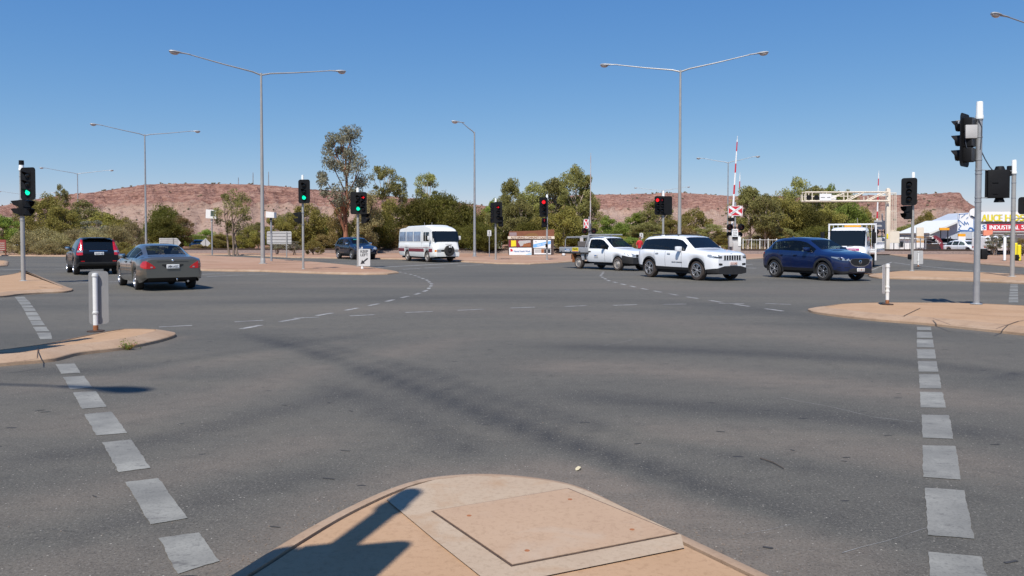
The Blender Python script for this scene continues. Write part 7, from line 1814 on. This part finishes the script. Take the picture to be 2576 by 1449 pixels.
# ------------------------------------------------------------------ trees
def crown_mesh(name, H, W, seed, leaf, nclump, nleaf, size, trunk_h, kind='round', flat=.55, mats='leaf_gum'):
    """returns (trunk mesh, crown mesh): limbs that end in clumps, each clump a cloud of small leaf faces"""
    rr = random.Random(seed); tb = MB(); cl = []
    c0 = Vector((0, 0, trunk_h)); hc = H - trunk_h
    ntr = 1
    if kind == 'multi': ntr = 3
    tops = []
    for q in range(ntr):
        lean = Vector((rr.gauss(0, .05) * H, rr.gauss(0, .05) * H, 0)) + (Vector((rr.uniform(-.25, .25) * W, rr.uniform(-.2, .2) * W, 0)) if ntr > 1 else Vector())
        b0 = Vector((rr.uniform(-.12, .12) * W, rr.uniform(-.1, .1) * W, -.1)) if ntr > 1 else Vector((0, 0, -.1))
        top = Vector((0, 0, H * (.86 if kind in ('tall', 'multi') else .72))) + lean
        r0 = max(.07, H * .021) * (1 if ntr == 1 else .7)
        pts = [b0.lerp(top, k / 6) + Vector((rr.gauss(0, .012) * H, rr.gauss(0, .012) * H, 0)) * (k > 0) for k in range(7)]
        tb.tube(pts, [r0 * (1 - .80 * k / 6) * (1.25 if k == 0 else 1) for k in range(7)], 8); tops.append(pts)
    for i in range(nclump):
        for _ in range(40):
            a = rr.uniform(0, 2 * math.pi); t_ = rr.random() ** .7
            z = rr.random()
            if kind == 'tall': prof = .35 + .65 * math.sin(math.pi * min(1, (z * .85 + .12))) * (1 - .25 * z)
            elif kind == 'umbrella': prof = .25 + .75 * min(1, z * 2.2) * math.sqrt(max(0, 1 - (max(0, z - .45) / .6) ** 2))
            elif kind == 'shrub': prof = math.sqrt(max(0, 1 - z ** 2)) * .95 + .05
            else: prof = math.sqrt(max(0.02, 1 - (2 * z - .92) ** 2))
            rad = W / 2 * prof * t_ ** .6 * .86
            p = Vector((math.cos(a) * rad, math.sin(a) * rad, trunk_h + hc * (.06 + .86 * z)))
            if all((p - q).length > W * .085 for q, _ in cl): break
        s = W * rr.uniform(.085, .17) * (1.0 if kind != 'tall' else .9)
        if kind == 'dense': s *= 1.35
        cl.append((p, s))
        if kind not in ('shrub',) and i % 2 == 0:
            pts = rr.choice(tops); zt_ = max(.3, p.z - rr.uniform(.12, .3) * hc); k = min(5, max(1, int(zt_ / H * 6 / .86)))
            st = pts[k] if pts[k].z < p.z else pts[max(1, k - 1)]
            mid = st.lerp(p, .5) + Vector((rr.gauss(0, .03), rr.gauss(0, .03), rr.uniform(-.02, .06))) * H * .5
            r1 = max(.025, H * .0065); tb.tube([st, mid, p], [r1, r1 * .7, r1 * .3], 5)
    if kind == 'shrub':
        for k in range(5):
            a = rr.uniform(0, 6.28); tb.tube([(0, 0, -.05), (math.cos(a) * W * .12, math.sin(a) * W * .12, H * .3), (math.cos(a) * W * .25, math.sin(a) * W * .25, H * .6)], [.05, .035, .02], 5)
    V, Fc = [], []
    for (p, s) in cl:
        n_ = int(nleaf / nclump * rr.uniform(.6, 1.4)); fl = flat * rr.uniform(.8, 1.2)
        for k in range(n_):
            d = Vector((rr.gauss(0, 1), rr.gauss(0, 1), rr.gauss(0, 1))).normalized() * (rr.random() ** .40)
            c = p + Vector((d.x * s, d.y * s, d.z * s * fl * 1.3 - (0.25 * s * rr.random() if kind in ('tall', 'umbrella', 'multi') else 0)))
            if c.z < .05: continue
            l = size * rr.uniform(.6, 1.3); a = Vector((rr.gauss(0, 1), rr.gauss(0, 1), rr.gauss(-.3, .9))).normalized(); b = a.orthogonal(); b.rotate(Matrix.Rotation(rr.uniform(0, 6.28), 3, a)); b = b.normalized()
            k0 = len(V); V += [c - a * l * .5, c + b * l * .22, c + a * l * .5, c - b * l * .22]; Fc.append((k0, k0 + 1, k0 + 2, k0 + 3))
    cb = MB(); cb.add(V, Fc)
    return tb, cb
PROTO = {}
def proto(key, H, W, seed, leafmat, bark, nclump, nleaf, size, trunk_h, kind, flat=.55):
    tb, cb = crown_mesh(key, H, W, seed, leafmat, nclump, nleaf, size, trunk_h, kind, flat)
    tm = tb.mesh('trunk', bark, 60); cm = cb.mesh('crown', leafmat, 0, False)
    PROTO[key] = (H, W, tm, cm)
for s in range(3): proto(f'gum{s}', 9, 6.5, 20 + s, 'leaf_gum', 'barkpale', 46, 11020, 0.281, 2.6, 'round', .6)
proto('gumtall', 14, 6.6, 31, 'leaf_grey', 'barkred', 48, 8120, 0.265, 4.6, 'tall', .7)
for s in range(2): proto(f'airy{s}', 11, 5.5, 41 + s, 'leaf_gum', 'barkpale', 22, 3770, 0.281, 6.6, 'umbrella', .5)
for s in range(3): proto(f'dense{s}', 7.5, 8, 51 + s, 'leaf_dark', 'barkdark', 62, 16675, 0.281, .9, 'dense', .6)
for s in range(2): proto(f'olive{s}', 6, 6, 61 + s, 'leaf_olive', 'bark', 46, 11020, 0.234, .9, 'round', .62)
for s in range(2): proto(f'green{s}', 6, 6, 71 + s, 'leaf_green', 'bark', 44, 10440, 0.265, 1., 'round', .62)
for s in range(2): proto(f'shrub{s}', 3, 5, 81 + s, 'leaf_shrub', 'barkdark', 34, 7540, 0.172, .15, 'shrub', .7)
for s in range(2): proto(f'bush{s}', 2.2, 3, 91 + s, 'leaf_olive', 'barkdark', 22, 3770, 0.156, .1, 'shrub', .7)
proto('multi0', 9, 5.5, 95, 'leaf_gum', 'bark', 30, 4640, 0.234, 2.6, 'multi', .6)
proto('multi1', 8, 5, 96, 'leaf_grey', 'bark', 34, 6090, 0.234, 1.6, 'multi', .6)
proto('rust0', 5, 5, 97, 'leaf_rust', 'barkdark', 36, 7540, 0.218, .6, 'round', .6)
proto('greyn', 8.5, 5.2, 98, 'leaf_shrub', 'barkdark', 44, 10440, 0.218, .8, 'tall', .8)
def tree(u, vtop, wpx, Y, key, label, name='tree', cat='tree', group='trees beyond the railway and verges', rz=None, z0=0.05):
    H0, W0, tm, cm = PROTO[key]; x = at(u, 600, Y).x; H = (zh(vtop, Y) - z0) * 1.02; W = wpx * Y / F
    if rz is None: rz = random.Random(int(u * 7 + vtop)).uniform(0, 6.28)
    t = thing(name, label, cat, (x, Y, z0), rz, group); t.scale = (W / W0 * 1.2, W / W0 * 1.2, H / H0)
    for nm, me in (('trunk', tm), ('crown', cm)):
        o = bpy.data.objects.new(nm, me); col.objects.link(o); o.parent = t
    return t
BG = 'olive green bush or tree in the background belt behind the road'
T = tree
# left belt
T(8, 545, 90, 80, 'green0', 'bushy green tree at the left edge beyond the brown information board')
T(78, 500, 70, 100, 'gum0', 'gum tree directly behind the left signal post'); T(120, 488, 90, 92, 'olive0', 'tall olive tree right of the left signal')
T(163, 462, 36, 120, 'airy0', 'thin airy gum poking above the left tree belt'); T(158, 508, 80, 88, 'olive1', 'olive tree under the airy gum at left')
T(205, 505, 90, 96, 'gum1', 'olive gum tree behind the far lamp, above the black SUV'); T(255, 534, 110, 90, 'olive0', 'grey olive tree above and right of the black SUV')
T(232, 548, 80, 84, 'multi1', 'grey scrubby tree above the black SUV roof'); T(300, 540, 80, 90, 'olive1', 'olive tree left of the lamp post above the sedan')
T(330, 562, 70, 86, 'shrub0', 'grey green tree just left of the lamp post above the sedan'); T(55, 545, 90, 84, 'olive1', 'low olive tree right of the information board')
for u, v, w, Y, k, lab in ((60, 585, 90, 74, 'shrub0', 'grey shrub behind the left signal post foot'), (105, 578, 90, 77, 'shrub1', 'grey shrub right of the left signal post'), (150, 592, 80, 73, 'shrub0', 'grey shrub left of the black SUV'), (190, 578, 80, 79, 'shrub1', 'grey shrub above the black SUV mirror'), (240, 580, 90, 77, 'shrub0', 'grey shrub behind the black SUV'), (285, 572, 90, 80, 'shrub1', 'grey shrub right of the black SUV roof'), (120, 606, 70, 71.5, 'shrub1', 'low dark grey shrub on the verge kerb, left of the black SUV')):
    T(u, v, w, Y, k, lab, 'shrub', 'shrub', 'grey shrubs along the left verge')
T(306, 611, 70, 68, 'bush0', 'low green bush right of the black SUV', 'bush', 'bush'); T(395, 610, 110, 70, 'bush1', 'wide low bush behind the sedan roof', 'bush', 'bush'); T(345, 618, 60, 66, 'bush1', 'small green bush above the sedan windscreen', 'bush', 'bush')
T(412, 518, 80, 100, 'dense0', 'dark green tree right of the lamp post above the sedan'); T(415, 545, 90, 96, 'dense1', 'dark dense tree behind the arrow shaped sign'); T(457, 545, 62, 99, 'rust0', 'brownish tree right of the dark tree above the sedan')
T(382, 562, 50, 98, 'green1', 'small green tree behind the lamp post above the sedan'); T(490, 590, 60, 110, 'green1', 'green tree behind the diamond sign'); T(520, 578, 50, 118, 'green0', 'small green tree behind the white box camera'); T(550, 590, 60, 100, 'rust0', 'brown shrub tree right of the white box camera')
T(590, 472, 88, 72, 'multi0', 'slender many stemmed gum left of the median lamp post', z0=.09); T(560, 585, 60, 86, 'olive1', 'low olive tree under the slender gum'); T(625, 570, 60, 88, 'olive0', 'olive tree just left of the median lamp post')
T(600, 592, 80, 96, 'rust0', 'brown scrub behind the slender gum stems'); T(650, 560, 60, 104, 'gum2', 'gum tree right behind the median lamp post')
T(700, 540, 70, 88, 'olive1', 'olive tree right of the median lamp post'); T(730, 535, 70, 92, 'gum2', 'gum tree left of the green median signal'); T(775, 512, 100, 90, 'olive0', 'olive tree behind the green median signal')
T(812, 540, 66, 92, 'olive1', 'olive tree right of the green median signal'); T(700, 598, 40, 74, 'multi1', 'small thin tree under the slatted direction sign', z0=.09); T(741, 604, 36, 72, 'multi1', 'small dark tree left of the green median signal foot', z0=.09); T(788, 606, 50, 73, 'bush0', 'low round bush right of the green median signal', 'bush', 'bush', z0=.09)
T(838, 558, 60, 96, 'green1', 'light green tree left of the tall red trunked gum'); T(760, 580, 90, 96, 'dense2', 'dark tree low behind the green median signal'); T(812, 590, 60, 86, 'rust0', 'brownish bush left of the navy SUV')
T(868, 306, 132, 80, 'gumtall', 'tallest sparse gum with red trunk above the navy SUV', rz=.6); T(862, 500, 60, 84, 'rust0', 'rusty foliage around the red trunk of the tallest gum')
T(925, 480, 84, 78, 'greyn', 'dark grey green tree right of the double column signal'); T(905, 540, 60, 82, 'olive1', 'olive tree behind the double column signal'); T(950, 530, 80, 82, 'dense2', 'shaded tree left of the minibus')
T(962, 422, 70, 98, 'airy1', 'airy gum rising left of the minibus'); T(1008, 442, 56, 100, 'airy0', 'smaller airy gum above the minibus rear'); T(1080, 440, 66, 104, 'airy1', 'umbrella topped gum above the minibus')
T(985, 500, 90, 92, 'olive0', 'olive tree behind the minibus rear'); T(1050, 500, 110, 88, 'dense0', 'big dark dense tree behind the minibus, left one'); T(1108, 488, 130, 90, 'dense1', 'big dark dense tree behind the minibus, tallest one'); T(1165, 512, 100, 86, 'dense2', 'dark dense tree left of the single lamp post'); T(1200, 560, 80, 80, 'dense0', 'dark tree behind the single lamp post')
T(1012, 570, 80, 84, 'rust0', 'brownish tree behind the minibus roof'); T(1150, 570, 80, 84, 'dense1', 'low dark tree right of the minibus')
T(1215, 532, 60, 94, 'olive0', 'olive tree right of the single lamp post'); T(1240, 505, 70, 100, 'green0', 'green tree behind the red arrow signal'); T(1285, 448, 70, 84, 'gum0', 'gum with airy top left of the billboard'); T(1262, 520, 80, 82, 'gum1', 'gum behind the red arrow signal post'); T(1310, 500, 80, 80, 'gum2', 'leafy gum above the billboard left half')
T(1345, 462, 90, 82, 'gum1', 'large gum above the billboard'); T(1395, 448, 110, 84, 'gum0', 'large gum right of the billboard'); T(1448, 418, 90, 82, 'gum2', 'tallest spreading gum behind the ute tray'); T(1475, 480, 70, 85, 'gum1', 'gum behind the thin raised boom'); T(1425, 520, 100, 78, 'olive0', 'leafy gum low behind the ute tray'); T(1370, 530, 100, 80, 'olive1', 'shaded gum behind the billboard right half'); T(1330, 560, 80, 78, 'dense2', 'dark foliage behind the billboard header')
T(1228, 580, 60, 79, 'dense1', 'dark bush left of the red arrow signal'); T(1465, 570, 80, 77, 'dense2', 'dark foliage behind the ute')
T(1520, 545, 70, 110, 'green0', 'bright green tree right of the ute cab'); T(1560, 560, 80, 112, 'green1', 'bright green palm like tree above the ute bonnet'); T(1605, 535, 90, 120, 'green0', 'bright green tree left of the wide signal board'); T(1655, 500, 80, 118, 'gum0', 'gum behind the wide signal board'); T(1625, 560, 90, 104, 'gum2', 'gum with pale branches left of the wide signal board')
T(1690, 545, 70, 112, 'olive1', 'olive tree left of the right lamp post'); T(1745, 525, 84, 122, 'olive0', 'round olive tree right of the right lamp post'); T(1720, 572, 90, 108, 'rust0', 'brownish tree behind the white SUV roof'); T(1790, 565, 90, 116, 'gum1', 'gum above the white SUV windscreen'); T(1830, 585, 60, 108, 'olive1', 'low olive tree left of the crossing signal'); T(1545, 590, 90, 98, 'olive0', 'low olive tree behind the ute roof'); T(1640, 592, 110, 100, 'olive1', 'low olive scrub left of the white SUV')
T(1480, 600, 70, 92, 'green1', 'low green bush behind the ute headboard'); T(1590, 598, 70, 94, 'green0', 'low green bush right of the ute roof')
# right belt
T(1882, 468, 84, 88, 'gum0', 'gum tree just right of the crossing signal'); T(1925, 490, 84, 86, 'gum2', 'gum with dark bent trunk above the blue SUV rear', rz=2.2); T(1962, 484, 90, 96, 'olive1', 'olive gum left of the tall right gums'); T(1930, 560, 90, 88, 'rust0', 'brownish low tree above the blue SUV')
T(2005, 450, 80, 108, 'gum1', 'tall gum above the left end of the gantry arm'); T(2050, 468, 90, 106, 'gum0', 'gum above the middle of the gantry arm'); T(2085, 470, 70, 112, 'green0', 'bright green gum crown behind the gantry arm'); T(2130, 480, 60, 114, 'gum2', 'small gum crown above the gantry arm right half')
T(1985, 500, 90, 98, 'olive0', 'leafy olive tree left end under the gantry arm'); T(2035, 520, 100, 96, 'dense0', 'dark tree under the gantry arm left'); T(2085, 515, 90, 98, 'olive1', 'olive tree under the gantry arm middle'); T(2135, 512, 90, 100, 'green1', 'green tree under the gantry arm right'); T(2170, 520, 60, 102, 'olive0', 'olive tree beside the gantry boom'); T(2060, 570, 120, 90, 'dense1', 'low shaded tree above the blue SUV roof'); T(2130, 575, 110, 92, 'olive1', 'low olive tree above the flatbed truck'); T(1975, 575, 80, 88, 'gum1', 'gum low behind the blue SUV roof')
T(2330, 530, 60, 130, 'olive0', 'olive tree on the rise right of the far right signal'); T(2290, 565, 70, 110, 'gum2', 'gum behind the site shed'); T(2340, 566, 70, 112, 'olive1', 'olive tree behind the shed roof slope'); T(2385, 552, 50, 130, 'green1', 'green tree peeping over the shed roof slope'); T(2265, 580, 60, 104, 'olive1', 'olive tree behind the white site shed')
T(2505, 585, 46, 70, 'multi1', 'sparse grey tree in front of the hose shop'); T(2540, 580, 40, 72, 'multi1', 'sparse grey tree left of the yellow bollards'); T(2572, 600, 40, 68, 'rust0', 'brown leafed bush behind the yellow bollards', 'bush', 'bush')
# far filler along the foot of the hills
rr = random.Random(77)
for i in range(46):
    u = -60 + i * 57 + rr.uniform(-18, 18)
    if u > 2350: continue
    T(u, rr.uniform(588, 604), rr.uniform(70, 120), rr.uniform(138, 175), rr.choice(('olive0', 'olive1', 'green0', 'gum1', 'dense0', 'shrub0')), 'distant olive green tree in the far belt at the foot of the hills', group='distant trees at the foot of the hills', z0=-.05)
for i in range(26):
    u = 480 + i * 58 + rr.uniform(-20, 20)
    if 600 < u < 670: continue
    T(u, rr.uniform(604, 620), rr.uniform(50, 90), rr.uniform(84, 92) if u < 1850 else 104, rr.choice(('bush0', 'bush1', 'shrub0', 'rust0')), 'low scrubby bush in the understorey below the roadside trees', 'bush', 'bush', 'low bushes under the roadside trees')
